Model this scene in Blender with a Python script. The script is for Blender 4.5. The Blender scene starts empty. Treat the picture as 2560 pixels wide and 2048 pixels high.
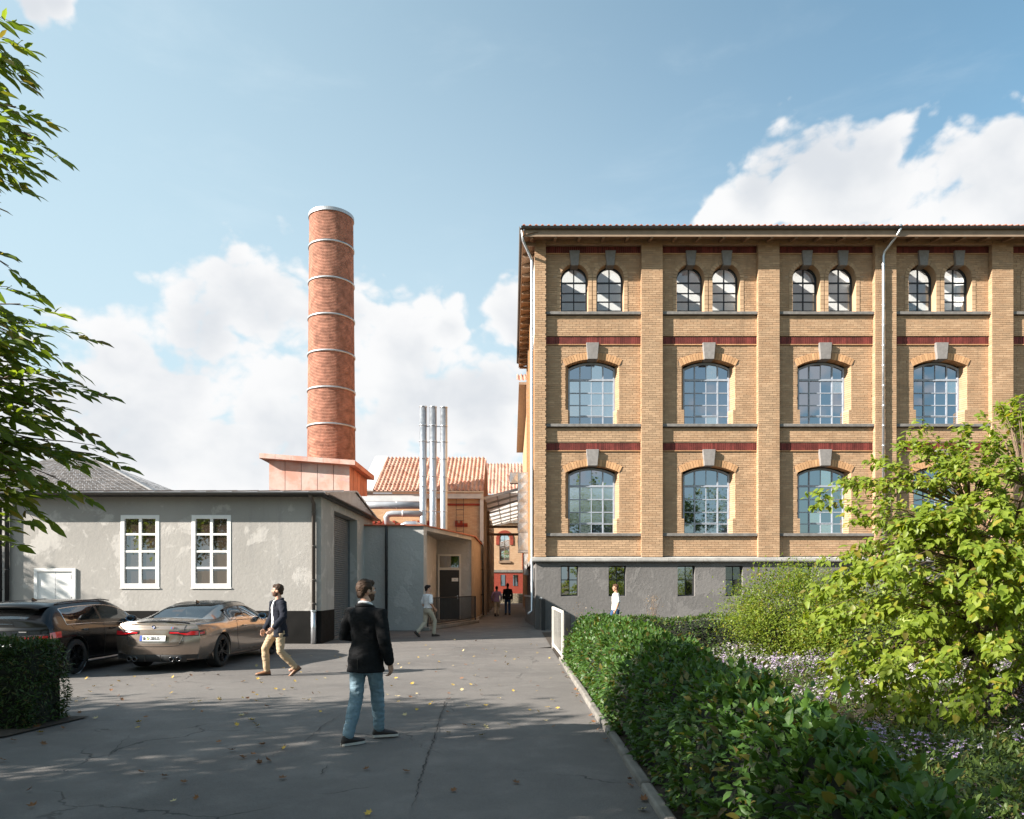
import bpy, bmesh, math, random
import numpy as np
from mathutils import Vector, Matrix, noise
random.seed(7)
RNG = np.random.default_rng(11)
SC = bpy.context.scene
COL = SC.collection
R = math.radians

# ------------------------------------------------------------------ camera
CAM_H = 1.7
FPX = 1840.0            # focal length in pixels of a 2560 wide frame
cam = bpy.data.cameras.new('camera')
cam.sensor_width = 36.0
cam.lens = FPX / 2560 * 36
cam.shift_y = 442 / 2560
cam.clip_start = 0.05
cam.clip_end = 3000
cam_o = bpy.data.objects.new('camera', cam)
cam_o.location = (0, 0, CAM_H)
cam_o.rotation_euler = (R(90), 0, 0)
COL.objects.link(cam_o)
SC.camera = cam_o

# ------------------------------------------------------------------ sun and exposure
SUN_AZ, SUN_EL = R(21), R(28)          # light travels to +X and a little to +Y
sun_dir = Vector((math.cos(SUN_EL) * math.cos(SUN_AZ), math.cos(SUN_EL) * math.sin(SUN_AZ), -math.sin(SUN_EL)))
sun = bpy.data.lights.new('sun', 'SUN')
sun.energy = 5.0
sun.angle = R(0.55)
sun.color = (1.0, 0.93, 0.84)
sun_o = bpy.data.objects.new('sun', sun)
sun_o.rotation_euler = sun_dir.to_track_quat('-Z', 'Y').to_euler()
sun_o.location = (-30, -10, 30)
COL.objects.link(sun_o)
SC.view_settings.view_transform = 'Standard'
SC.view_settings.look = 'None'
SC.view_settings.gamma = 1
SC.view_settings.use_curve_mapping = False
SC.view_settings.exposure = 1.5
SC.cycles.max_bounces = 8
SC.cycles.transparent_max_bounces = 16
SC.cycles.caustics_reflective = False
SC.cycles.caustics_refractive = False
SC.cycles.use_denoising = True

# ------------------------------------------------------------------ node helpers
class NB:
    """tiny expression builder for shader nodes"""
    def __init__(self, tree):
        self.t = tree; self.n = tree.nodes; self.l = tree.links
    def node(self, typ, **kw):
        nd = self.n.new(typ)
        for k, v in kw.items():
            setattr(nd, k, v)
        return nd
    def link(self, a, b):
        self.l.new(a, b)
    def put(self, inp, v):
        if isinstance(v, bpy.types.NodeSocket):
            self.l.new(v, inp)
        elif isinstance(v, (tuple, list, Vector)):
            v = tuple(v)
            if inp.type == 'RGBA' and len(v) == 3: v = v + (1,)
            inp.default_value = v
        else:
            inp.default_value = v
    def m(self, op, a, b=0.0, c=None, clamp=False):
        nd = self.node('ShaderNodeMath', operation=op); nd.use_clamp = clamp
        self.put(nd.inputs[0], a); self.put(nd.inputs[1], b)
        if c is not None: self.put(nd.inputs[2], c)
        return nd.outputs[0]
    def vm(self, op, a, b=(0, 0, 0)):
        nd = self.node('ShaderNodeVectorMath', operation=op)
        self.put(nd.inputs[0], a)
        if op == 'SCALE': self.put(nd.inputs['Scale'], b)
        else: self.put(nd.inputs[1], b)
        return nd.outputs['Value'] if op in ('DISTANCE', 'LENGTH', 'DOT_PRODUCT') else nd.outputs[0]
    def smooth(self, x, lo, hi, a=0.0, b=1.0):
        nd = self.node('ShaderNodeMapRange', interpolation_type='SMOOTHSTEP')
        self.put(nd.inputs[0], x)
        for i, v in enumerate((lo, hi, a, b)): self.put(nd.inputs[1 + i], v)
        return nd.outputs[0]
    def noise(self, vec, scale, detail=4, rough=0.55, dist=0.0, dim='3D'):
        nd = self.node('ShaderNodeTexNoise', noise_dimensions=dim)
        if vec is not None: self.put(nd.inputs['Vector'], vec)
        self.put(nd.inputs['Scale'], scale); self.put(nd.inputs['Detail'], detail)
        self.put(nd.inputs['Roughness'], rough); self.put(nd.inputs['Distortion'], dist)
        return nd.outputs['Fac'] if 'Fac' in nd.outputs else nd.outputs[0]
    def mix(self, f, a, b, blend='MIX'):
        nd = self.node('ShaderNodeMix', data_type='RGBA', blend_type=blend)
        self.put(nd.inputs[0], f); self.put(nd.inputs[6], a); self.put(nd.inputs[7], b)
        return nd.outputs[2]
    def bump(self, h, strength=0.3, dist=0.01, normal=None):
        nd = self.node('ShaderNodeBump')
        self.put(nd.inputs['Strength'], strength); self.put(nd.inputs['Distance'], dist); self.put(nd.inputs['Height'], h)
        if normal is not None: self.put(nd.inputs['Normal'], normal)
        return nd.outputs[0]
    def obj(self):
        return self.node('ShaderNodeTexCoord').outputs['Object']
    def sep(self, v):
        nd = self.node('ShaderNodeSeparateXYZ'); self.put(nd.inputs[0], v)
        return nd.outputs
    def comb(self, x, y, z):
        nd = self.node('ShaderNodeCombineXYZ')
        for i, v in enumerate((x, y, z)): self.put(nd.inputs[i], v)
        return nd.outputs[0]

def px_dir(px, py):
    return Vector(((px - 1280) / FPX, 1.0, (1466 - py) / FPX)).normalized()

# ------------------------------------------------------------------ world: clear sky with cumulus
def make_world():
    w = bpy.data.worlds.new('World'); SC.world = w; w.use_nodes = True
    w.cycles.sampling_method = 'MANUAL'; w.cycles.sample_map_resolution = 256
    nb = NB(w.node_tree); nb.n.clear()
    out = nb.node('ShaderNodeOutputWorld'); bg = nb.node('ShaderNodeBackground')
    nb.link(bg.outputs[0], out.inputs[0])
    sky = nb.node('ShaderNodeTexSky', sky_type='NISHITA')
    sky.sun_disc = False
    sky.sun_elevation = SUN_EL
    sky.sun_rotation = R(270) - SUN_AZ
    sky.air_density = 1.0; sky.dust_density = 1.6; sky.ozone_density = 2.0; sky.altitude = 100
    d = nb.vm('NORMALIZE', nb.node('ShaderNodeTexCoord').outputs['Generated'])
    x, y, z = nb.sep(d)
    base = nb.mix(1.0, sky.outputs[0], (0.93, 1.16, 1.02), 'MULTIPLY')
    # ---- cumulus masses: angular positions
    blobs = [(560,640,125),(420,690,125),(270,745,105),(690,690,125),(850,715,105),(935,695,52),(330,850,170),(600,850,190),
             (850,860,160),(700,930,200),(300,930,190),(1010,850,110),(180,960,150),(480,985,190),(800,985,170),(1030,965,90),(1085,672,55),(60,880,150),
             (1590,425,88),(1730,365,118),(1840,335,85),(1990,375,100),(2125,350,95),(1880,450,150),(1520,485,62),(2060,400,120),(1960,440,130),(2150,430,150),
             (2290,480,170),(110,-8,48),(60,0,45),(-150,900,260),(-330,760,240),(2480,480,220)]
    warp = nb.node('ShaderNodeTexNoise'); nb.put(warp.inputs['Vector'], d); warp.inputs['Scale'].default_value = 7.0; warp.inputs['Detail'].default_value = 4
    wv = nb.vm('SCALE', nb.vm('SUBTRACT', warp.outputs['Color'], (0.5, 0.5, 0.5)), 0.05)
    dw = nb.vm('ADD', d, wv)
    f = None
    for (bx, by, br) in blobs:
        c = px_dir(bx * 1.1874, by * 1.1874)
        rad = br * 1.1874 / FPX * c.y * 1.45
        dist = nb.vm('DISTANCE', dw, c)
        v = nb.m('SUBTRACT', 1.0, nb.m('DIVIDE', dist, rad))
        if f is None: f = v
        else:
            nd = nb.node('ShaderNodeMath', operation='SMOOTH_MAX')
            nb.put(nd.inputs[0], f); nb.put(nd.inputs[1], v); nd.inputs[2].default_value = 0.25
            f = nd.outputs[0]
    f = nb.m('MINIMUM', f, 0.8)
    # same kind of cumulus over the rest of the sky
    g = nb.noise(d, 2.3, 3, 0.5)
    f2 = nb.m('MULTIPLY', nb.m('SUBTRACT', g, 0.53), 6.0)
    f2 = nb.m('SUBTRACT', f2, nb.smooth(y, 0.45, 0.7, 0.0, 3.0))
    f2 = nb.m('MINIMUM', f2, 0.8)
    f = nb.m('MAXIMUM', f, f2)
    sq = nb.vm('MULTIPLY', dw, (1, 1, 1.35))
    n1 = nb.noise(sq, 11, 6, 0.58)
    vo = nb.node('ShaderNodeTexVoronoi', feature='F1'); nb.put(vo.inputs['Vector'], sq)
    vo.inputs['Scale'].default_value = 22; vo.inputs['Detail'].default_value = 2; vo.inputs['Roughness'].default_value = 0.5
    bil = nb.m('SUBTRACT', 0.45, vo.outputs['Distance'])
    dens = nb.m('ADD', f, nb.m('MULTIPLY', nb.m('SUBTRACT', n1, 0.5), 1.45))
    dens = nb.m('ADD', dens, nb.m('MULTIPLY', bil, 0.55))
    mask = nb.smooth(dens, -0.04, 0.32)
    # soft grey undersides: thicker part seen away from the sun
    off = nb.vm('ADD', sq, (-0.03, -0.008, 0.045))
    n2 = nb.noise(off, 6.5, 5, 0.5)
    thick = nb.m('ADD', nb.m('MULTIPLY', f, 0.75), nb.m('MULTIPLY', nb.m('SUBTRACT', n2, 0.5), 2.2))
    grey = nb.smooth(thick, 0.2, 0.95)
    ccol = nb.mix(grey, (0.415, 0.417, 0.42), (0.315, 0.33, 0.35))
    # haze towards the horizon
    base = nb.mix(nb.m('MULTIPLY', nb.smooth(z, 0.12, 0.70, 0.8, 0.05), nb.smooth(x, -0.1, 0.6, 1.0, 0.15)), nb.vm('SCALE', base, 0.088), (0.325, 0.385, 0.415))
    base = nb.mix(nb.smooth(x, -0.8, 0.6, 0.72, 0.0), base, (0.275, 0.36, 0.405))
    # thin veil
    veil = nb.noise(nb.vm('MULTIPLY', d, (1, 1, 3)), 5, 6, 0.6, 0.4)
    base = nb.mix(nb.smooth(veil, 0.5, 0.85, 0.0, 0.18), base, (0.36, 0.41, 0.44))
    col = nb.mix(mask, base, ccol)
    nb.put(bg.inputs[0], col)
    bg.inputs[1].default_value = 0.83
make_world()

# ------------------------------------------------------------------ geometry helpers
def P(px, py, Y):
    """point at depth Y seen at pixel (px,py) of the 2560 x 2048 frame"""
    return Vector(((px - 1280) / FPX * Y, Y, CAM_H + (1466 - py) / FPX * Y))
def G(px, py, z=0.0):
    Y = (CAM_H - z) * FPX / (py - 1466)
    return Vector(((px - 1280) / FPX * Y, Y, z))

class MB:
    def __init__(self):
        self.v = []; self.f = []; self.mi = []
    def add(self, vs, fs, mi=0):
        o = len(self.v)
        self.v.extend([tuple(p) for p in vs])
        self.f.extend([tuple(i + o for i in f) for f in fs])
        self.mi.extend([mi] * len(fs))
        return self
    def box(self, x0, x1, y0, y1, z0, z1, mi=0, skip=''):
        vs = [(x0,y0,z0),(x1,y0,z0),(x1,y1,z0),(x0,y1,z0),(x0,y0,z1),(x1,y0,z1),(x1,y1,z1),(x0,y1,z1)]
        fs = {'b':(0,3,2,1),'t':(4,5,6,7),'f':(0,1,5,4),'k':(2,3,7,6),'l':(3,0,4,7),'r':(1,2,6,5)}
        return self.add(vs, [q for k, q in fs.items() if k not in skip], mi)
    def hull8(self, bot, top, mi=0):
        """box between two quads (each four points, same order, counter-clockwise seen from top)"""
        return self.add(list(bot) + list(top), [(0,3,2,1),(4,5,6,7),(0,1,5,4),(1,2,6,5),(2,3,7,6),(3,0,4,7)], mi)
    def bar(self, a, b, w, h=None, up=(0, 0, 1), mi=0):
        a = Vector(a); b = Vector(b); h = w if h is None else h
        t = (b - a).normalized(); u = Vector(up)
        if abs(t.dot(u)) > 0.98: u = Vector((0, 1, 0))
        s = t.cross(u).normalized() * (w / 2); u2 = s.cross(t).normalized() * (h / 2)
        q = lambda p: [p - s - u2, p + s - u2, p + s + u2, p - s + u2]
        return self.add(q(a) + q(b), [(0,1,2,3),(7,6,5,4),(0,4,5,1),(1,5,6,2),(2,6,7,3),(3,7,4,0)], mi)
    def tube(self, pts, rad, seg=8, cap=True, mi=0):
        pts = [Vector(p) for p in pts]; n = len(pts)
        rads = [rad] * n if isinstance(rad, (int, float)) else list(rad)
        vs = []; prev = None
        for i in range(n):
            t = (pts[min(i + 1, n - 1)] - pts[max(i - 1, 0)]).normalized()
            if prev is None:
                u = Vector((0, 0, 1)) if abs(t.z) < 0.9 else Vector((1, 0, 0))
                a = t.cross(u).normalized()
            else:
                a = (prev - t * prev.dot(t)).normalized()
            prev = a; b = t.cross(a)
            for k in range(seg):
                an = 2 * math.pi * k / seg
                vs.append(pts[i] + (a * math.cos(an) + b * math.sin(an)) * rads[i])
        fs = []
        for i in range(n - 1):
            for k in range(seg):
                k2 = (k + 1) % seg
                fs.append((i*seg+k, i*seg+k2, (i+1)*seg+k2, (i+1)*seg+k))
        if cap:
            fs.append(tuple(reversed(range(seg)))); fs.append(tuple(range((n-1)*seg, n*seg)))
        return self.add(vs, fs, mi)
    def lathe(self, prof, cx, cy, seg=48, mi=0):
        vs = []; n = len(prof)
        for (r, z) in prof:
            for k in range(seg):
                a = 2 * math.pi * k / seg
                vs.append((cx + r * math.cos(a), cy + r * math.sin(a), z))
        fs = []
        for i in range(n - 1):
            for k in range(seg):
                k2 = (k + 1) % seg
                fs.append((i*seg+k, i*seg+k2, (i+1)*seg+k2, (i+1)*seg+k))
        return self.add(vs, fs, mi)
    def prism(self, poly, y0, y1, mi=0):
        """poly in (x,z), extruded along y; poly counter-clockwise seen from -y"""
        n = len(poly)
        vs = [(p[0], y0, p[1]) for p in poly] + [(p[0], y1, p[1]) for p in poly]
        fs = [tuple(range(n)), tuple(reversed(range(n, 2 * n)))]
        for i in range(n):
            j = (i + 1) % n
            fs.append((j, i, i + n, j + n))
        return self.add(vs, fs, mi)
    def prism_x(self, poly, x0, x1, mi=0):
        """poly in (y,z) extruded along x"""
        n = len(poly)
        vs = [(x0, p[0], p[1]) for p in poly] + [(x1, p[0], p[1]) for p in poly]
        fs = [tuple(reversed(range(n))), tuple(range(n, 2 * n))]
        for i in range(n):
            j = (i + 1) % n
            fs.append((i, j, j + n, i + n))
        return self.add(vs, fs, mi)
    def prism_z(self, poly, z0, z1, mi=0):
        n = len(poly)
        vs = [(p[0], p[1], z0) for p in poly] + [(p[0], p[1], z1) for p in poly]
        fs = [tuple(reversed(range(n))), tuple(range(n, 2 * n))]
        for i in range(n):
            j = (i + 1) % n
            fs.append((i, j, j + n, i + n))
        return self.add(vs, fs, mi)
    def build(self, name, mat, parent=None, smooth=False, world=True, bevel=0):
        me = bpy.data.meshes.new(name)
        me.from_pydata(self.v, [], self.f)
        mats = mat if isinstance(mat, (list, tuple)) else [mat]
        for m_ in mats: me.materials.append(m_)
        if len(mats) > 1: me.polygons.foreach_set('material_index', self.mi)
        if smooth: me.polygons.foreach_set('use_smooth', [True] * len(me.polygons))
        me.update()
        return link(name, me, parent, world, bevel)

def link(name, me, parent=None, world=True, bevel=0):
    o = bpy.data.objects.new(name, me); COL.objects.link(o)
    if bevel:
        md = o.modifiers.new('bevel', 'BEVEL'); md.width = bevel; md.segments = 2; md.limit_method = 'ANGLE'
    if parent is not None:
        o.parent = parent
        if world and parent.type == 'EMPTY':
            o.matrix_parent_inverse = Matrix.LocRotScale(parent.location, parent.rotation_euler, parent.scale).inverted()
    return o

def thing(name, label, cat, loc=(0, 0, 0), rotz=0.0, group=None):
    o = bpy.data.objects.new(name, None); COL.objects.link(o)
    o.empty_display_size = 0.2
    o.location = loc; o.rotation_euler = (0, 0, rotz)
    return tag(o, label, cat, group)
def tag(o, label=None, cat=None, group=None, kind=None):
    if label: o['label'] = label
    if cat: o['category'] = cat
    if group: o['group'] = group
    if kind: o['kind'] = kind
    return o
def stuff(o):
    o['kind'] = 'stuff'; return o
def struct(o):
    o['kind'] = 'structure'; return o

def np_mesh(name, V, F, mat, parent=None, world=True, smooth=False):
    """V (n,3) array, F list/array of equal-size faces"""
    me = bpy.data.meshes.new(name)
    F = np.asarray(F, dtype=np.int32); nf, k = F.shape
    me.vertices.add(len(V)); me.vertices.foreach_set('co', np.asarray(V, dtype=np.float32).ravel())
    me.loops.add(nf * k); me.loops.foreach_set('vertex_index', F.ravel())
    me.polygons.add(nf); me.polygons.foreach_set('loop_start', np.arange(0, nf * k, k, dtype=np.int32))
    me.materials.append(mat)
    if smooth: me.polygons.foreach_set('use_smooth', np.ones(nf, dtype=bool))
    me.update(calc_edges=True); me.validate()
    return link(name, me, parent, world)

# ------------------------------------------------------------------ materials
MATS = {}
def pmat(name, col, rough=0.8, metal=0.0, var=0.12, scale=3.0, bump=0.0, bscale=60.0, island=0.0, spec=0.5, obj_random=0.0, hue=None, coat=0.0, stain=0.0):
    if name in MATS: return MATS[name]
    m = bpy.data.materials.new(name); m.use_nodes = True
    nb = NB(m.node_tree); b = m.node_tree.nodes['Principled BSDF']
    o = nb.obj(); c = Vector(col)
    lo = tuple(max(0, v * (1 - var)) for v in col); hi = tuple(min(1, v * (1 + var)) for v in col)
    cc = nb.mix(nb.smooth(nb.noise(o, scale, 6, 0.6), 0.3, 0.7), lo, hi)
    if island:
        g = nb.node('ShaderNodeNewGeometry').outputs['Random Per Island']
        cc = nb.mix(1.0, cc, nb.mix(g, tuple([1 - island] * 3), tuple([1 + island] * 3)), 'MULTIPLY')
        if hue:
            g2 = nb.m('FRACT', nb.m('MULTIPLY', g, 7.31))
            cc = nb.mix(nb.m('MULTIPLY', g2, 0.6), cc, hue)
    if obj_random:
        g = nb.node('ShaderNodeObjectInfo').outputs['Random']
        cc = nb.mix(1.0, cc, nb.mix(g, tuple([1 - obj_random] * 3), tuple([1 + obj_random] * 3)), 'MULTIPLY')
    if stain:
        s = nb.smooth(nb.noise(nb.vm('MULTIPLY', o, (1.0, 1.0, 0.25)), 1.6, 7, 0.65, 0.3), 0.52, 0.75)
        cc = nb.mix(nb.m('MULTIPLY', s, stain), cc, tuple(v * 0.45 for v in col))
    nb.put(b.inputs['Base Color'], cc)
    nb.put(b.inputs['Roughness'], nb.smooth(nb.noise(o, scale * 4, 3), 0.2, 0.8, max(0, rough - 0.08), min(1, rough + 0.08)) if 0.05 < rough else rough)
    b.inputs['Metallic'].default_value = metal
    b.inputs['Specular IOR Level'].default_value = spec
    b.inputs['Coat Weight'].default_value = coat
    if bump:
        nb.put(b.inputs['Normal'], nb.bump(nb.noise(o, bscale, 5, 0.6), bump, 0.01))
    MATS[name] = m
    return m

def glass_mat(name, refl=0.5, tint=(0.02, 0.025, 0.03), transp=0.0, wave=0.0, wscale=30, rough=0.015, gcol=(0.9, 0.93, 0.96)):
    m = bpy.data.materials.new(name); m.use_nodes = True
    nb = NB(m.node_tree); nb.n.clear()
    out = nb.node('ShaderNodeOutputMaterial')
    gl = nb.node('ShaderNodeBsdfGlossy'); nb.put(gl.inputs['Color'], gcol); gl.inputs['Roughness'].default_value = rough
    df = nb.node('ShaderNodeBsdfDiffuse'); nb.put(df.inputs['Color'], tint)
    tr = nb.node('ShaderNodeBsdfTransparent'); nb.put(tr.inputs['Color'], (0.9, 0.93, 0.94))
    a = nb.node('ShaderNodeMixShader'); a.inputs[0].default_value = transp
    nb.link(df.outputs[0], a.inputs[1]); nb.link(tr.outputs[0], a.inputs[2])
    lw = nb.node('ShaderNodeLayerWeight'); lw.inputs['Blend'].default_value = 0.35
    fac = nb.m('ADD', nb.m('MULTIPLY', lw.outputs['Fresnel'], 0.55), refl, clamp=True)
    b = nb.node('ShaderNodeMixShader'); nb.put(b.inputs[0], fac)
    nb.link(a.outputs[0], b.inputs[1]); nb.link(gl.outputs[0], b.inputs[2])
    if wave:
        o = nb.obj()
        nb.put(gl.inputs['Normal'], nb.bump(nb.noise(o, wscale, 3, 0.5, 1.5), wave, 0.01))
    nb.link(b.outputs[0], out.inputs[0])
    return m

def leaf_mat(name, c1, c2, trans=0.35, rough=0.45, spec=0.35, tcol=None, obj_random=False):
    m = bpy.data.materials.new(name); m.use_nodes = True
    nb = NB(m.node_tree); b = m.node_tree.nodes['Principled BSDF']; out = m.node_tree.nodes['Material Output']
    if obj_random: g = nb.node('ShaderNodeObjectInfo').outputs['Random']
    else: g = nb.node('ShaderNodeNewGeometry').outputs['Random Per Island']
    pos = nb.node('ShaderNodeNewGeometry').outputs['Position']
    g2 = nb.m('ADD', nb.m('MULTIPLY', g, 0.65), nb.m('MULTIPLY', nb.smooth(nb.noise(pos, 1.4, 3), 0.3, 0.7), 0.35))
    cc = nb.mix(g2, c1, c2)
    if c1[1] > c1[0] and c1[1] > c1[2]:      # a few yellowed and browned leaves
        g3 = nb.m('FRACT', nb.m('MULTIPLY', g, 17.37))
        cc = nb.mix(nb.smooth(g3, 0.90, 0.97, 0, 0.75), cc, (c2[1] * 1.1, c2[1] * 0.85, c2[2] * 1.1))
        g4 = nb.m('FRACT', nb.m('MULTIPLY', g, 41.9))
        cc = nb.mix(nb.smooth(g4, 0.96, 0.98, 0, 0.7), cc, (0.13, 0.075, 0.03))
    nb.put(b.inputs['Base Color'], cc)
    b.inputs['Roughness'].default_value = rough; b.inputs['Specular IOR Level'].default_value = spec
    tl = nb.node('ShaderNodeBsdfTranslucent')
    nb.put(tl.inputs['Color'], nb.mix(1.0, cc, tcol or (1.7, 1.6, 0.6), 'MULTIPLY'))
    mx = nb.node('ShaderNodeMixShader'); mx.inputs[0].default_value = trans
    nb.link(b.outputs[0], mx.inputs[1]); nb.link(tl.outputs[0], mx.inputs[2]); nb.link(mx.outputs[0], out.inputs[0])
    return m

def stucco_mat(name, base, patch, dark, bump=0.35, pscale=0.9):
    """old plaster: large repaired patches with crisp edges, streaks, pits"""
    m = bpy.data.materials.new(name); m.use_nodes = True
    nb = NB(m.node_tree); b = m.node_tree.nodes['Principled BSDF']; o = nb.obj()
    big = nb.noise(o, pscale, 8, 0.62, 0.4)
    cc = nb.mix(nb.smooth(nb.noise(o, 0.35, 5, 0.6), 0.35, 0.65), base, tuple(v * 0.86 for v in base))
    cc = nb.mix(nb.smooth(big, 0.55, 0.61, 0, 0.75), cc, patch)
    streak = nb.noise(nb.vm('MULTIPLY', o, (2.2, 2.2, 0.22)), 1.3, 7, 0.66)
    cc = nb.mix(nb.smooth(streak, 0.54, 0.74, 0, 0.5), cc, dark)
    cc = nb.mix(nb.smooth(nb.noise(o, 7, 6, 0.7), 0.62, 0.72, 0, 0.35), cc, dark)
    cc = nb.mix(nb.smooth(nb.noise(o, 3.1, 6, 0.62, 0.6), 0.63, 0.66, 0, 0.45), cc, patch)
    nb.put(b.inputs['Base Color'], cc)
    b.inputs['Roughness'].default_value = 0.93; b.inputs['Specular IOR Level'].default_value = 0.2
    h = nb.m('ADD', nb.m('MULTIPLY', nb.noise(o, 90, 4, 0.6), 0.5), nb.m('MULTIPLY', nb.noise(o, 9, 5, 0.6), 1.3))
    h = nb.m('ADD', h, nb.m('MULTIPLY', nb.smooth(big, 0.56, 0.60), 0.4))
    nb.put(b.inputs['Normal'], nb.bump(h, bump, 0.02))
    return m

def brick_tex_mat(name, c1, c2, mortar, course=0.084, length=0.28, axis='x', rough=0.85):
    """brickwork too far away or too oblique to pick the bricks apart"""
    m = bpy.data.materials.new(name); m.use_nodes = True
    nb = NB(m.node_tree); b = m.node_tree.nodes['Principled BSDF']; o = nb.obj()
    x, y, z = nb.sep(o)
    bt = nb.node('ShaderNodeTexBrick'); nb.put(bt.inputs['Vector'], nb.comb(x if axis == 'x' else y, z, 0))
    bt.inputs['Color1'].default_value = c1 + (1,); bt.inputs['Color2'].default_value = c2 + (1,); bt.inputs['Mortar'].default_value = mortar + (1,)
    bt.inputs['Scale'].default_value = 1.0; bt.inputs['Brick Width'].default_value = length; bt.inputs['Row Height'].default_value = course
    bt.inputs['Mortar Size'].default_value = 0.006; bt.inputs['Mortar Smooth'].default_value = 0.1
    cc = nb.mix(nb.smooth(nb.noise(o, 1.2, 6, 0.65), 0.3, 0.75, 0, 0.35), bt.outputs['Color'], tuple(v * 0.7 for v in c1))
    nb.put(b.inputs['Base Color'], cc); b.inputs['Roughness'].default_value = rough; b.inputs['Specular IOR Level'].default_value = 0.25
    nb.put(b.inputs['Normal'], nb.bump(nb.m('SUBTRACT', 1.0, bt.outputs['Fac']), 0.6, 0.01))
    return m
# ------------------------------------------------------------------ shared materials
M_brick = pmat('yellow_brick', (0.43, 0.29, 0.18), 0.85, var=0.10, scale=1.5, bump=0.25, bscale=45, island=0.16, hue=(0.385, 0.235, 0.135), spec=0.25, stain=0.42)
M_brick1 = pmat('yellow_brick_single', (0.43, 0.29, 0.18), 0.85, var=0.10, scale=1.5, bump=0.25, bscale=45, obj_random=0.16, spec=0.25)
M_arch = pmat('arch_brick', (0.50, 0.29, 0.15), 0.85, var=0.12, scale=4, bump=0.2, obj_random=0.16, spec=0.25)
M_mortar = pmat('mortar', (0.36, 0.255, 0.17), 0.95, var=0.15, scale=6, bump=0.3)
M_redbrick = pmat('oxblood_brick', (0.14, 0.03, 0.024), 0.7, var=0.2, scale=5, island=0.3, spec=0.3)
M_stone = pmat('grey_stone', (0.22, 0.205, 0.195), 0.9, var=0.12, scale=8, bump=0.3, bscale=120, obj_random=0.08)
M_sill = pmat('dark_sill_stone', (0.17, 0.16, 0.15), 0.85, var=0.2, scale=5, bump=0.3, bscale=90)
M_ledge = pmat('ledge_stone', (0.40, 0.385, 0.36), 0.88, var=0.15, scale=3, bump=0.3, bscale=70, stain=0.35)
M_plinth = stucco_mat('grey_plinth_render', (0.165, 0.157, 0.151), (0.195, 0.185, 0.178), (0.115, 0.109, 0.106), 0.5, 1.1)
M_frame = pmat('grey_window_frame', (0.33, 0.36, 0.41), 0.5, var=0.12, scale=8, metal=0.0)
M_black_frame = pmat('black_window_frame', (0.012, 0.014, 0.018), 0.45, var=0.2)
M_white_room = pmat('white_plaster_room', (0.80, 0.77, 0.74), 0.9, var=0.03)
M_glass_sky = glass_mat('reflecting_glass', 0.34, (0.012, 0.018, 0.03), wave=0.012, wscale=4, gcol=(0.80, 0.88, 1.0))
M_glass_wavy = glass_mat('wavy_glass', 0.55, (0.04, 0.06, 0.08), wave=0.30, wscale=9, rough=0.06)
M_glass_clear = glass_mat('clear_glass', 0.05, transp=1.0)
M_glass_dark = glass_mat('dark_glass', 0.30, (0.012, 0.012, 0.012), wave=0.01, wscale=4)
M_fascia = pmat('brown_fascia', (0.27, 0.19, 0.13), 0.7, var=0.1)
M_gutter = pmat('brown_gutter', (0.10, 0.085, 0.075), 0.45, var=0.1, metal=0.3)
M_soffit = pmat('brown_soffit', (0.22, 0.13, 0.07), 0.8, var=0.15)
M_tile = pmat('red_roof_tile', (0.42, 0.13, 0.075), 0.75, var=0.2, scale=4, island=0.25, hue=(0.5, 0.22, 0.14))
M_zinc = pmat('zinc_pipe', (0.55, 0.57, 0.60), 0.38, metal=0.85, var=0.1, scale=3)
M_galv = pmat('galvanised_sheet', (0.62, 0.63, 0.64), 0.42, metal=0.7, var=0.14, scale=14, obj_random=0.08)
M_black = pmat('black_metal', (0.015, 0.015, 0.016), 0.45, var=0.2)
M_white = pmat('white_paint', (0.80, 0.79, 0.77), 0.5, var=0.04)
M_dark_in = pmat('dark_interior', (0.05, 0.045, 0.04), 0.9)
M_beige_in = pmat('beige_interior', (0.70, 0.58, 0.42), 0.9)

# ------------------------------------------------------------------ brick laying helpers
COURSE, BL, JT = 0.084, 0.28, 0.013
def free_spans(x0, x1, z, openings):
    """x intervals left free by openings (functions z -> (xa,xb) or None)"""
    cuts = sorted([c for c in (op(z) for op in openings) if c])
    spans = []; cur = x0
    for a, b in cuts:
        if a > cur: spans.append((cur, min(a, x1)))
        cur = max(cur, b)
    if cur < x1: spans.append((cur, x1))
    return spans
def lay(x0, x1, z0, z1, openings=(), half=0.0):
    """list of (xa,xb,za,zb) of every brick of a running bond"""
    out = []
    k0 = int(math.ceil((z0 - 1e-6) / COURSE)); k = int(math.floor(z0 / COURSE))
    while k * COURSE < z1 - 0.012:
        za = max(z0, k * COURSE); zb = min(z1, (k + 1) * COURSE - JT)
        if zb - za > 0.02:
            zm = 0.5 * (za + zb)
            off = half + (BL / 2 if k % 2 else 0.0) + (0.03 if (k // 2) % 3 == 0 else 0.0)
            for (sa, sb) in free_spans(x0, x1, zm, openings):
                i = math.floor((sa - off) / BL)
                while off + i * BL < sb:
                    xa = max(sa, off + i * BL); xb = min(sb, off + (i + 1) * BL - JT)
                    if xb - xa > 0.03: out.append((xa, xb, za, zb))
                    i += 1
        k += 1
    return out
def bricks_front(mb, lst, y):
    """bricks on a wall that faces -Y; y is the face plane"""
    for (xa, xb, za, zb) in lst:
        j = random.uniform(-0.003, 0.003)
        mb.box(xa, xb, y + j, y + 0.03, za, zb, skip='k')
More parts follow.
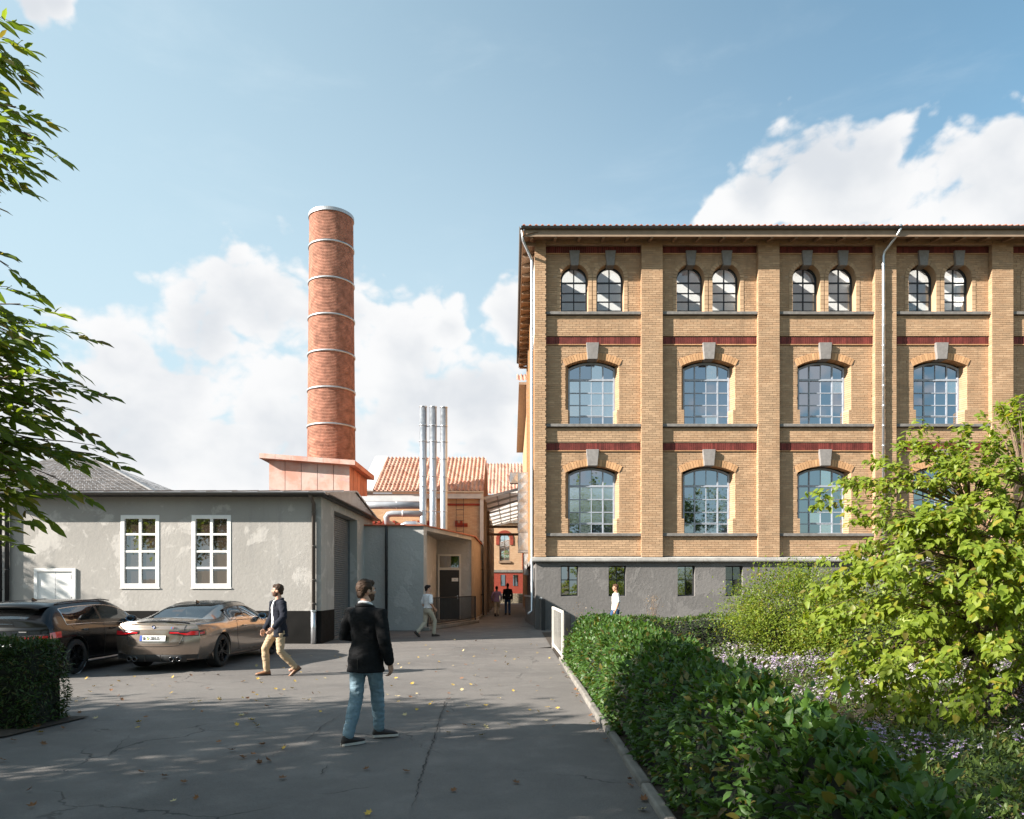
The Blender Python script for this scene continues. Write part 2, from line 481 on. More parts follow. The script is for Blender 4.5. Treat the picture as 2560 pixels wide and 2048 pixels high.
def wall_sheet(mb, x0, x1, z0, z1, y, profs, n=10):
    """flat sheet facing -Y with openings; profs: (xa,xb,zb, topfn)"""
    xs = {x0, x1}
    for (a, b, zb, top) in profs:
        for i in range(n + 1): xs.add(a + (b - a) * i / n)
    xs = sorted(xs)
    for xa, xb in zip(xs[:-1], xs[1:]):
        xm = 0.5 * (xa + xb)
        segs = [(z0, z0)]
        for (a, b, zb, top) in sorted(profs, key=lambda p: p[2]):
            if a < xm < b: segs.append((zb, zb, top(xa), top(xb)))
        lo = (z0, z0)
        for s in segs[1:]:
            mb.add([(xa, y, lo[0]), (xb, y, lo[1]), (xb, y, s[1]), (xa, y, s[0])], [(0, 1, 2, 3)])
            lo = (s[2], s[3])
        mb.add([(xa, y, lo[0]), (xb, y, lo[1]), (xb, y, z1), (xa, y, z1)], [(0, 1, 2, 3)])

# ------------------------------------------------------------------ main factory building
FY = 28.75                     # face of the pilasters
RY = FY + 0.24                 # face of the bays
BT = 15.07                     # top of the bays
bld = thing('brick_factory_building', 'three-storey yellow brick factory with arched windows on a grey plinth', 'building', (12, FY + 6, 0))
def pil(i):
    if i == 0: return (0.887, 1.328)
    x = 5.06 + 4.566 * (i - 1)
    return (x, x + 0.826)
NB_BAYS = 5
XR = pil(NB_BAYS)[1]

# wall sheets, pilasters -------------------------------------------------
single_left = 300
class Arch:
    """opening with a segmental or round head"""
    def __init__(s, xc, hw, zb, zt, rise):
        s.xc, s.hw, s.zb, s.zt, s.rise = xc, hw, zb, zt, rise
        s.R = (hw * hw + rise * rise) / (2 * rise); s.zc = zt - s.R
    def top(s, x):
        d = min(abs(x - s.xc), s.hw)
        return s.zc + math.sqrt(max(0.0, s.R ** 2 - d * d))
    def span(s, z, grow=0.0):
        if z < s.zb or z > s.zt + grow: return None
        sp = s.top(s.xc + s.hw)
        if z <= sp: return (s.xc - s.hw, s.xc + s.hw)
        rr = s.R + grow
        d = math.sqrt(max(0.0, rr * rr - (z - s.zc) ** 2))
        d = min(d, s.hw + grow * s.hw / s.R)
        return (s.xc - d, s.xc + d)
    def prof(s):
        return (s.xc - s.hw, s.xc + s.hw, s.zb, s.top)
    def outline(s, hw, zb, zt, rise, n=14):
        """closed outline of a similar opening, counter-clockwise seen from -Y"""
        Rr = (hw * hw + rise * rise) / (2 * rise); zc = zt - Rr
        a0 = math.asin(min(1.0, hw / Rr))
        if rise > hw * 0.99: a0 = math.pi / 2
        pts = [(s.xc - hw, zb), (s.xc + hw, zb)]
        for i in range(n + 1):
            a = a0 - 2 * a0 * i / n
            pts.append((s.xc + Rr * math.sin(a), zc + Rr * math.cos(a)))
        return pts

FLOORS = [  # sill z, arch crown z, band bottom, band top
    dict(zb=3.78, zt=6.44, kz=(6.48, 7.07), band=(7.05, 7.33), sp=(2.89, 3.66)),
    dict(zb=8.07, zt=10.64, kz=(10.66, 11.26), band=(11.23, 11.51), sp=(7.36, 7.93)),
    dict(zb=12.47, zt=14.40, kz=(14.36, 14.88), band=(14.81, 15.065), sp=(11.54, 12.33)),
]
wall = MB()
for i in range(NB_BAYS):
    xa = pil(i)[1]; xb = pil(i + 1)[0]
    profs = []
    xc = 0.5 * (xa + xb) - (0.02 if i else 0.03)
    ar = [Arch(xc, 1.06, f['zb'], f['zt'], 0.26) for f in FLOORS[:2]]
    sm = [Arch(xc - 0.705, 0.545, FLOORS[2]['zb'], FLOORS[2]['zt'], 0.545), Arch(xc + 0.705, 0.545, FLOORS[2]['zb'], FLOORS[2]['zt'], 0.545)]
    for a in ar + sm: profs.append(a.prof())
    wall_sheet(wall, xa - 0.05, xb + 0.05, 2.85, BT + 0.05, RY + 0.012, profs, 12)
wall_o = wall.build('wall', M_mortar, bld)
shell = MB()
for i in range(NB_BAYS + 1):
    x0, x1 = pil(i)
    shell.box(x0 + 0.008, x1 - 0.008, FY + 0.012, FY + 0.5, 2.86, 15.3)
shell.box(pil(0)[0] + 0.008, XR, FY + 0.012, FY + 0.5, BT + 0.012, 15.3)
pil_o = shell.build('pilaster', M_mortar, bld)

brick_me = MB().box(0, BL - JT, 0, 0.03, 0, COURSE - JT, skip='k')
bm_o = brick_me.build('brick', M_brick1, wall_o); brick_mesh = bm_o.data
COL.objects.unlink(bm_o); bpy.data.objects.remove(bm_o)
def single_brick(xa, za, y, parent):
    o = bpy.data.objects.new('brick', brick_mesh); COL.objects.link(o)
    o.location = (xa, y + random.uniform(-0.004, 0.002), za); o.parent = parent
mass_p = MB(); mass_w = MB()
n_single = 0
for i in range(NB_BAYS + 1):
    x0, x1 = pil(i)
    ls = lay(x0, x1, 2.86, 15.25, half=x0)
    rest = []
    for b in ls:
        full = abs((b[1] - b[0]) - (BL - JT)) < 1e-3 and abs((b[3] - b[2]) - (COURSE - JT)) < 1e-3
        if full and 0 < i < 4 and 7.3 < b[2] < 11.3 and n_single < 150:
            single_brick(b[0], b[2], FY, pil_o); n_single += 1
        else: rest.append(b)
    bricks_front(mass_p, rest, FY)
    # pilaster flanks, one brick deep
    for side in ((x0,), (x1,)):
        z = 2.86; k = int(2.86 / COURSE) + 1
        while k * COURSE < BT:
            xx = side[0]
            if xx == x0: mass_p.add([(xx + random.uniform(-.003, .002), FY + 0.006, k*COURSE), (xx, FY + 0.006, (k+1)*COURSE - JT), (xx, RY - 0.002, (k+1)*COURSE - JT), (xx, RY - 0.002, k*COURSE)], [(0, 1, 2, 3)])
            else: mass_p.add([(xx, FY + 0.006, k*COURSE), (xx, RY - 0.002, k*COURSE), (xx, RY - 0.002, (k+1)*COURSE - JT), (xx, FY + 0.006, (k+1)*COURSE - JT)], [(0, 1, 2, 3)])
            k += 1
# frieze above the bays
for i in range(NB_BAYS):
    xa = pil(i)[1] + JT; xb = pil(i + 1)[0] - JT
    bricks_front(mass_p, lay(xa, xb, BT, 15.25), FY)
stuff(mass_p.build('brick_facing', M_brick, pil_o))

def ring_pieces(a, t, n, skip_half, y0, y1, parent, mat, from_a=None):
    """voussoirs round an arch head, each its own object"""
    a0 = math.asin(min(1.0, a.hw / a.R)) if a.rise < a.hw * 0.99 else math.pi / 2
    for k in range(n):
        b0 = -a0 + 2 * a0 * (k + 0.06) / n; b1 = -a0 + 2 * a0 * (k + 0.94) / n
        if abs(a.R * math.sin((b0 + b1) / 2)) < skip_half: continue
        r0, r1 = a.R + 0.001, a.R + t
        poly = [(a.xc + r0 * math.sin(b0), a.zc + r0 * math.cos(b0)), (a.xc + r0 * math.sin(b1), a.zc + r0 * math.cos(b1)),
                (a.xc + r1 * math.sin(b1), a.zc + r1 * math.cos(b1)), (a.xc + r1 * math.sin(b0), a.zc + r1 * math.cos(b0))]
        MB().prism(poly, y0 + random.uniform(-0.003, 0.003), y1).build('voussoir', mat, parent)

def pane_obj(poly, y, mat, parent):
    """glass pane from a polygon in (x,z), a thin slab with a very slight tilt"""
    cx = sum(p[0] for p in poly) / len(poly); cz = sum(p[1] for p in poly) / len(poly)
    mb = MB().prism([(p[0] - cx, p[1] - cz) for p in poly], -0.003, 0.003)
    o = mb.build('pane', mat, parent)
    o.location = (cx, y, cz)
    o.rotation_euler = (R(random.gauss(0, 0.55)), 0, R(random.gauss(0, 0.6)))
    return o

def frame_ring(mb, outer, inner, y0, y1):
    n = len(outer)
    vs = [(p[0], y0, p[1]) for p in outer] + [(p[0], y0, p[1]) for p in inner] + [(p[0], y1, p[1]) for p in outer] + [(p[0], y1, p[1]) for p in inner]
    fs = []
    for i in range(n):
        j = (i + 1) % n
        fs += [(i, j, n + j, n + i), (n + i, n + j, 3*n + j, 3*n + i), (j, i, 2*n + i, 2*n + j)]
    mb.add(vs, fs)

def clip_poly_cell(xa, xb, za, zb, topfn, n=5):
    """cell limited by an arch head"""
    if zb is not None and zb <= min(topfn(xa), topfn(xb)): return [(xa, za), (xb, za), (xb, zb), (xa, zb)]
    pts = [(xa, za), (xb, za)]
    for i in range(n + 1):
        x = xb + (xa - xb) * i / n
        pts.append((x, topfn(x)))
    return pts

def big_window(a, fl, bay):
    """segment-headed window: reveal bricks, arch, keystone, frame with panes"""
    global_name = 'window'
    D = 0.37; s = 0.146
    fw = a.hw - s                      # half width at the frame
    wz = a.zt - 0.06
    yw = RY + D
    # jamb bricks (splayed), with the narrower lower part
    jms = {-1: MB(), 1: MB()}; k = int(a.zb / COURSE) + 1
    zsp = a.top(a.xc + a.hw)
    notch = a.zb + 0.62
    z = a.zb
    while k * COURSE <= zsp + COURSE:
        za, zb = z + (JT if z > a.zb else 0), min(k * COURSE, zsp + 0.02)
        ins = 0.10 if zb < notch else 0.0
        for sg in (-1, 1):
            jm = jms[sg]
            xo = a.xc + sg * (a.hw - ins); xi = a.xc + sg * (fw - ins * 0.55)
            q = [(xo, RY - 0.002, za), (xi, yw, za), (xi, yw, zb), (xo, RY - 0.002, zb)]
            jm.add(q, [(0, 1, 2, 3) if sg < 0 else (3, 2, 1, 0)])
            if ins:
                xq = a.xc + sg * (a.hw + 0.02)
                jm.add([(xq, RY - 0.003, za), (xo, RY - 0.003, za), (xo, RY - 0.003, zb), (xq, RY - 0.003, zb)], [(0, 1, 2, 3) if sg > 0 else (3, 2, 1, 0)])
        z = k * COURSE; k += 1
    for sg in (-1, 1):   # mortar behind the joints
        jm = jms[sg]
        xo = a.xc + sg * (a.hw + 0.01); xi = a.xc + sg * (fw + 0.012)
        q = [(xo, RY + 0.008, a.zb), (xi, yw, a.zb), (xi, yw, zsp + 0.03), (xo, RY + 0.008, zsp + 0.03)]
        jm.add(q, [(0, 1, 2, 3) if sg < 0 else (3, 2, 1, 0)], 1)
    jms[-1].build('window_reveal', [M_brick, M_mortar], bld); rv = jms[1].build('window_reveal', [M_brick, M_mortar], bld)
    ring_pieces(a, 0.27, 21, 0.135, RY - 0.02, yw + 0.02, rv, M_arch)
    # keystone
    k0, k1 = fl['kz']
    ks = MB().prism([(a.xc - 0.19, k0 - 0.05), (a.xc + 0.19, k0 - 0.05), (a.xc + 0.25, k1), (a.xc - 0.25, k1)], RY - 0.15, yw - 0.06)
    ks.build('keystone', M_stone, bld, bevel=0.012)
    # frame
    fr = MB()
    rise = 0.25
    o1 = a.outline(fw + 0.01, a.zb - 0.02, wz + 0.02, rise); o2 = a.outline(fw - 0.05, a.zb + 0.05, wz - 0.05, rise * 0.93)
    frame_ring(fr, o1, o2, yw - 0.05, yw + 0.06)
    Rr = (fw * fw + rise * rise) / (2 * rise); zc = wz - Rr
    topf = lambda x: zc + math.sqrt(max(0, Rr * Rr - (x - a.xc) ** 2)) - 0.03
    H = wz - a.zb; rows = [0.0, 0.155, 0.335, 0.53, 0.735]
    zr = [a.zb + H * r for r in rows]
    xs = [a.xc - fw, a.xc - fw * 0.5, a.xc, a.xc + fw * 0.5, a.xc + fw]
    for j, x in enumerate(xs[1:-1]):
        w = 0.05 if j != 1 else 0.026
        fr.box(x - w / 2, x + w / 2, yw - (0.03 if j != 1 else 0.015), yw + 0.03, a.zb + 0.04, topf(x) + 0.01)
    for j, zz in enumerate(zr[1:]):
        w = 0.075 if j == 3 else 0.036
        fr.box(a.xc - fw + 0.03, a.xc + fw - 0.03, yw - (0.042 if j == 3 else 0.022), yw + 0.028, zz - w / 2, zz + w / 2)
    # opening casement in the middle
    for zz in (zr[1] + 0.02, zr[4] - 0.04):
        fr.box(xs[1] + 0.02, xs[3] - 0.02, yw - 0.034, yw + 0.02, zz, zz + 0.03)
    win = fr.build('window', M_frame, bld)
    for c in range(4):
        for r in range(5):
            xa, xb = xs[c], xs[c + 1]; za = zr[r]; zb = zr[r + 1] if r < 4 else None
            poly = clip_poly_cell(xa, xb, za, zb, topf) if r == 4 else [(xa, za), (xb, za), (xb, zb), (xa, zb)]
            wavy = (bay == 0 and 0 < r < 4) or random.random() < 0.06
            pane_obj(poly, yw + 0.01, M_glass_wavy if wavy else M_glass_sky, win)

def small_window(a):
    D = 0.36; yw = RY + D
    rv = MB()
    pts = a.outline(a.hw, a.zb, a.zt, a.rise, 20); n = len(pts)
    back = a.outline(a.hw - 0.02, a.zb, a.zt - 0.02, a.rise - 0.02, 20)
    vs = [(p[0], RY - 0.002, p[1]) for p in pts] + [(p[0], yw + 0.05, p[1]) for p in back]
    rv.add(vs, [(j, i, i + n, j + n) for i, j in ((i, (i + 1) % n) for i in range(1, n))])
    ro = rv.build('window_reveal', M_brick, bld)
    ring_pieces(a, 0.15, 15, 0.10, RY - 0.014, RY + 0.10, ro, M_brick1)
    for sg in (-1, 1):   # brick surround running down the jambs
        z = a.zb; k = 0
        while z < a.top(a.xc + a.hw) - 0.02:
            x0 = a.xc + sg * (a.hw + 0.001); x1 = a.xc + sg * (a.hw + 0.14)
            MB().box(min(x0, x1), max(x0, x1), RY - 0.014, RY + 0.05, z, min(z + 0.16, a.top(a.xc + a.hw) - 0.015)).build('brick', M_brick1, ro)
            z += 0.172
    k0, k1 = FLOORS[2]['kz']
    MB().prism([(a.xc - 0.145, k0 - 0.07), (a.xc + 0.145, k0 - 0.07), (a.xc + 0.205, k1), (a.xc - 0.205, k1)], RY - 0.13, yw - 0.05).build('keystone', M_stone, bld, bevel=0.01)
    fr = MB(); hw = a.hw - 0.02
    o1 = a.outline(hw, a.zb - 0.01, a.zt - 0.02, hw - 0.001, 20); o2 = a.outline(hw - 0.055, a.zb + 0.05, a.zt - 0.075, hw - 0.056, 20)
    frame_ring(fr, o1, o2, yw - 0.05, yw + 0.05)
    zc = a.zt - 0.02 - hw
    topf = lambda x: zc + math.sqrt(max(0, (hw - 0.03) ** 2 - (x - a.xc) ** 2))
    fr.box(a.xc - 0.022, a.xc + 0.022, yw - 0.03, yw + 0.03, a.zb + 0.03, topf(a.xc))
    zr = [a.zb + 0.02, a.zb + 0.20, a.zb + 0.56, a.zb + 0.90, a.zb + 1.31]
    for j, zz in enumerate(zr[1:]):
        w = 0.05 if j == 3 else 0.034
        fr.box(a.xc - hw + 0.02, a.xc + hw - 0.02, yw - 0.034, yw + 0.03, zz - w / 2, zz + w / 2)
    win = fr.build('window', M_black_frame, bld)
    for (xa, xb) in ((a.xc - hw + 0.03, a.xc), (a.xc, a.xc + hw - 0.03)):
        for r in range(5):
            za = zr[r]; zb = zr[r + 1] if r < 4 else None
            poly = clip_poly_cell(xa, xb, za, zb, topf) if r == 4 else [(xa, za), (xb, za), (xb, zb), (xa, zb)]
            pane_obj(poly, yw, M_glass_clear, win)

sill_me = None
for i in range(NB_BAYS):
    xa = pil(i)[1]; xb = pil(i + 1)[0]
    xc = 0.5 * (xa + xb) - (0.02 if i else 0.03)
    ar = [Arch(xc, 1.06, f['zb'], f['zt'], 0.26) for f in FLOORS[:2]]
    sm = [Arch(xc + q * 0.705, 0.545, FLOORS[2]['zb'], FLOORS[2]['zt'], 0.545) for q in (-1, 1)]
    ops = [(lambda z, a=a: a.span(z, 0.28)) for a in ar] + [(lambda z, a=a: (lambda s: (s[0] - 0.15, s[1] + 0.15) if s else None)(a.span(z, 0.15)) if z < a.zc + 0.05 else a.span(z, 0.16)) for a in sm]
    for f, lowz in zip(FLOORS, (None, None, None)):
        # spandrel slightly proud of the bay, red soldier course above the arch, sill
        z0, z1 = f['sp']
        sp = MB(); sp.box(xa - 0.004, xb + 0.004, RY - 0.048, RY + 0.05, z0, z1, skip='lr')
        spo = sp.build('spandrel', M_mortar, bld)
        lst = lay(xa, xb, z0, z1)
        rest = []
        for b in lst:
            full = abs((b[1] - b[0]) - (BL - JT)) < 1e-3 and abs((b[3] - b[2]) - (COURSE - JT)) < 1e-3
            if full and i < 2 and f is not FLOORS[2] and n_single < 300:
                single_brick(b[0], b[2], RY - 0.06, spo); n_single += 1
            else: rest.append(b)
        mb = MB(); bricks_front(mb, rest, RY - 0.06); stuff(mb.build('brick_facing', M_brick, spo))
        if f is FLOORS[0]: MB().box(xa, xb, RY - 0.02, RY + 0.05, 2.85, 2.892, skip='lr').build('footing_course', M_sill, bld)
        MB().box(xa + 0.003, xb - 0.003, RY - 0.17, RY + 0.36, f['zb'] - 0.115, f['zb'] - 0.002).build('sill', M_sill, bld, bevel=0.012)
        b0, b1 = f['band']
        mb = MB(); x = xa + 0.004
        while x < xb - 0.02:
            mb.box(x, min(x + 0.075, xb - 0.004), RY - 0.03 + random.uniform(-.002, .002), RY + 0.03, b0, b1, skip='k'); x += 0.084
        stuff(mb.build('red_brick_band', M_redbrick, bld))
        MB().box(xa + 0.002, xb - 0.002, RY - 0.045, RY + 0.03, b0 - 0.035, b0 - 0.004).build('band_moulding', M_arch, bld)
    zs = [(3.78, 7.01), (8.07, 11.19), (12.47, 14.77)]
    for (z0, z1) in zs:
        bricks_front(mass_w, lay(xa, xb, z0, z1, ops), RY)
    for a, f in zip(ar, FLOORS[:2]): big_window(a, f, i)
    for a in sm: small_window(a)
stuff(mass_w.build('brick_facing', M_brick, wall_o))

# plinth ------------------------------------------------------------------
PY = FY - 0.05
pb = []
for i in range(NB_BAYS):
    xa = pil(i)[1]
    for off in (0.575, 2.44): pb.append((xa + off, xa + off + 0.68))
mb = MB()
wall_sheet(mb, 0.95, XR, 0.98, 2.68, PY, [(a, b, 1.31, lambda x: 2.50) for a, b in pb], 1)
mb.box(0.91, XR, PY - 0.035, PY + 0.3, -0.1, 0.98)
mb.box(0.95, 0.96, PY, PY + 0.5, 0.98, 2.68, skip='f')
for a, b in pb:   # reveals
    mb.add([(a, PY, 1.31), (a, PY + 0.26, 1.31), (a, PY + 0.26, 2.5), (a, PY, 2.5)], [(3, 2, 1, 0)])
    mb.add([(b, PY, 1.31), (b, PY + 0.26, 1.31), (b, PY + 0.26, 2.5), (b, PY, 2.5)], [(0, 1, 2, 3)])
    mb.add([(a, PY, 1.31), (b, PY, 1.31), (b, PY + 0.26, 1.33), (a, PY + 0.26, 1.33)], [(0, 1, 2, 3)])
    mb.add([(a, PY, 2.5), (b, PY, 2.5), (b, PY + 0.26, 2.5), (a, PY + 0.26, 2.5)], [(3, 2, 1, 0)])
mb.build('plinth', M_plinth, bld)
x = 0.78; k = 0
while x < XR:     # ledge stones
    w = (1.35, 1.1, 1.6, 1.25)[k % 4]; k += 1
    MB().prism_x([(FY - 0.2, 2.66), (FY + 0.2, 2.62), (FY + 0.3, 2.87), (FY - 0.22, 2.80), (FY - 0.22, 2.70)][::-1], x, min(x + w - 0.008, XR)).build('ledge_stone', M_ledge, bld)
    x += w
for n_, (a, b) in enumerate(pb):
    y = PY + 0.22
    fr = MB()
    o1 = [(a, 1.32), (b, 1.32), (b, 2.5), (a, 2.5)]; o2 = [(a + 0.04, 1.37), (b - 0.04, 1.37), (b - 0.04, 2.46), (a + 0.04, 2.46)]
    frame_ring(fr, o1, o2, y - 0.03, y + 0.03)
    xm = 0.5 * (a + b); zm = 1.95
    fr.box(xm - 0.015, xm + 0.015, y - 0.02, y + 0.02, 1.36, 2.47); fr.box(a + 0.02, b - 0.02, y - 0.024, y + 0.02, zm - 0.017, zm + 0.017)
    two = n_ == 1
    if two: fr.box(a + 0.02, b - 0.02, y - 0.022, y + 0.02, 2.2, 2.225)
    w = fr.build('basement_window', M_black_frame, bld)
    for (xa, xb) in ((a + 0.02, xm), (xm, b - 0.02)):
        for (za, zb) in (((1.34, zm), (zm, 2.21), (2.21, 2.48)) if two else ((1.34, zm), (zm, 2.48))):
            pane_obj([(xa, za), (xb, za), (xb, zb), (xa, zb)], y, M_glass_dark if n_ != 3 else M_glass_clear, w)
# lit beige room behind one basement window, seen through clear glass
a, b = pb[3]
rm = MB(); rm.box(a - 0.3, b + 0.3, PY + 0.9, PY + 0.95, 0.9, 2.8); rm.box(a - 0.3, b + 0.3, PY + 0.3, PY + 0.95, 0.9, 0.95)
rm.build('beige_room', M_beige_in, bld)

# top floor room: white plaster lit through gaps added in the unseen roof --------------------
rm = MB()
rm.box(0.95, XR, 31.6, 31.7, 11.9, 16.55); rm.box(0.95, XR, RY + 0.45, 31.7, 11.85, 11.9)
rm.box(0.9, 0.98, RY + 0.45, 31.7, 11.9, 15.3)
for i in range(1, NB_BAYS): rm.box(pil(i)[0] + 0.3, pil(i)[0] + 0.5, RY + 0.5, 31.7, 11.9, 15.2)
rm.build('top_floor_room', M_white_room, bld)
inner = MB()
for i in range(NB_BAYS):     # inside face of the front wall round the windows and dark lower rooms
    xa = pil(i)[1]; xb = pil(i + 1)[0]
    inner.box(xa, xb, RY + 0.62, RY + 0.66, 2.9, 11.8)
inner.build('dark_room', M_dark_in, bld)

# eaves --------------------------------------------------------------------
EY = 28.05; EX = 0.40
eav = MB()
eav.box(EX + 0.06, XR, EY + 0.04, EY + 0.08, 15.05, 15.40)
eav.build('fascia', M_fascia, bld)
sf = MB(); sf.add([(EX + .06, EY + .06, 15.09), (XR, EY + .06, 15.09), (XR, FY + .1, 15.27), (EX + .06, FY + .1, 15.27)], [(0, 3, 2, 1)])
sf.build('soffit', M_soffit, bld)
x = 0.75
while x < XR:
    MB().hull8([(x - .05, EY + .08, 15.0), (x + .05, EY + .08, 15.0), (x + .05, FY + .02, 15.13), (x - .05, FY + .02, 15.13)],
               [(x - .05, EY + .08, 15.09), (x + .05, EY + .08, 15.09), (x + .05, FY + .02, 15.25), (x - .05, FY + .02, 15.25)]).build('rafter_tail', M_soffit, bld)
    x += 0.92
def half_gutter(mb, pts_a, pts_b, r=0.075, seg=8):
    """open half-round gutter from a to b"""
    a = Vector(pts_a); b = Vector(pts_b); t = (b - a).normalized(); s = t.cross(Vector((0, 0, 1))).normalized()
    ring = []
    for p in (a, b):
        for rr in (r, r - 0.008):
            for k in range(seg + 1):
                an = math.pi * k / seg
                ring.append(p + s * (rr * math.cos(an)) - Vector((0, 0, 1)) * (rr * math.sin(an)))
    n = seg + 1; fs = []
    for k in range(seg):
        fs += [(k, k + 1, 2*n + k + 1, 2*n + k), (n + k + 1, n + k, 3*n + k, 3*n + k + 1)]
    fs += [(0, 2*n, 3*n, n), (n - 1, 2*n - 1, 4*n - 1, 3*n - 1)]
    for e in (0, 2 * n): fs += [tuple([e + k for k in range(n)] + [e + n + k for k in reversed(range(n))])]
    mb.add(ring, fs)
g = MB(); half_gutter(g, (EX - 0.05, EY - 0.04, 15.385), (XR, EY - 0.04, 15.385), 0.085); g.build('gutter', M_gutter, bld, smooth=True)
g = MB(); half_gutter(g, (EX - 0.04, 45.0, 15.385), (EX - 0.04, EY - 0.1, 15.385), 0.085); g.build('gutter', M_gutter, bld, smooth=True)

def pantiles(x0, x1, y0, z0, slope, nrow, row_len=0.34, tile_w=0.235, amp=0.035, seg=6, step=0.022):
    """rows of S-shaped tiles on a slope rising to +Y; returns V,F"""
    V = []; F = []
    nx = int((x1 - x0) / tile_w)
    for r in range(nrow):
        ya = y0 + r * row_len * math.cos(slope); za = z0 + r * row_len * math.sin(slope)
        yb = ya + (row_len + 0.05) * math.cos(slope); zb = za + (row_len + 0.05) * math.sin(slope)
        for t in range(nx):
            o = len(V); jx = random.uniform(-0.004, 0.004); jz = random.uniform(0, 0.008)
            for k in range(seg + 1):
                u = k / seg
                h = amp * math.sin(2 * math.pi * u) + (amp * 0.5 if u < 0.5 else 0)
                x = x0 + (t + u * 1.04) * tile_w + jx
                V += [(x, ya, za + h + step + jz), (x, yb, zb + h + jz), (x, ya + .006, za + h + jz - 0.004)]
            for k in range(seg):
                F.append((o + 3*k, o + 3*k + 3, o + 3*k + 4, o + 3*k + 1)); F.append((o + 3*k + 2, o + 3*k + 5, o + 3*k + 3, o + 3*k))
    return np.array(V), F
V, F = pantiles(EX, XR, EY - 0.06, 15.40, R(20), 3)
roof_o = np_mesh('roof_tiles', V, F, M_tile, bld); stuff(roof_o)
# roof deck with unseen gaps added to let sun into the room
dk = MB(); zr_ = lambda y: 15.36 + (y - EY) * math.tan(R(20))
ys = [28.9, 29.6, 30.95, 31.9]
xk = EX; cells = []
rnd = random.Random(5)
sun_gaps = []
while xk < XR:
    gap = rnd.uniform(0.7, 1.7); wdt = rnd.uniform(0.35, 0.7)
    cells.append((xk, xk + gap)); sun_gaps.append((xk + gap, xk + gap + wdt)); xk += gap + wdt
for (a, b) in cells: dk.add([(a, ys[0], zr_(ys[0])), (b, ys[0], zr_(ys[0])), (b, ys[3], zr_(ys[3])), (a, ys[3], zr_(ys[3]))], [(0, 1, 2, 3)])
for (a, b) in sun_gaps:
    for (y0, y1) in ((ys[0], ys[1]), (ys[2], ys[3])):
        dk.add([(a, y0, zr_(y0)), (b, y0, zr_(y0)), (b, y1, zr_(y1)), (a, y1, zr_(y1))], [(0, 1, 2, 3)])
dk.add([(EX, 31.9, zr_(31.9)), (XR, 31.9, zr_(31.9)), (XR, 36, zr_(36)), (EX, 36, zr_(36))], [(0, 1, 2, 3)])
dk.add([(EX, 36, zr_(36)), (XR, 36, zr_(36)), (XR, 45, 15.3), (EX, 45, 15.3)], [(0, 1, 2, 3)])
dk.build('roof_deck', M_tile, bld)
# verge / side eave with rafter ends along the passage
se = MB(); se.add([(EX + .02, EY, 15.08), (EX + .02, 45, 15.08), (1.0, 45, 15.22), (1.0, EY, 15.22)], [(0, 1, 2, 3)])
se.box(EX, EX + 0.04, EY, 45, 15.06, 15.36)
se.build('side_soffit', M_soffit, bld)
y = 28.7
while y < 45:
    MB().box(EX + 0.05, 0.95, y, y + 0.1, 14.98, 15.1).build('rafter_tail', M_fascia, bld); y += 0.95
# passage side wall
M_side = brick_tex_mat('yellow_brick_side', (0.43, 0.29, 0.18), (0.46, 0.25, 0.115), (0.36, 0.24, 0.14), axis='y')
sw = MB()
sw.box(1.05, 1.3, FY + 0.5, 45, 2.7, 15.25)
for k in range(5):
    y0 = FY + 0.02 if k == 0 else FY + 4.0 * k
    sw.box(0.89, 1.2, y0, y0 + (0.62 if k == 0 else 0.8), 2.86, 15.2)
sw.build('side_wall', M_side, bld)
MB().box(0.93, 1.3, PY + 0.35, 45, -0.1, 2.66).build('side_plinth', M_plinth, bld)
MB().box(0.80, 1.3, FY + 0.31, 45, 2.66, 2.86).build('side_ledge', M_ledge, bld)
for k in range(4):
    y0 = FY + 1.4 + k * 4.0
    MB().box(0.915, 0.95, y0, y0 + 0.9, 1.3, 2.45).build('side_window', M_black_frame, bld)

# downpipes ----------------------------------------------------------------
def downpipe(name, pts, r, mat, label, brackets=(), bside=(0.06, 0.05)):
    t = thing(name, label, 'downpipe', (pts[-1][0], pts[-1][1], pts[-1][2]))
    MB().tube(pts, r, 12).build('pipe', mat, t, smooth=True)
    for z in brackets:
        x, y = pts[-2][0], pts[-2][1]
        mb = MB(); mb.lathe([(r + .001, z - .015), (r + .012, z - .015), (r + .012, z + .015), (r + .001, z + .015)], x, y, 12)
        mb.box(x - 0.012, x + 0.012, y, y + bside[1] + r, z - 0.008, z + 0.008)
        mb.build('bracket', mat, t)
    return t
x4 = (2205 - 1280) / 64.0
downpipe('downpipe', [(x4 + .33, EY - .04, 15.46), (x4 + .33, EY - .04, 15.30), (x4 + .28, EY + .0, 15.17), (x4 + .04, FY - .12, 14.72), (x4, FY - .1, 14.55), (x4, FY - .1, 2.9)], 0.05, M_zinc,
         'zinc downpipe running down the third full brick pilaster beside the shrub', [14.2 - k * 0.78 for k in range(14)])
downpipe('downpipe', [(EX - .02, EY + .05, 15.3), (EX + .02, EY + .15, 14.95), (0.74, FY + .05, 14.55), (0.78, FY + .06, 14.4), (0.78, FY + .06, 0.75), (0.62, FY - .06, 0.62)], 0.05, M_zinc,
         'zinc downpipe at the passage corner of the yellow brick factory', [14.0 - k * 1.1 for k in range(12)])
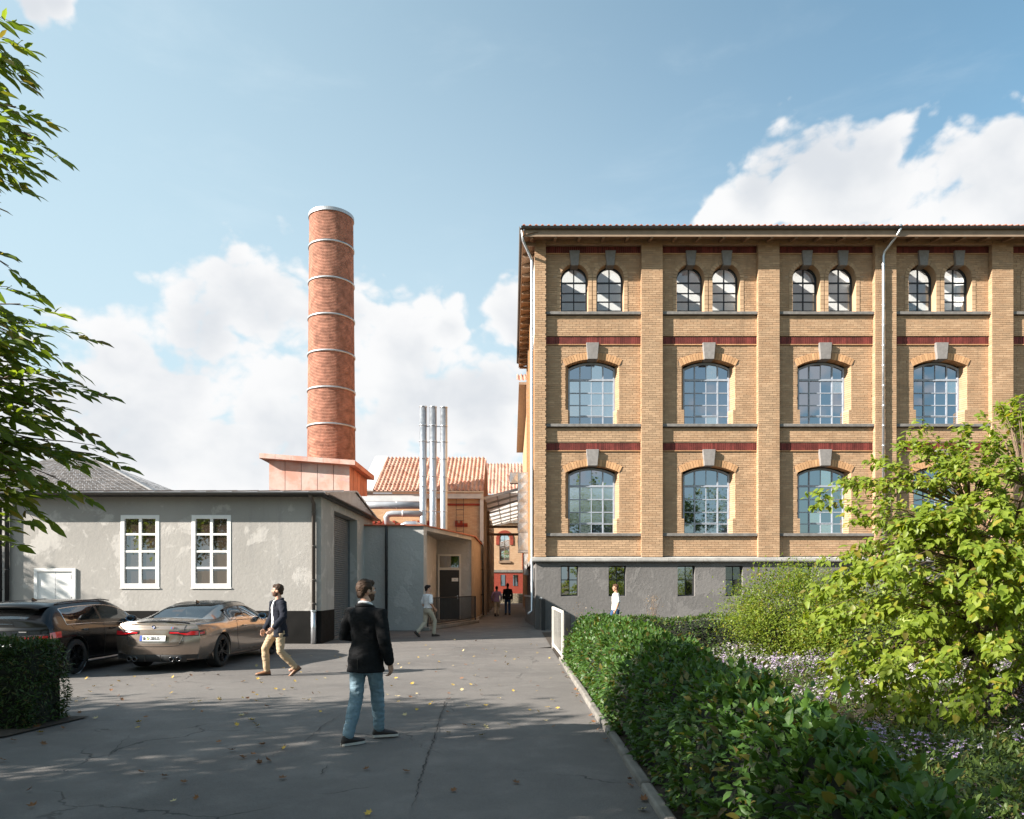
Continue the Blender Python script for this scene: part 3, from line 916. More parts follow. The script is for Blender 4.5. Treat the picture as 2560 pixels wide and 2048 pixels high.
# ------------------------------------------------------------------ ground
def asphalt_mat():
    m = bpy.data.materials.new('asphalt'); m.use_nodes = True
    nb = NB(m.node_tree); b = m.node_tree.nodes['Principled BSDF']; o = nb.obj()
    big = nb.noise(o, 0.28, 6, 0.6, 0.5); mid = nb.noise(o, 1.7, 6, 0.65, 0.3); fine = nb.noise(o, 140, 3, 0.7); grit = nb.noise(o, 420, 2, 0.6)
    cc = nb.mix(nb.smooth(big, 0.3, 0.7), (0.130, 0.119, 0.111), (0.195, 0.178, 0.163))
    cc = nb.mix(nb.smooth(mid, 0.45, 0.75, 0, 0.55), cc, (0.225, 0.208, 0.19))
    cc = nb.mix(nb.smooth(nb.noise(o, 0.9, 8, 0.7, 0.9), 0.60, 0.66, 0, 0.35), cc, (0.09, 0.085, 0.083))
    cc = nb.mix(nb.smooth(fine, 0.35, 0.7, 0, 0.65), cc, (0.06, 0.057, 0.055))
    cc = nb.mix(nb.smooth(nb.noise(o, 38, 4, 0.7), 0.5, 0.75, 0, 0.45), cc, (0.075, 0.07, 0.068))
    cc = nb.mix(nb.smooth(grit, 0.60, 0.72, 0, 0.7), cc, (0.32, 0.30, 0.28))
    vo = nb.node('ShaderNodeTexVoronoi', feature='DISTANCE_TO_EDGE'); vo.inputs['Scale'].default_value = 0.42
    wv = nb.node('ShaderNodeTexNoise'); nb.put(wv.inputs['Vector'], o); wv.inputs['Scale'].default_value = 2.5; wv.inputs['Detail'].default_value = 6
    nb.put(vo.inputs['Vector'], nb.vm('ADD', o, nb.vm('SCALE', wv.outputs['Color'], 0.5)))
    crack = nb.m('MULTIPLY', nb.smooth(vo.outputs['Distance'], 0.0015, 0.006, 1, 0), nb.smooth(nb.noise(o, 0.45, 3), 0.50, 0.6))
    cc = nb.mix(nb.m('MULTIPLY', crack, 0.75), cc, (0.03, 0.028, 0.027))
    nb.put(b.inputs['Base Color'], cc)
    nb.put(b.inputs['Roughness'], nb.smooth(mid, 0.3, 0.8, 0.88, 0.66)); b.inputs['Specular IOR Level'].default_value = 0.35
    h = nb.m('ADD', nb.m('MULTIPLY', fine, 0.5), nb.m('MULTIPLY', nb.noise(o, 60, 3), 0.5))
    h = nb.m('SUBTRACT', h, nb.m('MULTIPLY', crack, 2.0))
    nb.put(b.inputs['Normal'], nb.bump(h, 0.55, 0.012))
    return m
M_asphalt = asphalt_mat()
M_soil = pmat('dark_soil', (0.045, 0.032, 0.022), 0.95, var=0.4, scale=14, bump=0.8, bscale=30)
M_earth = pmat('dry_earth', (0.14, 0.12, 0.08), 0.95, var=0.3, scale=0.4, bump=0.5, bscale=8)
M_kerb = pmat('kerb_concrete', (0.19, 0.175, 0.155), 0.9, var=0.22, scale=4, bump=0.5, bscale=40, obj_random=0.12, stain=0.4)
M_crack = pmat('asphalt_crack', (0.025, 0.023, 0.022), 0.95)
struct(MB().add([(-600, -600, -.06), (600, -600, -.06), (600, 900, -.06), (-600, 900, -.06)], [(0, 1, 2, 3)]).build('ground', M_earth))
# asphalt yard as a fine enough sheet with gentle unevenness
nx, ny = 90, 150
xs = np.linspace(-45, 1.10, nx); ys = np.linspace(-15, 90, ny)
V = []; 
for yy in ys:
    for xx in xs:
        V.append((xx, yy, 0.012 * noise.noise((xx * 0.23, yy * 0.23, 0)) - 0.012))
F = [(j*nx + i, j*nx + i + 1, (j+1)*nx + i + 1, (j+1)*nx + i) for j in range(ny - 1) for i in range(nx - 1)]
struct(np_mesh('asphalt_yard', V, F, M_asphalt, smooth=True))
yard = bpy.data.objects['asphalt_yard']
struct(MB().add([(1.09, -6, .02), (30, -6, .02), (30, 27.0, .02), (1.09, 27.0, .02)], [(0, 1, 2, 3)]).build('garden_soil', M_soil))
struct(MB().add([(1.09, 20.4, .024), (30, 24.5, .024), (30, 28.8, .024), (.6, 28.8, .024), (.6, 20.4, -.02)], [(0, 1, 2, 3, 4)]).build('footpath', M_asphalt))
# cracks: jagged thin ribbons lying on the asphalt
def crack(pix, w, seed):
    rd = random.Random(seed); pts = [G(*p) for p in pix]; fine = []
    for a, b in zip(pts[:-1], pts[1:]):
        n = max(3, int((b - a).length / 0.06))
        for k in range(n): fine.append(a.lerp(b, k / n) + Vector((rd.uniform(-.018, .018), rd.uniform(-.018, .018), 0)))
    V = []; F = []
    for i, p in enumerate(fine):
        ww = w * (0.3 + 0.9 * rd.random()) * min(1, 6 * i / len(fine), 6 * (len(fine) - i) / len(fine))
        V += [(p.x - ww / 2, p.y, 0.006), (p.x + ww / 2, p.y, 0.006)]
    F = [(2*i, 2*i + 1, 2*i + 3, 2*i + 2) for i in range(len(fine) - 1)]
    np_mesh('crack', V, F, M_crack, yard)
c2 = lambda x, y: (600 + x / 2.695, 1440 + y / 2.695)
crack([c2(1412, 795), c2(1380, 860), c2(1330, 1000), c2(1310, 1090), c2(1270, 1210), c2(1215, 1380), c2(1180, 1490), c2(1155, 1600)], 0.016, 1)
crack([c2(690, 930), c2(560, 1010), c2(430, 1120), c2(310, 1135), c2(200, 1230)], 0.012, 2)
crack([c2(600, 1270), c2(560, 1320), c2(520, 1350)], 0.010, 3)
crack([(330, 1836), (300, 1860), (262, 1900)], 0.010, 4)
# right kerb: separate stones
kerb = thing('kerb', 'worn concrete kerb along the foot of the long leafy hedge', 'kerb', (1.14, 10, 0))
y = 1.2; k = 0
kme = None
while y < 16.6:
    o = MB().box(1.085 + random.uniform(-.008, .008), 1.175, y, y + 0.985, -0.1, 0.065 + random.uniform(-.012, .006)).build('kerb_stone', M_kerb, kerb, bevel=0.02)
    y += 1.0

# ------------------------------------------------------------------ plastered workshop on the left
M_stucco = stucco_mat('old_cream_plaster', (0.385, 0.365, 0.34), (0.51, 0.485, 0.455), (0.26, 0.255, 0.25), 0.30, 0.8)
M_stucco2 = stucco_mat('peeling_side_plaster', (0.44, 0.425, 0.40), (0.55, 0.53, 0.50), (0.30, 0.29, 0.275), 0.5, 1.6)
M_base = pmat('black_base_paint', (0.010, 0.0095, 0.009), 0.85, spec=.15, var=0.35, scale=2.2, bump=0.25, bscale=20)
M_roofmetal = pmat('grey_sheet_roof', (0.22, 0.22, 0.225), 0.45, metal=0.4, var=0.12)
M_shutter = pmat('roller_shutter_grey', (0.17, 0.185, 0.195), 0.45, metal=0.35, var=0.12, scale=3)
M_rough = stucco_mat('rough_grey_render', (0.46, 0.445, 0.425), (0.50, 0.485, 0.46), (0.34, 0.33, 0.32), 1.0, 1.1)
M_rough2 = stucco_mat('warm_rough_render', (0.38, 0.29, 0.22), (0.43, 0.33, 0.25), (0.28, 0.21, 0.16), 0.8, 1.4)
M_flash = pmat('red_flashing', (0.36, 0.10, 0.05), 0.7, var=0.25, scale=6)
WY, WX0, WX1, WB = 21.9, -14.95, -5.68, 30.0
ws = thing('plaster_workshop', 'low workshop of peeling pale plaster with black base and grey sheet roof', 'building', (-10, 24, 0))
win_x = [(-11.61, -10.52), (-9.50, -8.39)]
mb = MB()
wall_sheet(mb, WX0, WX1, 0.97, 4.42, WY, [(a, b, 1.69, lambda x: 3.79) for a, b in win_x] + [(-14.16, -13.0, 1.0, lambda x: 2.2)], 1)
mb.box(WX0, WX1 - 0.002, WY + 0.001, WB, 0.97, 4.42, skip='fbrt')
fw_o = mb.build('front_wall', M_stucco, ws)
mb = MB()   # side wall with the gate opening
GY0, GY1, GZ = 23.5, 27.0, 4.12
mb.box(WX1 - 0.35, WX1, WY + 0.001, GY0, 0.97, 4.42); mb.box(WX1 - 0.35, WX1, GY1, WB, 0.0, 4.42, skip='b'); mb.box(WX1 - 0.35, WX1 - 0.001, GY0, GY1, GZ, 4.42)
mb.build('side_wall', M_stucco2, ws)
mb = MB(); mb.box(WX0, WX1 + 0.012, WY - 0.014, WY + 0.3, 0, 0.97, skip='b'); mb.box(WX1 - 0.35, WX1 + 0.012, WY + 0.3, GY0 - 0.002, 0, 0.97, skip='b')
mb.build('black_base', M_base, ws)
# roller shutter: real slats
mb = MB(); n = 56
for k in range(n):
    z0 = 0.02 + k * (GZ - 0.05) / n; h = (GZ - 0.05) / n
    x = WX1 - 0.33
    mb.add([(x, GY0, z0), (x, GY1, z0), (x + .022, GY1, z0 + h*.3), (x + .022, GY0, z0 + h*.3), (x + .022, GY1, z0 + h*.72), (x + .022, GY0, z0 + h*.72), (x, GY1, z0 + h), (x, GY0, z0 + h)],
           [(0, 1, 2, 3), (3, 2, 4, 5), (5, 4, 6, 7)])
sh = mb.build('roller_shutter', M_shutter, ws); stuff(sh)
mb = MB(); mb.box(WX1 - 0.335, WX1 - 0.26, GY0 - 0.01, GY0 + 0.07, 0, GZ); mb.box(WX1 - 0.335, WX1 - 0.26, GY1 - 0.07, GY1 + 0.01, 0, GZ)
mb.build('shutter_rail', M_shutter, ws)
struct(MB().box(WX1 - 0.3, WX1 + 0.45, GY0 - 0.1, GY1 + 0.2, -0.02, 0.03).build('gate_threshold', M_kerb))
# roof: low gable, ridge parallel to the front
RZ, RYm = 5.06, 25.95
ex0, ex1, ey0, ey1 = WX0 - 0.3, WX1 + 0.22, WY - 0.42, WB + 0.1
rf = MB()
rf.hull8([(ex0, ey0, 4.40), (ex1, ey0, 4.40), (ex1, RYm, RZ - .05), (ex0, RYm, RZ - .05)], [(ex0, ey0, 4.46), (ex1, ey0, 4.46), (ex1, RYm, RZ + .01), (ex0, RYm, RZ + .01)])
rf.hull8([(ex0, RYm + .004, RZ - .05), (ex1, RYm + .004, RZ - .05), (ex1, ey1, 4.40), (ex0, ey1, 4.40)], [(ex0, RYm + .004, RZ + .01), (ex1, RYm + .004, RZ + .01), (ex1, ey1, 4.46), (ex0, ey1, 4.46)])
ro = rf.build('roof', M_roofmetal, ws)
gp = MB(); gp.prism_x([(ey0 + .05, 4.40), (ey1 - .05, 4.40), (RYm, RZ - .05)], WX1 + 0.10, WX1 + 0.16); gp.build('gable_cladding', M_roofmetal, ro)
for x in np.arange(WX0, WX1, 0.75): MB().hull8([(x, ey0, 4.46), (x + .025, ey0, 4.46), (x + .025, RYm, RZ + .01), (x, RYm, RZ + .01)], [(x, ey0, 4.485), (x + .025, ey0, 4.485), (x + .025, RYm, RZ + .035), (x, RYm, RZ + .035)]).build('standing_seam', M_roofmetal, ro)
mb = MB(); mb.box(ex0, ex1 - .02, ey0 + .04, WY, 4.36, 4.40); mb.box(WX1, ex1, WY, ey1, 4.36, 4.398); mb.build('soffit', M_black, ws)
g = MB(); half_gutter(g, (ex0, ey0 - .06, 4.43), (ex1, ey0 - .06, 4.43), 0.065); g.build('gutter', M_gutter, ws, smooth=True)
g = MB(); half_gutter(g, (ex1 + .05, WY - .35, 4.42), (ex1 + .05, ey1, 4.42), 0.06); g.build('gutter', M_black, ws, smooth=True)
# windows
M_pane_l = glass_mat('workshop_glass', 0.22, (0.05, 0.035, 0.028), wave=0.02, wscale=3)
for (a, b) in win_x:
    fr = MB(); y = WY + 0.05
    frame_ring(fr, [(a - .03, 1.66), (b + .03, 1.66), (b + .03, 3.82), (a - .03, 3.82)], [(a + .085, 1.78), (b - .085, 1.78), (b - .085, 3.71), (a + .085, 3.71)], WY - 0.015, y + 0.06)
    xm = (a + b) / 2
    fr.box(xm - .042, xm + .042, WY + .0, y + .05, 1.77, 3.72)
    zr = [1.78, 2.245, 2.735, 3.245, 3.71]
    for zz in zr[1:-1]: fr.box(a + .08, b - .08, WY + .002, y + .05, zz - .032, zz + .032)
    w = fr.build('window', M_white, ws, bevel=0.006)
    for (xa, xb) in ((a + .08, xm), (xm, b - .08)):
        for za, zb in zip(zr[:-1], zr[1:]): pane_obj([(xa, za), (xb, za), (xb, zb), (xa, zb)], y, M_pane_l, w)
    MB().box(a - .05, b + .05, WY - .03, WY + .02, 1.63, 1.66).build('sill', M_white, w)
# white two-leaf hatch
h = MB(); frame_ring(h, [(-14.2, 0.98), (-12.96, 0.98), (-12.96, 2.23), (-14.2, 2.23)], [(-14.1, 1.0), (-13.06, 1.0), (-13.06, 2.14), (-14.1, 2.14)], WY - .05, WY + .1)
ho = h.build('hatch', M_white, ws, bevel=0.005)
for a, b in ((-14.1, -13.585), (-13.575, -13.06)): MB().box(a, b, WY - .012, WY + .03, 1.0, 2.14).build('hatch_leaf', M_white, ho, bevel=0.004)
for z in (1.25, 1.9): MB().box(-13.09, -13.05, WY - .03, WY - .01, z, z + .14).build('hinge', M_black, ho)
downpipe('downpipe', [(-5.9, WY - .45, 4.42), (-5.88, WY - .36, 4.3), (-5.88, WY - .08, 4.15), (-5.88, WY - .08, 0.95)], 0.055, M_gutter, 'dark downpipe at the front corner of the plaster workshop', [3.9, 2.9, 1.9, 1.2])
mb = thing('pipe_guard', 'grey steel guard pipe on the base below the dark corner downpipe', 'pipe guard', (-5.88, WY - .09, 0))
MB().tube([(-5.88, WY - .1, 0.98), (-5.88, WY - .1, 0.0)], 0.075, 14).build('guard_pipe', M_zinc, mb, smooth=True)
MB().lathe([(.076, .95), (.09, .95), (.09, 1.0), (.056, 1.0)], -5.88, WY - .1, 14).build('collar', M_zinc, mb)
downpipe('downpipe', [(-14.96, WY - .4, 4.4), (-14.96, WY - .1, 4.2), (-14.96, WY - .1, 0.0)], 0.06, M_black, 'black downpipe at the far left end of the plaster workshop', [3.2, 2.2, 1.2, .6], (.06, .06))
downpipe('downpipe', [(-15.16, WY - .4, 4.4), (-15.16, WY - .1, 4.2), (-15.16, WY - .1, 0.0)], 0.05, M_black, 'thinner black downpipe at the left picture edge', [3.0, 1.6])
nb_t = thing('dark_neighbour_wall', 'dark grey wall left of the black downpipes', 'wall', (-18, WY + .3, 0))
MB().box(-24, -15.02, WY + .1, WY + .4, 0, 4.3).build('wall_panel', M_rough, nb_t)

# ------------------------------------------------------------------ slate-roofed house behind
M_slate = pmat('slate', (0.085, 0.075, 0.07), 0.7, var=0.25, scale=3, island=0.3)
sl = thing('slate_roof_house', 'house with hipped dark slate roof behind the plaster workshop', 'house', (-19, 36, 0))
MB().box(-26, -15.9, 33, 40, 0, 5.75).build('wall', M_rough, sl)
apex0, apex1 = Vector((-23.5, 37, 8.05)), Vector((-20.9, 37, 8.05))
e = [Vector((-26.3, 32.6, 5.7)), Vector((-15.5, 32.6, 5.7)), Vector((-15.5, 41, 5.7))]
mb = MB(); rows = 22
def slates(A, B, C, D, mb, rows):
    """A-B eave, D-C ridge; overlapping slate rows"""
    for r in range(rows):
        t0, t1 = r / rows, (r + 1.25) / rows
        a, b = A.lerp(D, t0), B.lerp(C, t0); c, d = B.lerp(C, min(1, t1)), A.lerp(D, min(1, t1))
        n = max(1, int((b - a).length / 0.3)); nrm = (B - A).cross(D - A).normalized()
        for k in range(n):
            u0, u1 = (k + 0.03) / n, (k + 0.97) / n
            j = nrm * random.uniform(.012, .03)
            mb.add([a.lerp(b, u0) + j, a.lerp(b, u1) + j, d.lerp(c, u1), d.lerp(c, u0)], [(0, 1, 2, 3)])
slates(e[0], e[1], apex1, apex0, mb, rows); slates(e[1], e[2], apex1, apex1, mb, rows)
srf = stuff(mb.build('slate_roof', M_slate, sl))
mb = MB(); mb.bar(e[1] + Vector((0, 0, .04)), apex1 + Vector((0, 0, .06)), .22, .08); mb.bar(apex0, apex1, .2, .08); mb.build('hip_capping', M_roofmetal, sl)
MB().hull8([(-26.3, 32.6, 5.6), (-15.5, 32.6, 5.6), (-15.5, 41, 5.6), (-26.3, 41, 5.6)], [(-26.3, 32.6, 5.69), (-15.5, 32.6, 5.69), (-15.5, 41, 5.69), (-26.3, 41, 5.69)]).build('eave_board', M_roofmetal, sl)

# ------------------------------------------------------------------ grey rendered porch building
A = Vector((-3.40, 28.3, 0)); K = Vector((-1.81, 34.7, 0)); Lp = Vector((-1.74, 41.5, 0)); TOP = 4.02
pd = thing('grey_porch_building', 'flat-roofed rough grey building with a recessed porch and red roof edge', 'building', (-3.5, 31, 0))
mb = MB()
mb.add([(-5.75, 28.3, 0), (A.x, A.y, 0), (A.x, A.y, TOP), (-5.75, 28.3, TOP)], [(0, 1, 2, 3)])
dv = (K - A)
p1 = A + dv * 0.05; p2 = A + dv * 0.946; LZ = 3.86
q = lambda a, b, z0, z1: mb.add([(a.x, a.y, z0), (b.x, b.y, z0), (b.x, b.y, z1), (a.x, a.y, z1)], [(0, 1, 2, 3)])
fr_o = mb.build('front_wall', M_rough, pd)
mb = MB(); q(A, p1, 0, TOP); q(p1, p2, LZ, TOP)
q(p1, Vector((-3.52, 29.0, 0)), 0, LZ); q(Vector((-3.52, 29.0, 0)), Vector((-3.52, 34.4, 0)), 0, LZ)
mb.build('porch_pier', M_stucco2, pd)
mb = MB(); q(Vector((-3.52, 34.4, 0)), p2 + Vector((0.0, .05, 0)), 0, LZ)
mb.build('porch_back_wall', M_rough, pd)
mb = MB(); mb.add([(p1.x, p1.y, LZ), (p2.x, p2.y, LZ), (p2.x, 34.45, LZ), (-3.52, 34.45, LZ), (-3.52, 29.0, LZ)], [(4, 3, 2, 1, 0)]); mb.build('porch_ceiling', M_rough, pd)
mb = MB(); q(p2, K, 0, TOP); q(K, Lp, 0, TOP); mb.build('passage_wall', M_rough2, pd)
mb = MB()
prev = [(-5.75, 28.2), (A.x + .02, A.y - .1), (K.x + .1, K.y - .05), (Lp.x + .1, Lp.y)]
poly = prev + [(-5.75, 41.5)]
mb.prism_z(poly, TOP + 0.002, TOP + 0.05); mb.build('roof_slab', M_flash, pd)
mb = MB(); mb.box(-5.74, -5.5, 28.35, 41.4, 0, TOP - .01); mb.box(-5.7, Lp.x - .02, 41.2, 41.4, 0, TOP - .01); mb.build('light_block_wall', M_rough, pd)  # unseen side and back walls, added to keep sun out of the porch
mb = MB(); mb.prism_z([(-3.52, 29), (p1.x, p1.y), (p2.x, p2.y), (-3.52, 34.4)], 0.0, 0.15); mb.build('porch_floor', M_kerb, pd)
M_door = pmat('dark_brown_door', (0.022, 0.018, 0.015), 0.5, var=0.2)
M_dframe = pmat('cream_door_frame', (0.62, 0.59, 0.54), 0.55, var=0.05)
dr = thing('porch_door', 'dark door with cream frame and fanlight in the porch', 'door', (-2.98, 34.38, .15))
fm = MB(); dx0, dx1, dy = -3.52 + .06, -2.38, 34.34
frame_ring(fm, [(dx0, .15), (dx1, .15), (dx1, 3.2), (dx0, 3.2)], [(dx0 + .08, .16), (dx1 - .08, .16), (dx1 - .08, 3.11), (dx0 + .08, 3.11)], dy - .05, dy + .05)
fm.box(dx0 + .08, dx1 - .08, dy - .045, dy + .04, 2.46, 2.58); fm.build('frame', M_dframe, dr)
lf = MB().box(dx0 + .085, dx1 - .085, dy - .01, dy + .03, .16, 2.455).build('door_leaf', M_door, dr)
MB().box(dx0 + .085, dx1 - .085, dy - .002, dy + .01, 2.585, 3.105).build('fanlight_pane', M_glass_dark, dr)
sg = MB().box(dx1 - .43, dx1 - .13, dy - .022, dy - .012, 1.93, 2.09).build('door_sign', M_white, lf)
MB().add([(dx1 - .30, dy - .024, 2.03), (dx1 - .26, dy - .024, 2.03), (dx1 - .28, dy - .024, 1.99)], [(2, 1, 0)]).build('arrow_mark', M_black, lf)
hd = MB(); hd.tube([(dx1 - .16, dy - .012, 1.22), (dx1 - .16, dy - .06, 1.22), (dx1 - .28, dy - .06, 1.22)], .012, 8); hd.box(dx1 - .185, dx1 - .135, dy - .02, dy - .008, 1.1, 1.28); hd.build('handle', M_zinc, lf)
downpipe('downpipe', [(-4.81, 28.18, 4.0), (-4.81, 28.18, 3.4), (-4.81, 28.18, 0.0)], 0.055, M_black, 'black downpipe down the shaded rough grey wall', [3.2, 2.3, 1.4])
# kerb in front of the porch
kb = thing('porch_kerb', 'pale stone kerb curving along the porch railing into the passage', 'kerb', (-2.4, 32, 0))
path = [A + Vector((.25, -.25, 0)), A + Vector((.32, .6, 0)), A + dv * .5 + Vector((.3, 0, 0)), K + Vector((.28, -.4, 0)), K + Vector((.15, 2.5, 0)), Lp + Vector((.12, 0, 0)), Vector((-1.68, 50, 0))]
for a, b in zip(path[:-1], path[1:]):
    n = max(1, int((b - a).length / 1.1))
    for k in range(n):
        u, v = a.lerp(b, k / n), a.lerp(b, (k + .97) / n)
        t = (v - u).normalized(); s = Vector((-t.y, t.x, 0))
        w0 = 0.32
        MB().hull8([u, v, v + s * w0, u + s * w0], [p + Vector((0, 0, .13 + random.uniform(-.01, .01))) for p in (u, v, v + s * w0, u + s * w0)]).build('kerb_stone', M_kerb, kb, bevel=.015)
# railing
def railing(name, label, a, b, h, nbars, mat, z0=0.0, post=0.05, bar=0.018, rail=0.04):
    a = Vector(a); b = Vector(b); up = Vector((0, 0, 1))
    t = thing(name, label, 'railing', (a + b) / 2)
    t.location.z = z0
    for p in (a, b): MB().bar(p + up * (z0 - .02), p + up * (z0 + h), post).build('post', mat, t)
    MB().bar(a + up * (z0 + h), b + up * (z0 + h), rail, rail).build('top_rail', mat, t)
    MB().bar(a + up * (z0 + .12), b + up * (z0 + .12), rail * .8, rail * .8).build('bottom_rail', mat, t)
    for k in range(1, nbars):
        p = a.lerp(b, k / nbars)
        MB().bar(p + up * (z0 + .12), p + up * (z0 + h), bar).build('bar', mat, t)
    return t
M_brownrail = pmat('brown_black_metal', (0.03, 0.026, 0.024), 0.5, var=0.2)
railing('porch_railing', 'dark metal bar railing in front of the recessed porch door', A + Vector((.14, .15, 0)), K + Vector((.1, -.35, 0)), 1.12, 40, M_brownrail, 0.12, .06, .03)

# ------------------------------------------------------------------ orange clad boiler house and chimney
M_orange = pmat('rust_orange_panel', (0.50, 0.175, 0.10), 0.65, var=0.25, scale=1.1, obj_random=0.1, hue=None)
def faded_panel():
    m = bpy.data.materials.new('faded_salmon_panel'); m.use_nodes = True
    nb = NB(m.node_tree); b = m.node_tree.nodes['Principled BSDF']; o = nb.obj()
    x, y, z = nb.sep(o)
    n1 = nb.noise(o, 1.1, 7, 0.65, 0.4)
    cc = nb.mix(nb.smooth(n1, 0.35, 0.62), (0.56, 0.27, 0.20), (0.60, 0.42, 0.36))
    cc = nb.mix(nb.smooth(nb.noise(nb.vm('MULTIPLY', o, (1, 1, 1.6)), 1.9, 7, 0.6, 0.6), 0.58, 0.66, 0, .6), cc, (0.40, 0.27, 0.26))
    nb.put(b.inputs['Base Color'], cc); b.inputs['Roughness'].default_value = .7
    return m
M_salmon = faded_panel()
bh = thing('orange_boiler_house', 'small boiler house clad in faded salmon and rust orange panels under the chimney', 'building', (-9, 35, 0))
BX0, BX1, BY0, BY1 = -10.9, -7.28, 33.0, 37.0
ztop = lambda x: 7.36 - (x - BX0) * 0.075
for k in range(5):
    a = BX0 + (BX1 - BX0) * k / 5 + .012; b = BX0 + (BX1 - BX0) * (k + 1) / 5 - .012
    MB().prism([(a, 4), (b, 4), (b, ztop(b)), (a, ztop(a))], BY0, BY0 + .04).build('front_panel', M_salmon, bh)
for k in range(5):
    a = BY0 + (BY1 - BY0) * k / 5 + .012; b = BY0 + (BY1 - BY0) * (k + 1) / 5 - .012
    MB().box(BX1 - .04, BX1 + .001, a + .04, b, 4, ztop(BX1) - .02).build('side_panel', M_orange, bh)
MB().box(BX0 + .02, BX1 - .05, BY0 + .05, BY1, 0, 6.9).build('core_wall', M_base, bh)
rr = MB(); o_ = .32
rr.hull8([(BX0 - o_, BY0 - o_, ztop(BX0 - o_)), (BX1 + o_, BY0 - o_, ztop(BX1 + o_)), (BX1 + o_, BY1 + .2, ztop(BX1 + o_)), (BX0 - o_, BY1 + .2, ztop(BX0 - o_))],
         [(BX0 - o_, BY0 - o_, ztop(BX0 - o_) + .22), (BX1 + o_, BY0 - o_, ztop(BX1 + o_) + .22), (BX1 + o_, BY1 + .2, ztop(BX1 + o_) + .22), (BX0 - o_, BY1 + .2, ztop(BX0 - o_) + .22)])
rr.build('roof', M_orange, bh)
x = BX0 - o_; n = 6
for k in range(n):
    w = (BX1 - BX0 + 2 * o_) / n; a = x + k * w + .006; b = x + (k + 1) * w - .006
    MB().prism([(a, ztop(a) + .02), (b, ztop(b) + .02), (b, ztop(b) + .23), (a, ztop(a) + .23)], BY0 - o_ - .03, BY0 - o_ - .002).build('roof_edge_panel', M_salmon, bh)

CX, CY = -9.42, 38.4
ch = thing('brick_chimney', 'tall round red brick chimney with steel bands', 'chimney', (CX, CY, 0))
M_chim = pmat('chimney_brick', (0.35, 0.165, 0.115), 0.85, var=0.42, scale=3.2, bump=0.3, bscale=30, island=0.05, hue=(0.35, 0.175, 0.12), spec=0.2, stain=0.8)
M_chim_m = pmat('chimney_mortar', (0.34, 0.18, 0.125), 0.95, var=0.2)
M_band = pmat('steel_band', (0.42, 0.43, 0.44), 0.45, metal=0.6, var=0.1)
CZ = 20.9
rad = lambda z: 1.30 - (z / CZ) * 0.185
MB().lathe([(rad(0) - .012, 0), (rad(CZ) - .012, CZ), (rad(CZ) - .32, CZ), (rad(CZ) - .32, CZ - 2)], CX, CY, 64).build('core', M_chim_m, ch, smooth=False)
V = []; F = []; zc = 6.0; k = 0; course = 0.074
while zc < CZ - .02:
    r = rad(zc); nbk = int(2 * math.pi * r / 0.19); off = .5 * (k % 2)
    for i in range(nbk):
        a0 = 2 * math.pi * (i + off) / nbk + .0006; a1 = 2 * math.pi * (i + off + 1) / nbk - .0006
        j = random.uniform(-.001, .001); o = len(V); sg = 3; m_ = sg + 1
        for (rr_, zz) in ((r + j, zc), (r + j, zc + course - .012), (r - .02, zc), (r - .02, zc + course - .012)):
            for q in range(m_):
                an = a0 + (a1 - a0) * q / sg
                V.append((CX + rr_ * math.cos(an), CY + rr_ * math.sin(an), zz))
        for q in range(sg):
            F += [(o + q, o + q + 1, o + m_ + q + 1, o + m_ + q), (o + m_ + q, o + m_ + q + 1, o + 3*m_ + q + 1, o + 3*m_ + q), (o + 2*m_ + q, o + 2*m_ + q + 1, o + q + 1, o + q)]
    zc += course; k += 1
stuff(np_mesh('brick_shaft', V, F, M_chim, ch))
for z in [CZ - 1.66 - i * 1.86 for i in range(7)]:
    r = rad(z) + .012
    MB().lathe([(r, z - .045), (r + .035, z - .045), (r + .035, z + .045), (r, z + .045)], CX, CY, 64).build('steel_band', M_band, ch, smooth=True)
r = rad(CZ); MB().lathe([(r + .01, CZ - .12), (r + .05, CZ - .12), (r + .05, CZ + .05), (r - .33, CZ + .1), (r - .33, CZ - .1)], CX, CY, 64).build('cap_ring', M_band, ch)

# ------------------------------------------------------------------ red tiled brick hall behind
M_hall = brick_tex_mat('hall_brick', (0.58, 0.40, 0.25), (0.50, 0.31, 0.18), (0.40, 0.27, 0.18))
M_redwall = brick_tex_mat('red_wall_brick', (0.36, 0.06, 0.035), (0.28, 0.045, 0.03), (0.20, 0.07, 0.05))
M_palegrey = pmat('pale_grey_sheet', (0.50, 0.50, 0.50), 0.6, var=0.08)
hall = thing('tiled_roof_hall', 'yellow brick hall with red pantile roof behind the steel flues', 'building', (-4, 43, 0))
HY = 41.5
mb = MB(); mb.box(-9.5, -1.76, HY, 70, 0, 6.7); mb.build('wall', M_hall, hall)
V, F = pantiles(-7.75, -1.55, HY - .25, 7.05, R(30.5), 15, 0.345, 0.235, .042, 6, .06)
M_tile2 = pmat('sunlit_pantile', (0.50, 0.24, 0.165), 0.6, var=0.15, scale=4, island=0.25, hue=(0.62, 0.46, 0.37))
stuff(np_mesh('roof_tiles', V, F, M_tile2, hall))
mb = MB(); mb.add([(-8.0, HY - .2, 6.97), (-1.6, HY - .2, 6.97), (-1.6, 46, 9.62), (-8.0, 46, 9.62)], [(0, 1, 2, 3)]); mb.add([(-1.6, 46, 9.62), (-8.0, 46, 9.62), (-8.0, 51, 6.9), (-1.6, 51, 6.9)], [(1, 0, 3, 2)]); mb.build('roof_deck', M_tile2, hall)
mb = MB(); mb.hull8([(-8.55, HY - .3, 6.9), (-7.78, HY - .3, 6.9), (-7.78, 46.1, 9.6), (-8.55, 46.1, 9.6)], [(-8.55, HY - .3, 7.13), (-7.78, HY - .3, 7.13), (-7.78, 46.1, 9.86), (-8.55, 46.1, 9.86)]); mb.build('verge_flashing', M_palegrey, hall)
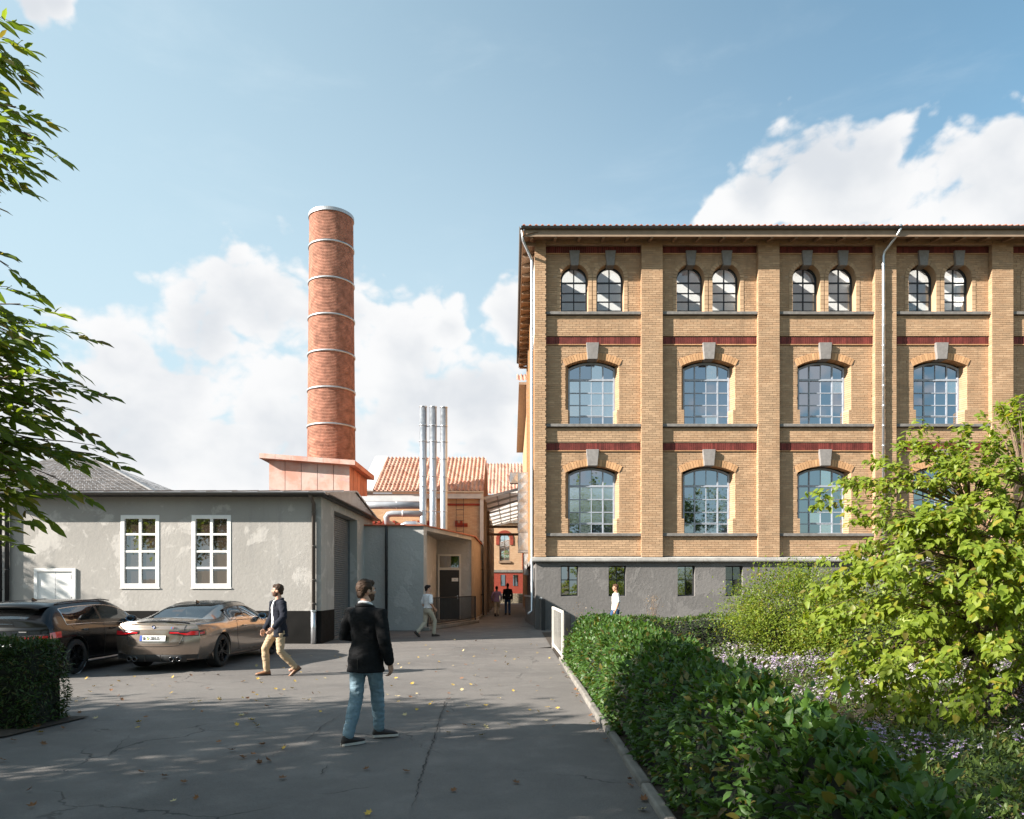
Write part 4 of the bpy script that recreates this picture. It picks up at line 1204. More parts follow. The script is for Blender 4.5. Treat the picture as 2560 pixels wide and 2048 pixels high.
g = MB(); half_gutter(g, (-8.5, HY - .35, 7.02), (-1.6, HY - .35, 7.02), .09); g.build('gutter', M_palegrey, hall, smooth=True)
mb = MB(); mb.box(-8.5, -1.7, HY - .3, HY - .002, 6.62, 6.9); mb.build('fascia', M_palegrey, hall)
mb = MB(); mb.box(-3.7, -1.77, HY - .06, HY - .002, 6.25, 6.36); mb.build('red_band', M_redwall, hall)
for (a, b) in ((-8.4, -6.2), (-5.6, -4.4), (-3.2, -2.5)):    # corbelled brick panels
    mb = MB(); mb.box(a, b, HY - .05, HY - .003, 5.05, 5.15); mb.box(a, b, HY - .10, HY - .003, 5.15, 5.25)
    for k in range(int((b - a) / .28)): mb.box(a + k * .28, a + k * .28 + .14, HY - .13, HY - .003, 5.25, 5.4)
    mb.build('corbel', M_redwall, hall)
# white downpipe and post at the hall corner
cp = thing('white_corner_post', 'white steel post and fascia at the hall corner beside the passage', 'post', (-1.68, HY - .1, 0))
MB().box(-1.80, -1.60, HY - .2, HY - .02, 3.2, 7.05).build('post', M_palegrey, cp)
MB().tube([(-1.70, HY - .3, 3.95), (-1.64, HY - .3, 3.5), (-1.64, HY - .3, 0.2)], .06, 10).build('lower_pipe', M_palegrey, cp, smooth=True)
MB().tube([(-1.95, HY - .5, 4.02), (-1.85, HY - .5, 4.25), (-1.72, HY - .5, 4.2), (-1.62, HY - .5, 3.9), (-1.6, HY - .5, .1)], .04, 10).build('cable_conduit', M_black, cp, smooth=True)
for z in (1.2, 2.6): MB().box(-1.85, -1.55, HY - .52, HY - .48, z, z + .05).build('bracket', M_black, cp)
# ladder on the hall wall
ld = thing('wall_ladder', 'thin dark steel ladder on the hall wall right of the steel flues', 'ladder', (-2.85, HY - .2, 4))
for x in (-3.13, -2.72): MB().bar((x, HY - .22, 4.0), (x, HY - .22, 7.15), .025).build('stile', M_black, ld)
for k in range(10): MB().bar((-3.13, HY - .22, 4.15 + k * .31), (-2.72, HY - .22, 4.15 + k * .31), .02).build('rung', M_black, ld)

# three steel flues
M_flue = pmat('stainless_flue', (0.44, 0.46, 0.49), 0.40, metal=0.9, var=0.06, scale=2)
FZ = [9.28, 9.27, 9.25]; FXS = [-3.745, -3.325, -2.875]
names = ['leftmost of the three tall stainless steel flues', 'middle one of the three tall stainless steel flues', 'rightmost of the three tall stainless steel flues']
for x, zt, nm in zip(FXS, FZ, names):
    t = thing('steel_flue', nm, 'flue', (x, 31, 4.07), group='steel flues on the porch roof')
    r = .152
    MB().lathe([(r, 4.07), (r, zt), (r - .01, zt), (r - .01, zt - .5)], x, 31, 28).build('pipe', M_flue, t, smooth=True)
    for z in [zt - .02, zt - .8, zt - 1.47, zt - 2.2, zt - 2.95, zt - 3.55 if x > -3.7 else zt - 3.38, zt - 4.4]:
        MB().lathe([(r, z - .02), (r + .012, z - .02), (r + .012, z + .02), (r, z + .02)], x, 31, 28).build('joint_band', M_zinc, t, smooth=True)
br = thing('flue_brackets', 'grey clamp bars tying the three steel flues together', 'bracket', (-3.3, 31.05, 5))
for z in (8.47, 7.8, 4.85): MB().bar((FXS[0], 31.17, z), (FXS[2], 31.17, z), .035).build('clamp_bar', M_zinc, br)
# horizontal ducts
M_duct = pmat('grey_insulated_duct', (0.33, 0.345, 0.37), 0.5, metal=0.2, var=0.1)
dk_ = thing('horizontal_duct', 'wide grey horizontal duct running left from the steel flues', 'duct', (-5, 31.2, 5.2))
MB().tube([(-7.2, 31.25, 5.14), (-5.5, 31.25, 5.14), (-3.745, 31.2, 5.14)], .155, 22).build('pipe', M_duct, dk_, smooth=True)
MB().lathe([(.156, 0), (.168, 0), (.168, .04), (.156, .04)], 0, 0, 22).build('strap', M_white, dk_)
s_ = [o for o in dk_.children if o.name.startswith('strap')][0]; s_.matrix_parent_inverse = Matrix.Translation(-Vector(dk_.location)); s_.location = (-4.92, 31.25, 5.14); s_.rotation_euler = (0, R(90), 0)
MB().box(-7.2, -3.9, 31.7, 32.6, 5.36, 5.58).build('tray', M_palegrey, dk_)
d2 = thing('horizontal_duct', 'thin grey duct with a bent end below the wide duct', 'duct', (-4.6, 31, 4.6))
MB().tube([(-3.75, 30.95, 4.75), (-5.05, 30.95, 4.75), (-5.2, 30.95, 4.72), (-5.28, 30.95, 4.6), (-5.26, 31.0, 4.4), (-5.1, 31.3, 4.3), (-5.1, 31.6, 4.1)], .13, 18).build('pipe', M_duct, d2, smooth=True)
MB().lathe([(.132, 0), (.142, 0), (.142, .05), (.132, .05)], 0, 0, 18).build('strap', M_white, d2)
s_ = [o for o in d2.children if o.name.startswith('strap')][0]; s_.matrix_parent_inverse = Matrix.Translation(-Vector(d2.location)); s_.location = (-4.62, 30.95, 4.75); s_.rotation_euler = (0, R(90), 0)
vt = thing('roof_vent', 'low rounded zinc vent elbow on the porch roof', 'vent', (-4.1, 30, 4.07))
MB().tube([(-4.5, 30.2, 4.0), (-4.48, 30.2, 4.18), (-4.35, 30.2, 4.24), (-4.0, 30.2, 4.24), (-3.75, 30.4, 4.2)], .13, 16).build('elbow', M_zinc, vt, smooth=True)

# ------------------------------------------------------------------ galvanised duct with creased panels
gd = thing('galvanised_air_duct', 'galvanised sheet air duct with creased panels climbing the factory side wall', 'duct', (0.6, 41, 2.2))
def creased(mb, x0, x1, y0, y1, z0, z1):
    xm, ym, zm = (x0 + x1) / 2, (y0 + y1) / 2, (z0 + z1) / 2; e = .05
    mb.add([(x0, y0, z0), (x1, y0, z0), (x1, y0, z1), (x0, y0, z1), (xm, y0 - e, zm)], [(0, 1, 4), (1, 2, 4), (2, 3, 4), (3, 0, 4)])
    mb.add([(x0, y1, z0), (x0, y0, z0), (x0, y0, z1), (x0, y1, z1), (x0 - e, ym, zm)], [(0, 1, 4), (1, 2, 4), (2, 3, 4), (3, 0, 4)])
    mb.box(x0 + .001, x1 - .001, y0 + .001, y1, z0, z1, skip='')
    mb.box(x0 - .02, x1 + .02, y0 - .02, y1, z1 - .02, z1 + .002)
DY = 41.0
zs = list(np.arange(4.72, 8.0, 0.56)) + [8.05]
for a, b in zip(zs[:-1], zs[1:]):
    m_ = MB(); creased(m_, 0.34, 0.88, DY, DY + .5, a, b - .004); m_.build('duct_section', M_galv, gd)
m_ = MB(); creased(m_, -.12, .33, DY, DY + .5, 7.45, 8.05); m_.build('duct_elbow', M_galv, gd)
m_ = MB(); creased(m_, 0.36, 1.02, DY, DY + .5, 3.72, 4.70); m_.build('duct_elbow', M_galv, gd)
m_ = MB(); m_.box(0.34, 1.02, DY - .06, DY + .5, 3.58, 3.70); m_.build('flange', M_zinc, gd)
for a, b in ((2.95, 3.57), (2.33, 2.94)):
    m_ = MB(); creased(m_, 0.66, 1.0, DY, DY + .4, a, b); m_.build('duct_section', M_galv, gd)
for z in (6.35, 5.2): MB().bar((0.88, DY + .2, z), (1.05, DY + .2, z), .03).build('bracket', M_black, gd)

# ------------------------------------------------------------------ glazed canopy over the passage
cn = thing('glass_canopy', 'pale steel canopy with glass panels spanning the passage', 'canopy', (-.7, 52, 7))
M_canopy_glass = leaf_mat('hazy_canopy_glass', (0.75, 0.74, 0.72), (0.82, 0.80, 0.78), trans=.75, tcol=(1, 1, 1))
cx0, cx1, cy0, cy1 = -1.62, 0.62, 42.2, 62.0
zc_ = lambda x: 6.78 + (x - cx0) * .27
for y in np.linspace(cy0, cy1, 8): MB().bar((cx0, y, zc_(cx0) - .06), (cx1, y, zc_(cx1) - .06), .09, .12).build('rafter', M_palegrey, cn)
for x in np.linspace(cx0, cx1, 4): MB().bar((x, cy0, zc_(x)), (x, cy1, zc_(x)), .06, .08).build('purlin', M_palegrey, cn)
ysn = np.linspace(cy0, cy1, 8); xsn = np.linspace(cx0, cx1, 4)
for i in range(7):
    for j in range(3):
        a, b = xsn[j] + .03, xsn[j + 1] - .03; c, d = ysn[i] + .05, ysn[i + 1] - .05
        MB().hull8([(a, c, zc_(a) + .045), (b, c, zc_(b) + .045), (b, d, zc_(b) + .045), (a, d, zc_(a) + .045)], [(a, c, zc_(a) + .055), (b, c, zc_(b) + .055), (b, d, zc_(b) + .055), (a, d, zc_(a) + .055)]).build('glass_panel', M_canopy_glass, cn)
for y, z in ((47, 5.5), (49, 5.15)): MB().bar((cx0 - .1, y, z), (1.0, y, z), .1, .16).build('tie_beam', M_fascia, cn)
pw = thing('passage_posts', 'tall pale timber clad posts along the left side of the passage', 'post', (-1.6, 48, 0))
for y in (43.5, 49.0, 55.0, 61.0): MB().box(-1.72, -1.5, y, y + .5, 0, zc_(-1.6) - .1).build('post', M_rough2, pw)

# ------------------------------------------------------------------ rear wing and building closing the passage
rw = thing('rear_wing', 'farther yellow brick wing with red tiled eave behind the factory corner', 'building', (3, 55, 0))
MB().box(1.0, 8, 45.1, 68, 0, 14.2).build('wall', M_side, rw)
mb = MB(); mb.box(.42, 1.1, 45.05, 68, 14.05, 14.2); mb.build('eave', M_fascia, rw)
V, F = pantiles(0.3, 3.0, 45.0, 14.3, R(25), 6); stuff(np_mesh('roof_tiles', V, F, M_tile2, rw))
fe = thing('far_brick_house', 'yellow brick house with red-arched window and red base closing the passage', 'building', (0, 74, 0))
FEY = 74.0
mb = MB(); wall_sheet(mb, -4, 4, 3.35, 10.9, FEY, [Arch(-.74, .53, 4.25, 7.0, .53).prof()], 12); mb.build('wall', M_hall, fe)
MB().box(-4, 4, FEY - .06, FEY + .4, .98, 3.1).build('red_base', M_redwall, fe)
MB().box(-4, 4, FEY - .12, FEY + .4, 0, .98).build('rubble_plinth', pmat('rubble', (.2, .17, .12), .9, var=.5, scale=8, bump=1.0, bscale=12), fe)
MB().box(-4, 4, FEY - .14, FEY + .2, 3.1, 3.35).build('string_course', M_kerb, fe)
MB().box(-4, 4, FEY - .14, FEY + .2, 8.05, 8.35).build('string_course', M_kerb, fe)
V, F = pantiles(-4.2, 4.2, FEY - .3, 10.95, R(34), 13, .55, .36, .055, 6, .09)
stuff(np_mesh('roof_tiles', V, F, M_tile2, fe))
fa = Arch(-.74, .53, 4.25, 7.0, .53)
r0 = MB(); 
for k in range(20):
    b0 = -math.pi / 2 * 1.0 + math.pi * k / 20 + .01; b1 = -math.pi / 2 + math.pi * (k + 1) / 20 - .01
    r0.prism([(fa.xc + rr_ * math.sin(b_), fa.zc + rr_ * math.cos(b_)) for rr_, b_ in ((.54, b0), (.54, b1), (.86, b1), (.86, b0))], FEY - .08, FEY + .1)
for sg in (-1, 1): r0.box(*sorted((fa.xc + sg * .54, fa.xc + sg * .86)), FEY - .08, FEY + .1, fa.zc - .6, fa.zc - .02)
stuff(r0.build('red_arch', M_redwall, fe))
fr = MB(); frame_ring(fr, fa.outline(.53, 4.25, 7.0, .529), fa.outline(.45, 4.33, 6.92, .449), FEY + .12, FEY + .2)
fr.box(fa.xc - .02, fa.xc + .02, FEY + .13, FEY + .18, 4.3, 6.9)
for z in (5.0, 5.7, 6.35): fr.box(fa.xc - .5, fa.xc + .5, FEY + .128, FEY + .18, z - .02, z + .02)
fw_ = fr.build('window', M_fascia, fe)
MB().prism(fa.outline(.5, 4.27, 6.97, .499), FEY + .15, FEY + .17).build('pane', glass_mat('bright_glass', .75, (.3, .3, .3)), fw_)
MB().box(fa.xc - .62, fa.xc + .62, FEY - .12, FEY + .1, 4.05, 4.24).build('sill', M_fascia, fe)
for x in (-1.15, .1): MB().box(x, x + .45, FEY - .09, FEY - .05, 1.75, 2.85).build('lower_window', M_glass_dark if x < 0 else M_glass_dark, fe)
for k in range(18): MB().box(1.02, 1.32 + (.14 if k % 2 else 0), FEY - .05, FEY + .1, 3.4 + k * .28, 3.66 + k * .28).build('quoin', M_redwall, fe)
# side fence of the ramp and black post
bp = thing('passage_fence', 'dark grey fence with black end post along the factory side wall', 'fence', (1.0, 33, 0))
MB().box(1.12, 1.27, 28.0, 28.1, 0, 1.22).build('end_post', M_black, bp, bevel=.01)
MB().bar((1.12, 28.05, 1.25), (0.62, 36, 1.25), .06, .07).build('top_rail', M_palegrey, bp)
for k in range(16):
    a = Vector((1.11, 28.3, 0)).lerp(Vector((0.64, 36, 0)), k / 16); b = Vector((1.11, 28.3, 0)).lerp(Vector((0.64, 36, 0)), (k + .93) / 16)
    MB().hull8([a, b, b + Vector((.03, 0, 0)), a + Vector((.03, 0, 0))], [p + Vector((0, 0, 1.18)) for p in (a, b, b + Vector((.03, 0, 0)), a + Vector((.03, 0, 0)))]).build('board', M_sill, bp)
# pale bar fence beside the hedge end
M_pale = pmat('cream_rail_paint', (0.66, 0.62, 0.56), 0.6, var=0.08)
gfence = railing('garden_railing', 'pale painted bar railing at the far end of the long hedge', (1.15, 16.75, 0), (1.12, 20.2, 0), 1.12, 9, M_pale, 0.0, .05, .012, .05)
MB().box(1.19, 1.33, 16.66, 16.74, 0, 1.08).build('end_cap_post', M_black, gfence, bevel=.01)
# ------------------------------------------------------------------ cars
def car_paint(name, col, flake=0.4, rough=0.28, metal=0.6):
    m = bpy.data.materials.new(name); m.use_nodes = True
    nb = NB(m.node_tree); b = m.node_tree.nodes['Principled BSDF']; o = nb.obj()
    nb.put(b.inputs['Base Color'], nb.mix(nb.smooth(nb.noise(o, 900, 2), .4, .6), tuple(v * .93 for v in col), col))
    b.inputs['Metallic'].default_value = metal; b.inputs['Roughness'].default_value = rough
    b.inputs['Coat Weight'].default_value = 1.0; b.inputs['Coat Roughness'].default_value = 0.03
    return m
M_bronze = car_paint('bronze_paint', (0.40, 0.32, 0.265), metal=0.8, rough=.22)
M_blackpaint = car_paint('black_paint', (0.004, 0.004, 0.005), metal=0.0, rough=.25)
M_blackpaint.node_tree.nodes['Principled BSDF'].inputs['Coat Weight'].default_value = .35; M_blackpaint.node_tree.nodes['Principled BSDF'].inputs['Specular IOR Level'].default_value = .35
M_carglass = glass_mat('car_glass', 0.14, (0.012, 0.013, 0.014), transp=0.25)
M_rubber = pmat('tyre_rubber', (0.018, 0.018, 0.018), 0.8, var=0.2)
M_rim = pmat('black_rim', (0.02, 0.02, 0.021), 0.3, metal=0.5)
M_trim = pmat('gloss_black_trim', (0.012, 0.012, 0.013), 0.25)
M_satin = pmat('satin_black_plastic', (0.02, 0.02, 0.021), 0.55)
M_chrome = pmat('chrome', (0.75, 0.75, 0.76), 0.12, metal=1.0, var=0.02)
M_exh = pmat('dark_exhaust_metal', (0.10, 0.10, 0.105), 0.25, metal=1.0)
def lamp_mat(name, col):
    m = bpy.data.materials.new(name); m.use_nodes = True; b = m.node_tree.nodes['Principled BSDF']
    b.inputs['Base Color'].default_value = col + (1,); b.inputs['Roughness'].default_value = .12; b.inputs['Coat Weight'].default_value = 1
    return m
M_red = lamp_mat('red_tail_lens', (0.62, 0.012, 0.018)); M_smoke = lamp_mat('smoked_lens', (0.035, 0.012, 0.014))
M_plate = pmat('plate_white', (0.8, 0.8, 0.78), 0.4, var=0.02); M_eu = pmat('plate_blue', (0.01, 0.06, 0.35), 0.4)
M_txt = pmat('plate_black_print', (0.01, 0.01, 0.01), 0.5)
M_seat = pmat('pale_leather_seat', (0.42, 0.38, 0.33), 0.7)

def catmull(P, n):
    """P (k,...) control points -> fine array through them"""
    P = np.asarray(P, float); k = len(P); out = []
    for i in range(k - 1):
        p0 = P[max(i - 1, 0)]; p1 = P[i]; p2 = P[i + 1]; p3 = P[min(i + 2, k - 1)]
        for t in np.linspace(0, 1, n, endpoint=False):
            out.append(0.5 * ((2 * p1) + (-p0 + p2) * t + (2*p0 - 5*p1 + 4*p2 - p3) * t * t + (-p0 + 3*p1 - 3*p2 + p3) * t ** 3))
    out.append(P[-1]); return np.array(out)

def grid_mesh(Gd, keep, name, mat, parent, mirror=True, off=0.0, flip=False):
    """Gd (nu,nv,3); keep(nu-1,nv-1) bool; mirrored in x"""
    nu, nv = Gd.shape[:2]
    V = Gd.reshape(-1, 3).copy()
    if off:
        du = np.gradient(Gd, axis=0); dv = np.gradient(Gd, axis=1); n = np.cross(du, dv); n /= np.linalg.norm(n, axis=2, keepdims=True) + 1e-9
        V = (Gd + n * off).reshape(-1, 3)
    F = [(i*nv + j, (i+1)*nv + j, (i+1)*nv + j + 1, i*nv + j + 1) for i in range(nu - 1) for j in range(nv - 1) if keep[i, j]]
    if not F: return None
    F = np.array(F)
    if flip: F = F[:, ::-1]
    if mirror:
        V2 = V * np.array([-1, 1, 1]); F2 = F[:, ::-1] + len(V)
        V = np.vstack([V, V2]); F = np.vstack([F, F2])
    used = np.unique(F); mp = -np.ones(len(V), int); mp[used] = np.arange(len(used))
    me_o = np_mesh(name, V[used], mp[F], mat, parent, world=False, smooth=True)
    bm = bmesh.new(); bm.from_mesh(me_o.data); bmesh.ops.remove_doubles(bm, verts=bm.verts, dist=0.0008); bmesh.ops.recalc_face_normals(bm, faces=bm.faces)
    bm.to_mesh(me_o.data); bm.free()
    return me_o

def text_obj(s, size, mat, parent, loc, rot, name='lettering', bold=0.0):
    cu = bpy.data.curves.new(name, 'FONT'); cu.body = s; cu.size = size; cu.extrude = 0.0012; cu.offset = bold
    cu.align_x = 'LEFT'; cu.align_y = 'CENTER'
    tmp = bpy.data.objects.new(name + '_tmp', cu); COL.objects.link(tmp)
    bpy.context.view_layer.update()
    me = bpy.data.meshes.new_from_object(tmp.evaluated_get(bpy.context.evaluated_depsgraph_get()))
    bpy.data.objects.remove(tmp)
    me.materials.clear(); me.materials.append(mat)
    o = link(name, me, parent, world=False); o.location = loc; o.rotation_euler = rot
    return o

def wheel(parent, x, y, r, w, side, spokes=10):
    """tyre with rim as sub-part; outer side towards +x*side"""
    mb = MB(); prof = [(r*.70, -w/2), (r*.93, -w/2), (r*.985, -w/2 + .02), (r, -w/4), (r, w/4), (r*.985, w/2 - .02), (r*.93, w/2), (r*.70, w/2)]
    mb.lathe(prof, 0, 0, 40)
    t = mb.build('wheel', M_rubber, parent, smooth=True, world=False)
    t.location = (x, y, r); t.rotation_euler = (0, R(90) * side, 0)
    rm = MB()
    rm.lathe([(r*.72, w/2 - .004), (r*.69, w/2 + .002), (r*.66, w/2 - .02), (r*.64, w/2 - .09), (0.02, w/2 - .10)], 0, 0, 40)
    for k in range(spokes // 2):
        for d in (-.13, .13):
            a = 2 * math.pi * k / (spokes // 2)
            p0 = Vector((math.cos(a + d * 2.2) * r * .12, math.sin(a + d * 2.2) * r * .12, w/2 - .035)); p1 = Vector((math.cos(a + d) * r * .67, math.sin(a + d) * r * .67, w/2 - .012))
            rm.bar(p0, p1, .026, .03)
    rm.lathe([(0.0, w/2 - .015), (.05, w/2 - .015), (.06, w/2 - .04), (.06, w/2 - .1)], 0, 0, 20)
    ro = rm.build('rim', M_rim, t, world=False)
    return t

def build_car(spec):
    """spec: stations (y), rows per station (x,z) x 8 from sill to centre line"""
    c = thing(spec['name'], spec['label'], 'car', spec['loc'], spec['rot'])
    paint = spec['paint']
    ctrl = np.array([[(p[0], y + sh, p[1]) for p, sh in zip(rows, spec['shear'](y))] for y, rows in spec['stations']])
    NU, NV = 7, 5
    A1 = catmull(ctrl, NU)                            # along the car
    Gd = catmull(A1.transpose(1, 0, 2), NV).transpose(1, 0, 2)
    nu, nv = Gd.shape[:2]
    Gd[:, -1, 0] = 0.0
    # rear face wraps round: curve the plan view of the ends
    uy = np.array([s[0] for s in spec['stations']])
    wheels = [(spec['axles'][0], spec['wr']), (spec['axles'][1], spec['wr'])]
    keep = np.ones((nu - 1, nv - 1), bool)
    glass = np.zeros_like(keep)
    def ui(k): return k * NU
    def vi(k): return k * NV
    for (u0, u1, v0, v1) in spec['glass']:
        glass[ui(u0) if isinstance(u0, int) else int(round(u0 * NU)): int(round(u1 * NU)), int(round(v0 * NV)): int(round(v1 * NV))] = True
    # wheel arches
    for (ay, wr) in wheels:
        ra = wr + .055
        d = np.sqrt((Gd[..., 1] - ay) ** 2 + (Gd[..., 2] - wr) ** 2)
        side = (Gd[..., 0] > spec['halfw'] * .72)
        inside = (d < ra) & side & (np.arange(nv)[None, :] < vi(4))
        for i in range(nu - 1):
            for j in range(nv - 1):
                if inside[i:i+2, j:j+2].all(): keep[i, j] = False
        for i in range(nu):
            for j in range(nv):
                if inside[i, j]:
                    v = np.array([Gd[i, j, 1] - ay, Gd[i, j, 2] - wr]); n = np.linalg.norm(v) + 1e-6
                    v = v / n * ra; Gd[i, j, 1] = ay + v[0]; Gd[i, j, 2] = wr + v[1]
    body = grid_mesh(Gd, keep & ~glass, 'body', paint, c)
    gl = np.zeros_like(glass)
    for idx, (u0, u1, v0, v1) in enumerate(spec['glass']):
        g1 = np.zeros_like(glass); g1[int(round(u0 * NU)): int(round(u1 * NU)), int(round(v0 * NV)): int(round(v1 * NV))] = True
        nm = spec['gnames'][idx]
        go = grid_mesh(Gd, g1, nm, M_carglass, c, off=0.0)
    # black or body pillars: narrow strips over the side glass
    for (u0, u1, v0, v1, mt, nm) in spec.get('strips', []):
        g1 = np.zeros_like(glass); g1[int(round(u0 * NU)): int(round(u1 * NU)), int(round(v0 * NV)): int(round(v1 * NV))] = True
        grid_mesh(Gd, g1, nm, mt, c, off=spec.get('soff', .004))
    # chrome or black trim round the side glass
    for (uv, mt, rr) in spec.get('trims', []):
        pts = []
        for (u, v) in uv:
            pts.append((u * NU, v * NV))
        fine = []
        for (a, b) in zip(pts[:-1], pts[1:]):
            n = max(2, int(max(abs(b[0] - a[0]), abs(b[1] - a[1]))))
            for k in range(n): fine.append((a[0] + (b[0] - a[0]) * k / n, a[1] + (b[1] - a[1]) * k / n))
        fine.append(pts[-1])
        for sg in (-1, 1):
            path = [tuple(Gd[int(round(min(u, nu - 1))), int(round(min(v, nv - 1)))] * np.array([sg, 1, 1])) for u, v in fine]
            q = [path[0]] + [p for a, p in zip(path[:-1], path[1:]) if (Vector(p) - Vector(a)).length > 1e-3]
            MB().tube(q, rr, 6).build('window_trim', mt, c, smooth=True, world=False)
    # rear and front faces: loft the end outline to a bulged fascia
    def fascia(end, bulge, name, mat):
        ring = Gd[0 if end < 0 else nu - 1]              # sill -> centre top, half
        nb_ = 9; rows = []
        zt = ring[:, 2]
        Vv = []; 
        for t in np.linspace(0, 1, nb_):
            row = []
            for p in ring:
                x = p[0] * (1 - t); y = p[1] + end * bulge(p[2]) * (1 - (1 - t) ** 2.6)
                row.append((x, y, p[2]))
            rows.append(row)
        A = np.array(rows)
        k = np.ones((nb_ - 1, len(ring) - 1), bool)
        return grid_mesh(A, k, name, mat, c), A
    rear, RA = fascia(-1, spec['rear_bulge'], 'rear_panel', paint)
    fascia(1, spec['front_bulge'], 'front_panel', paint)
    ring = Gd[0]
    zs = ring[:, 2]; half = ring[:, 0]; ye = ring[:, 1]
    order = np.argsort(zs)
    def rear_pt(x, z, off=0.006):
        hx = np.interp(z, zs[order], half[order]); y0 = np.interp(z, zs[order], ye[order])
        t = 1 - min(1, abs(x) / max(hx, 1e-3))
        return Vector((x, y0 - spec['rear_bulge'](z) * (1 - (1 - t) ** 2.6) - off, z))
    def rear_patch(poly_x, zlo, zhi, mat, name, n=12, off=.006, parent=c, m=4, thick=0.0):
        """patch between zlo(x) and zhi(x) over poly_x=(x0,x1)"""
        V = []; F = []
        for i in range(n + 1):
            x = poly_x[0] + (poly_x[1] - poly_x[0]) * i / n
            for j in range(m + 1):
                z = zlo(x) + (zhi(x) - zlo(x)) * j / m
                edge = 0 if thick == 0 else (0 if (i in (0, n) or j in (0, m)) else thick)
                V.append(rear_pt(x, z, off + edge))
        F = [(i*(m+1)+j, (i+1)*(m+1)+j, (i+1)*(m+1)+j+1, i*(m+1)+j+1) for i in range(n) for j in range(m)]
        return np_mesh(name, V, F, mat, parent, world=False, smooth=True)
    def side_patch(ulo, uhi, v0, v1, mat, name, off=.005):
        for sg in (1, -1):
            g1 = np.zeros_like(glass); g1[int(round(ulo * NU)): int(round(uhi * NU)), int(round(v0 * NV)): int(round(v1 * NV))] = True
            g = Gd * np.array([sg, 1, 1])
            grid_mesh(g, g1, name, mat, c, mirror=False, off=off * -sg if spec.get('flipoff') else off * sg)
    # wheel arch liners, wheels and underbody
    for (ay, wr) in wheels:
        for sg in (-1, 1):
            wheel(c, sg * (spec['halfw'] - .13), ay, wr, .25, sg)
            lin = MB(); seg = 24; ra = wr + .06
            Vl = []
            for k in range(seg + 1):
                a = math.pi * (-0.12 + 1.24 * k / seg)
                for xx in (spec['halfw'] - .012, spec['halfw'] - .42): Vl.append((sg * xx, ay + ra * math.cos(a), wr + ra * math.sin(a)))
            lin.add(Vl, [(2*k, 2*k+1, 2*k+3, 2*k+2) for k in range(seg)])
            lin.build('arch_liner', M_satin, c, smooth=True, world=False)
            lip = [(sg * (spec['halfw'] - spec.get('lipin', .035)), ay + (wr + .052) * math.cos(a), wr + (wr + .052) * math.sin(a)) for a in np.linspace(-.12 * math.pi, 1.12 * math.pi, 30)]
            MB().tube(lip, .013, 6).build('arch_lip', spec.get('lip', paint), c, smooth=True, world=False)
    ub = MB(); hw = spec['halfw'] - .40
    ub.box(-hw, hw, spec['stations'][0][0] + .12, spec['stations'][-1][0] - .2, .17, .50); 
    ub.box(-spec['halfw'] + .1, spec['halfw'] - .1, spec['axles'][0] + .5, spec['axles'][1] - .5, .17, .5)
    ub.build('underbody', M_satin, c, world=False)
    return c, Gd, rear_pt, rear_patch, side_patch

# ---------------- bronze coupe
def st(y, *rows): return (y, rows)
coupe_st = [
 st(-2.28, (.74,.24),(.82,.36),(.855,.55),(.855,.74),(.79,.93),(.60,.985),(.32,1.00),(0,1.005)),
 st(-2.02, (.80,.22),(.88,.34),(.915,.55),(.915,.76),(.84,.945),(.62,.99),(.34,1.00),(0,1.005)),
 st(-1.72, (.82,.21),(.90,.33),(.94,.55),(.94,.78),(.86,.955),(.63,1.005),(.36,1.02),(0,1.03)),
 st(-1.38, (.83,.21),(.91,.33),(.945,.55),(.945,.79),(.86,.965),(.62,1.085),(.38,1.12),(0,1.135)),
 st(-.98,  (.84,.21),(.905,.33),(.935,.55),(.93,.78),(.85,.965),(.595,1.20),(.38,1.25),(0,1.265)),
 st(-.52,  (.84,.21),(.90,.32),(.92,.54),(.915,.76),(.845,.955),(.575,1.28),(.38,1.335),(0,1.35)),
 st(-.05,  (.84,.21),(.90,.31),(.915,.53),(.91,.75),(.845,.945),(.57,1.305),(.38,1.36),(0,1.375)),
 st(.40,   (.84,.21),(.90,.31),(.915,.53),(.91,.745),(.845,.935),(.58,1.285),(.39,1.335),(0,1.35)),
 st(.85,   (.84,.21),(.90,.31),(.915,.53),(.91,.74),(.845,.92),(.64,1.145),(.42,1.20),(0,1.22)),
 st(1.30,  (.83,.22),(.90,.32),(.925,.54),(.92,.74),(.84,.895),(.68,.965),(.42,1.005),(0,1.02)),
 st(1.75,  (.82,.23),(.90,.34),(.93,.55),(.92,.73),(.82,.86),(.66,.90),(.42,.93),(0,.945)),
 st(2.15,  (.78,.24),(.86,.36),(.885,.54),(.87,.69),(.77,.80),(.62,.84),(.40,.865),(0,.875)),
 st(2.40,  (.68,.25),(.74,.36),(.76,.52),(.75,.64),(.68,.72),(.56,.755),(.38,.775),(0,.785)),
]
bronze, GdB, rpt, rpatch, spatch = build_car(dict(name='coupe', label='bronze metallic two-door coupe parked by the plaster workshop', loc=(-6.98, 17.05, 0), rot=R(-3), paint=M_bronze, halfw=.93,
    stations=coupe_st, shear=lambda y: [0]*8, axles=(-1.40, 1.44), wr=.345,
    glass=[(4.15, 8.4, 4.12, 4.86), (2.35, 4.7, 5.15, 7), (7.55, 9.6, 5.15, 7)], gnames=['side_window', 'rear_window', 'windscreen'],
    strips=[(6.05, 6.2, 4.12, 4.86, M_trim, 'door_pillar'), (4.7, 7.5, 5.25, 7, M_trim, 'roof_panel')],
    trims=[([(4.15, 4.1), (8.4, 4.1), (8.4, 4.86), (4.15, 4.86), (4.15, 4.1)], M_trim, .008)],
    rear_bulge=lambda z: .16 + .05 * math.exp(-((z - .55) / .2) ** 2) - (.06 if z > .9 else 0), front_bulge=lambda z: .1))
cst = lambda v: (lambda x: v)
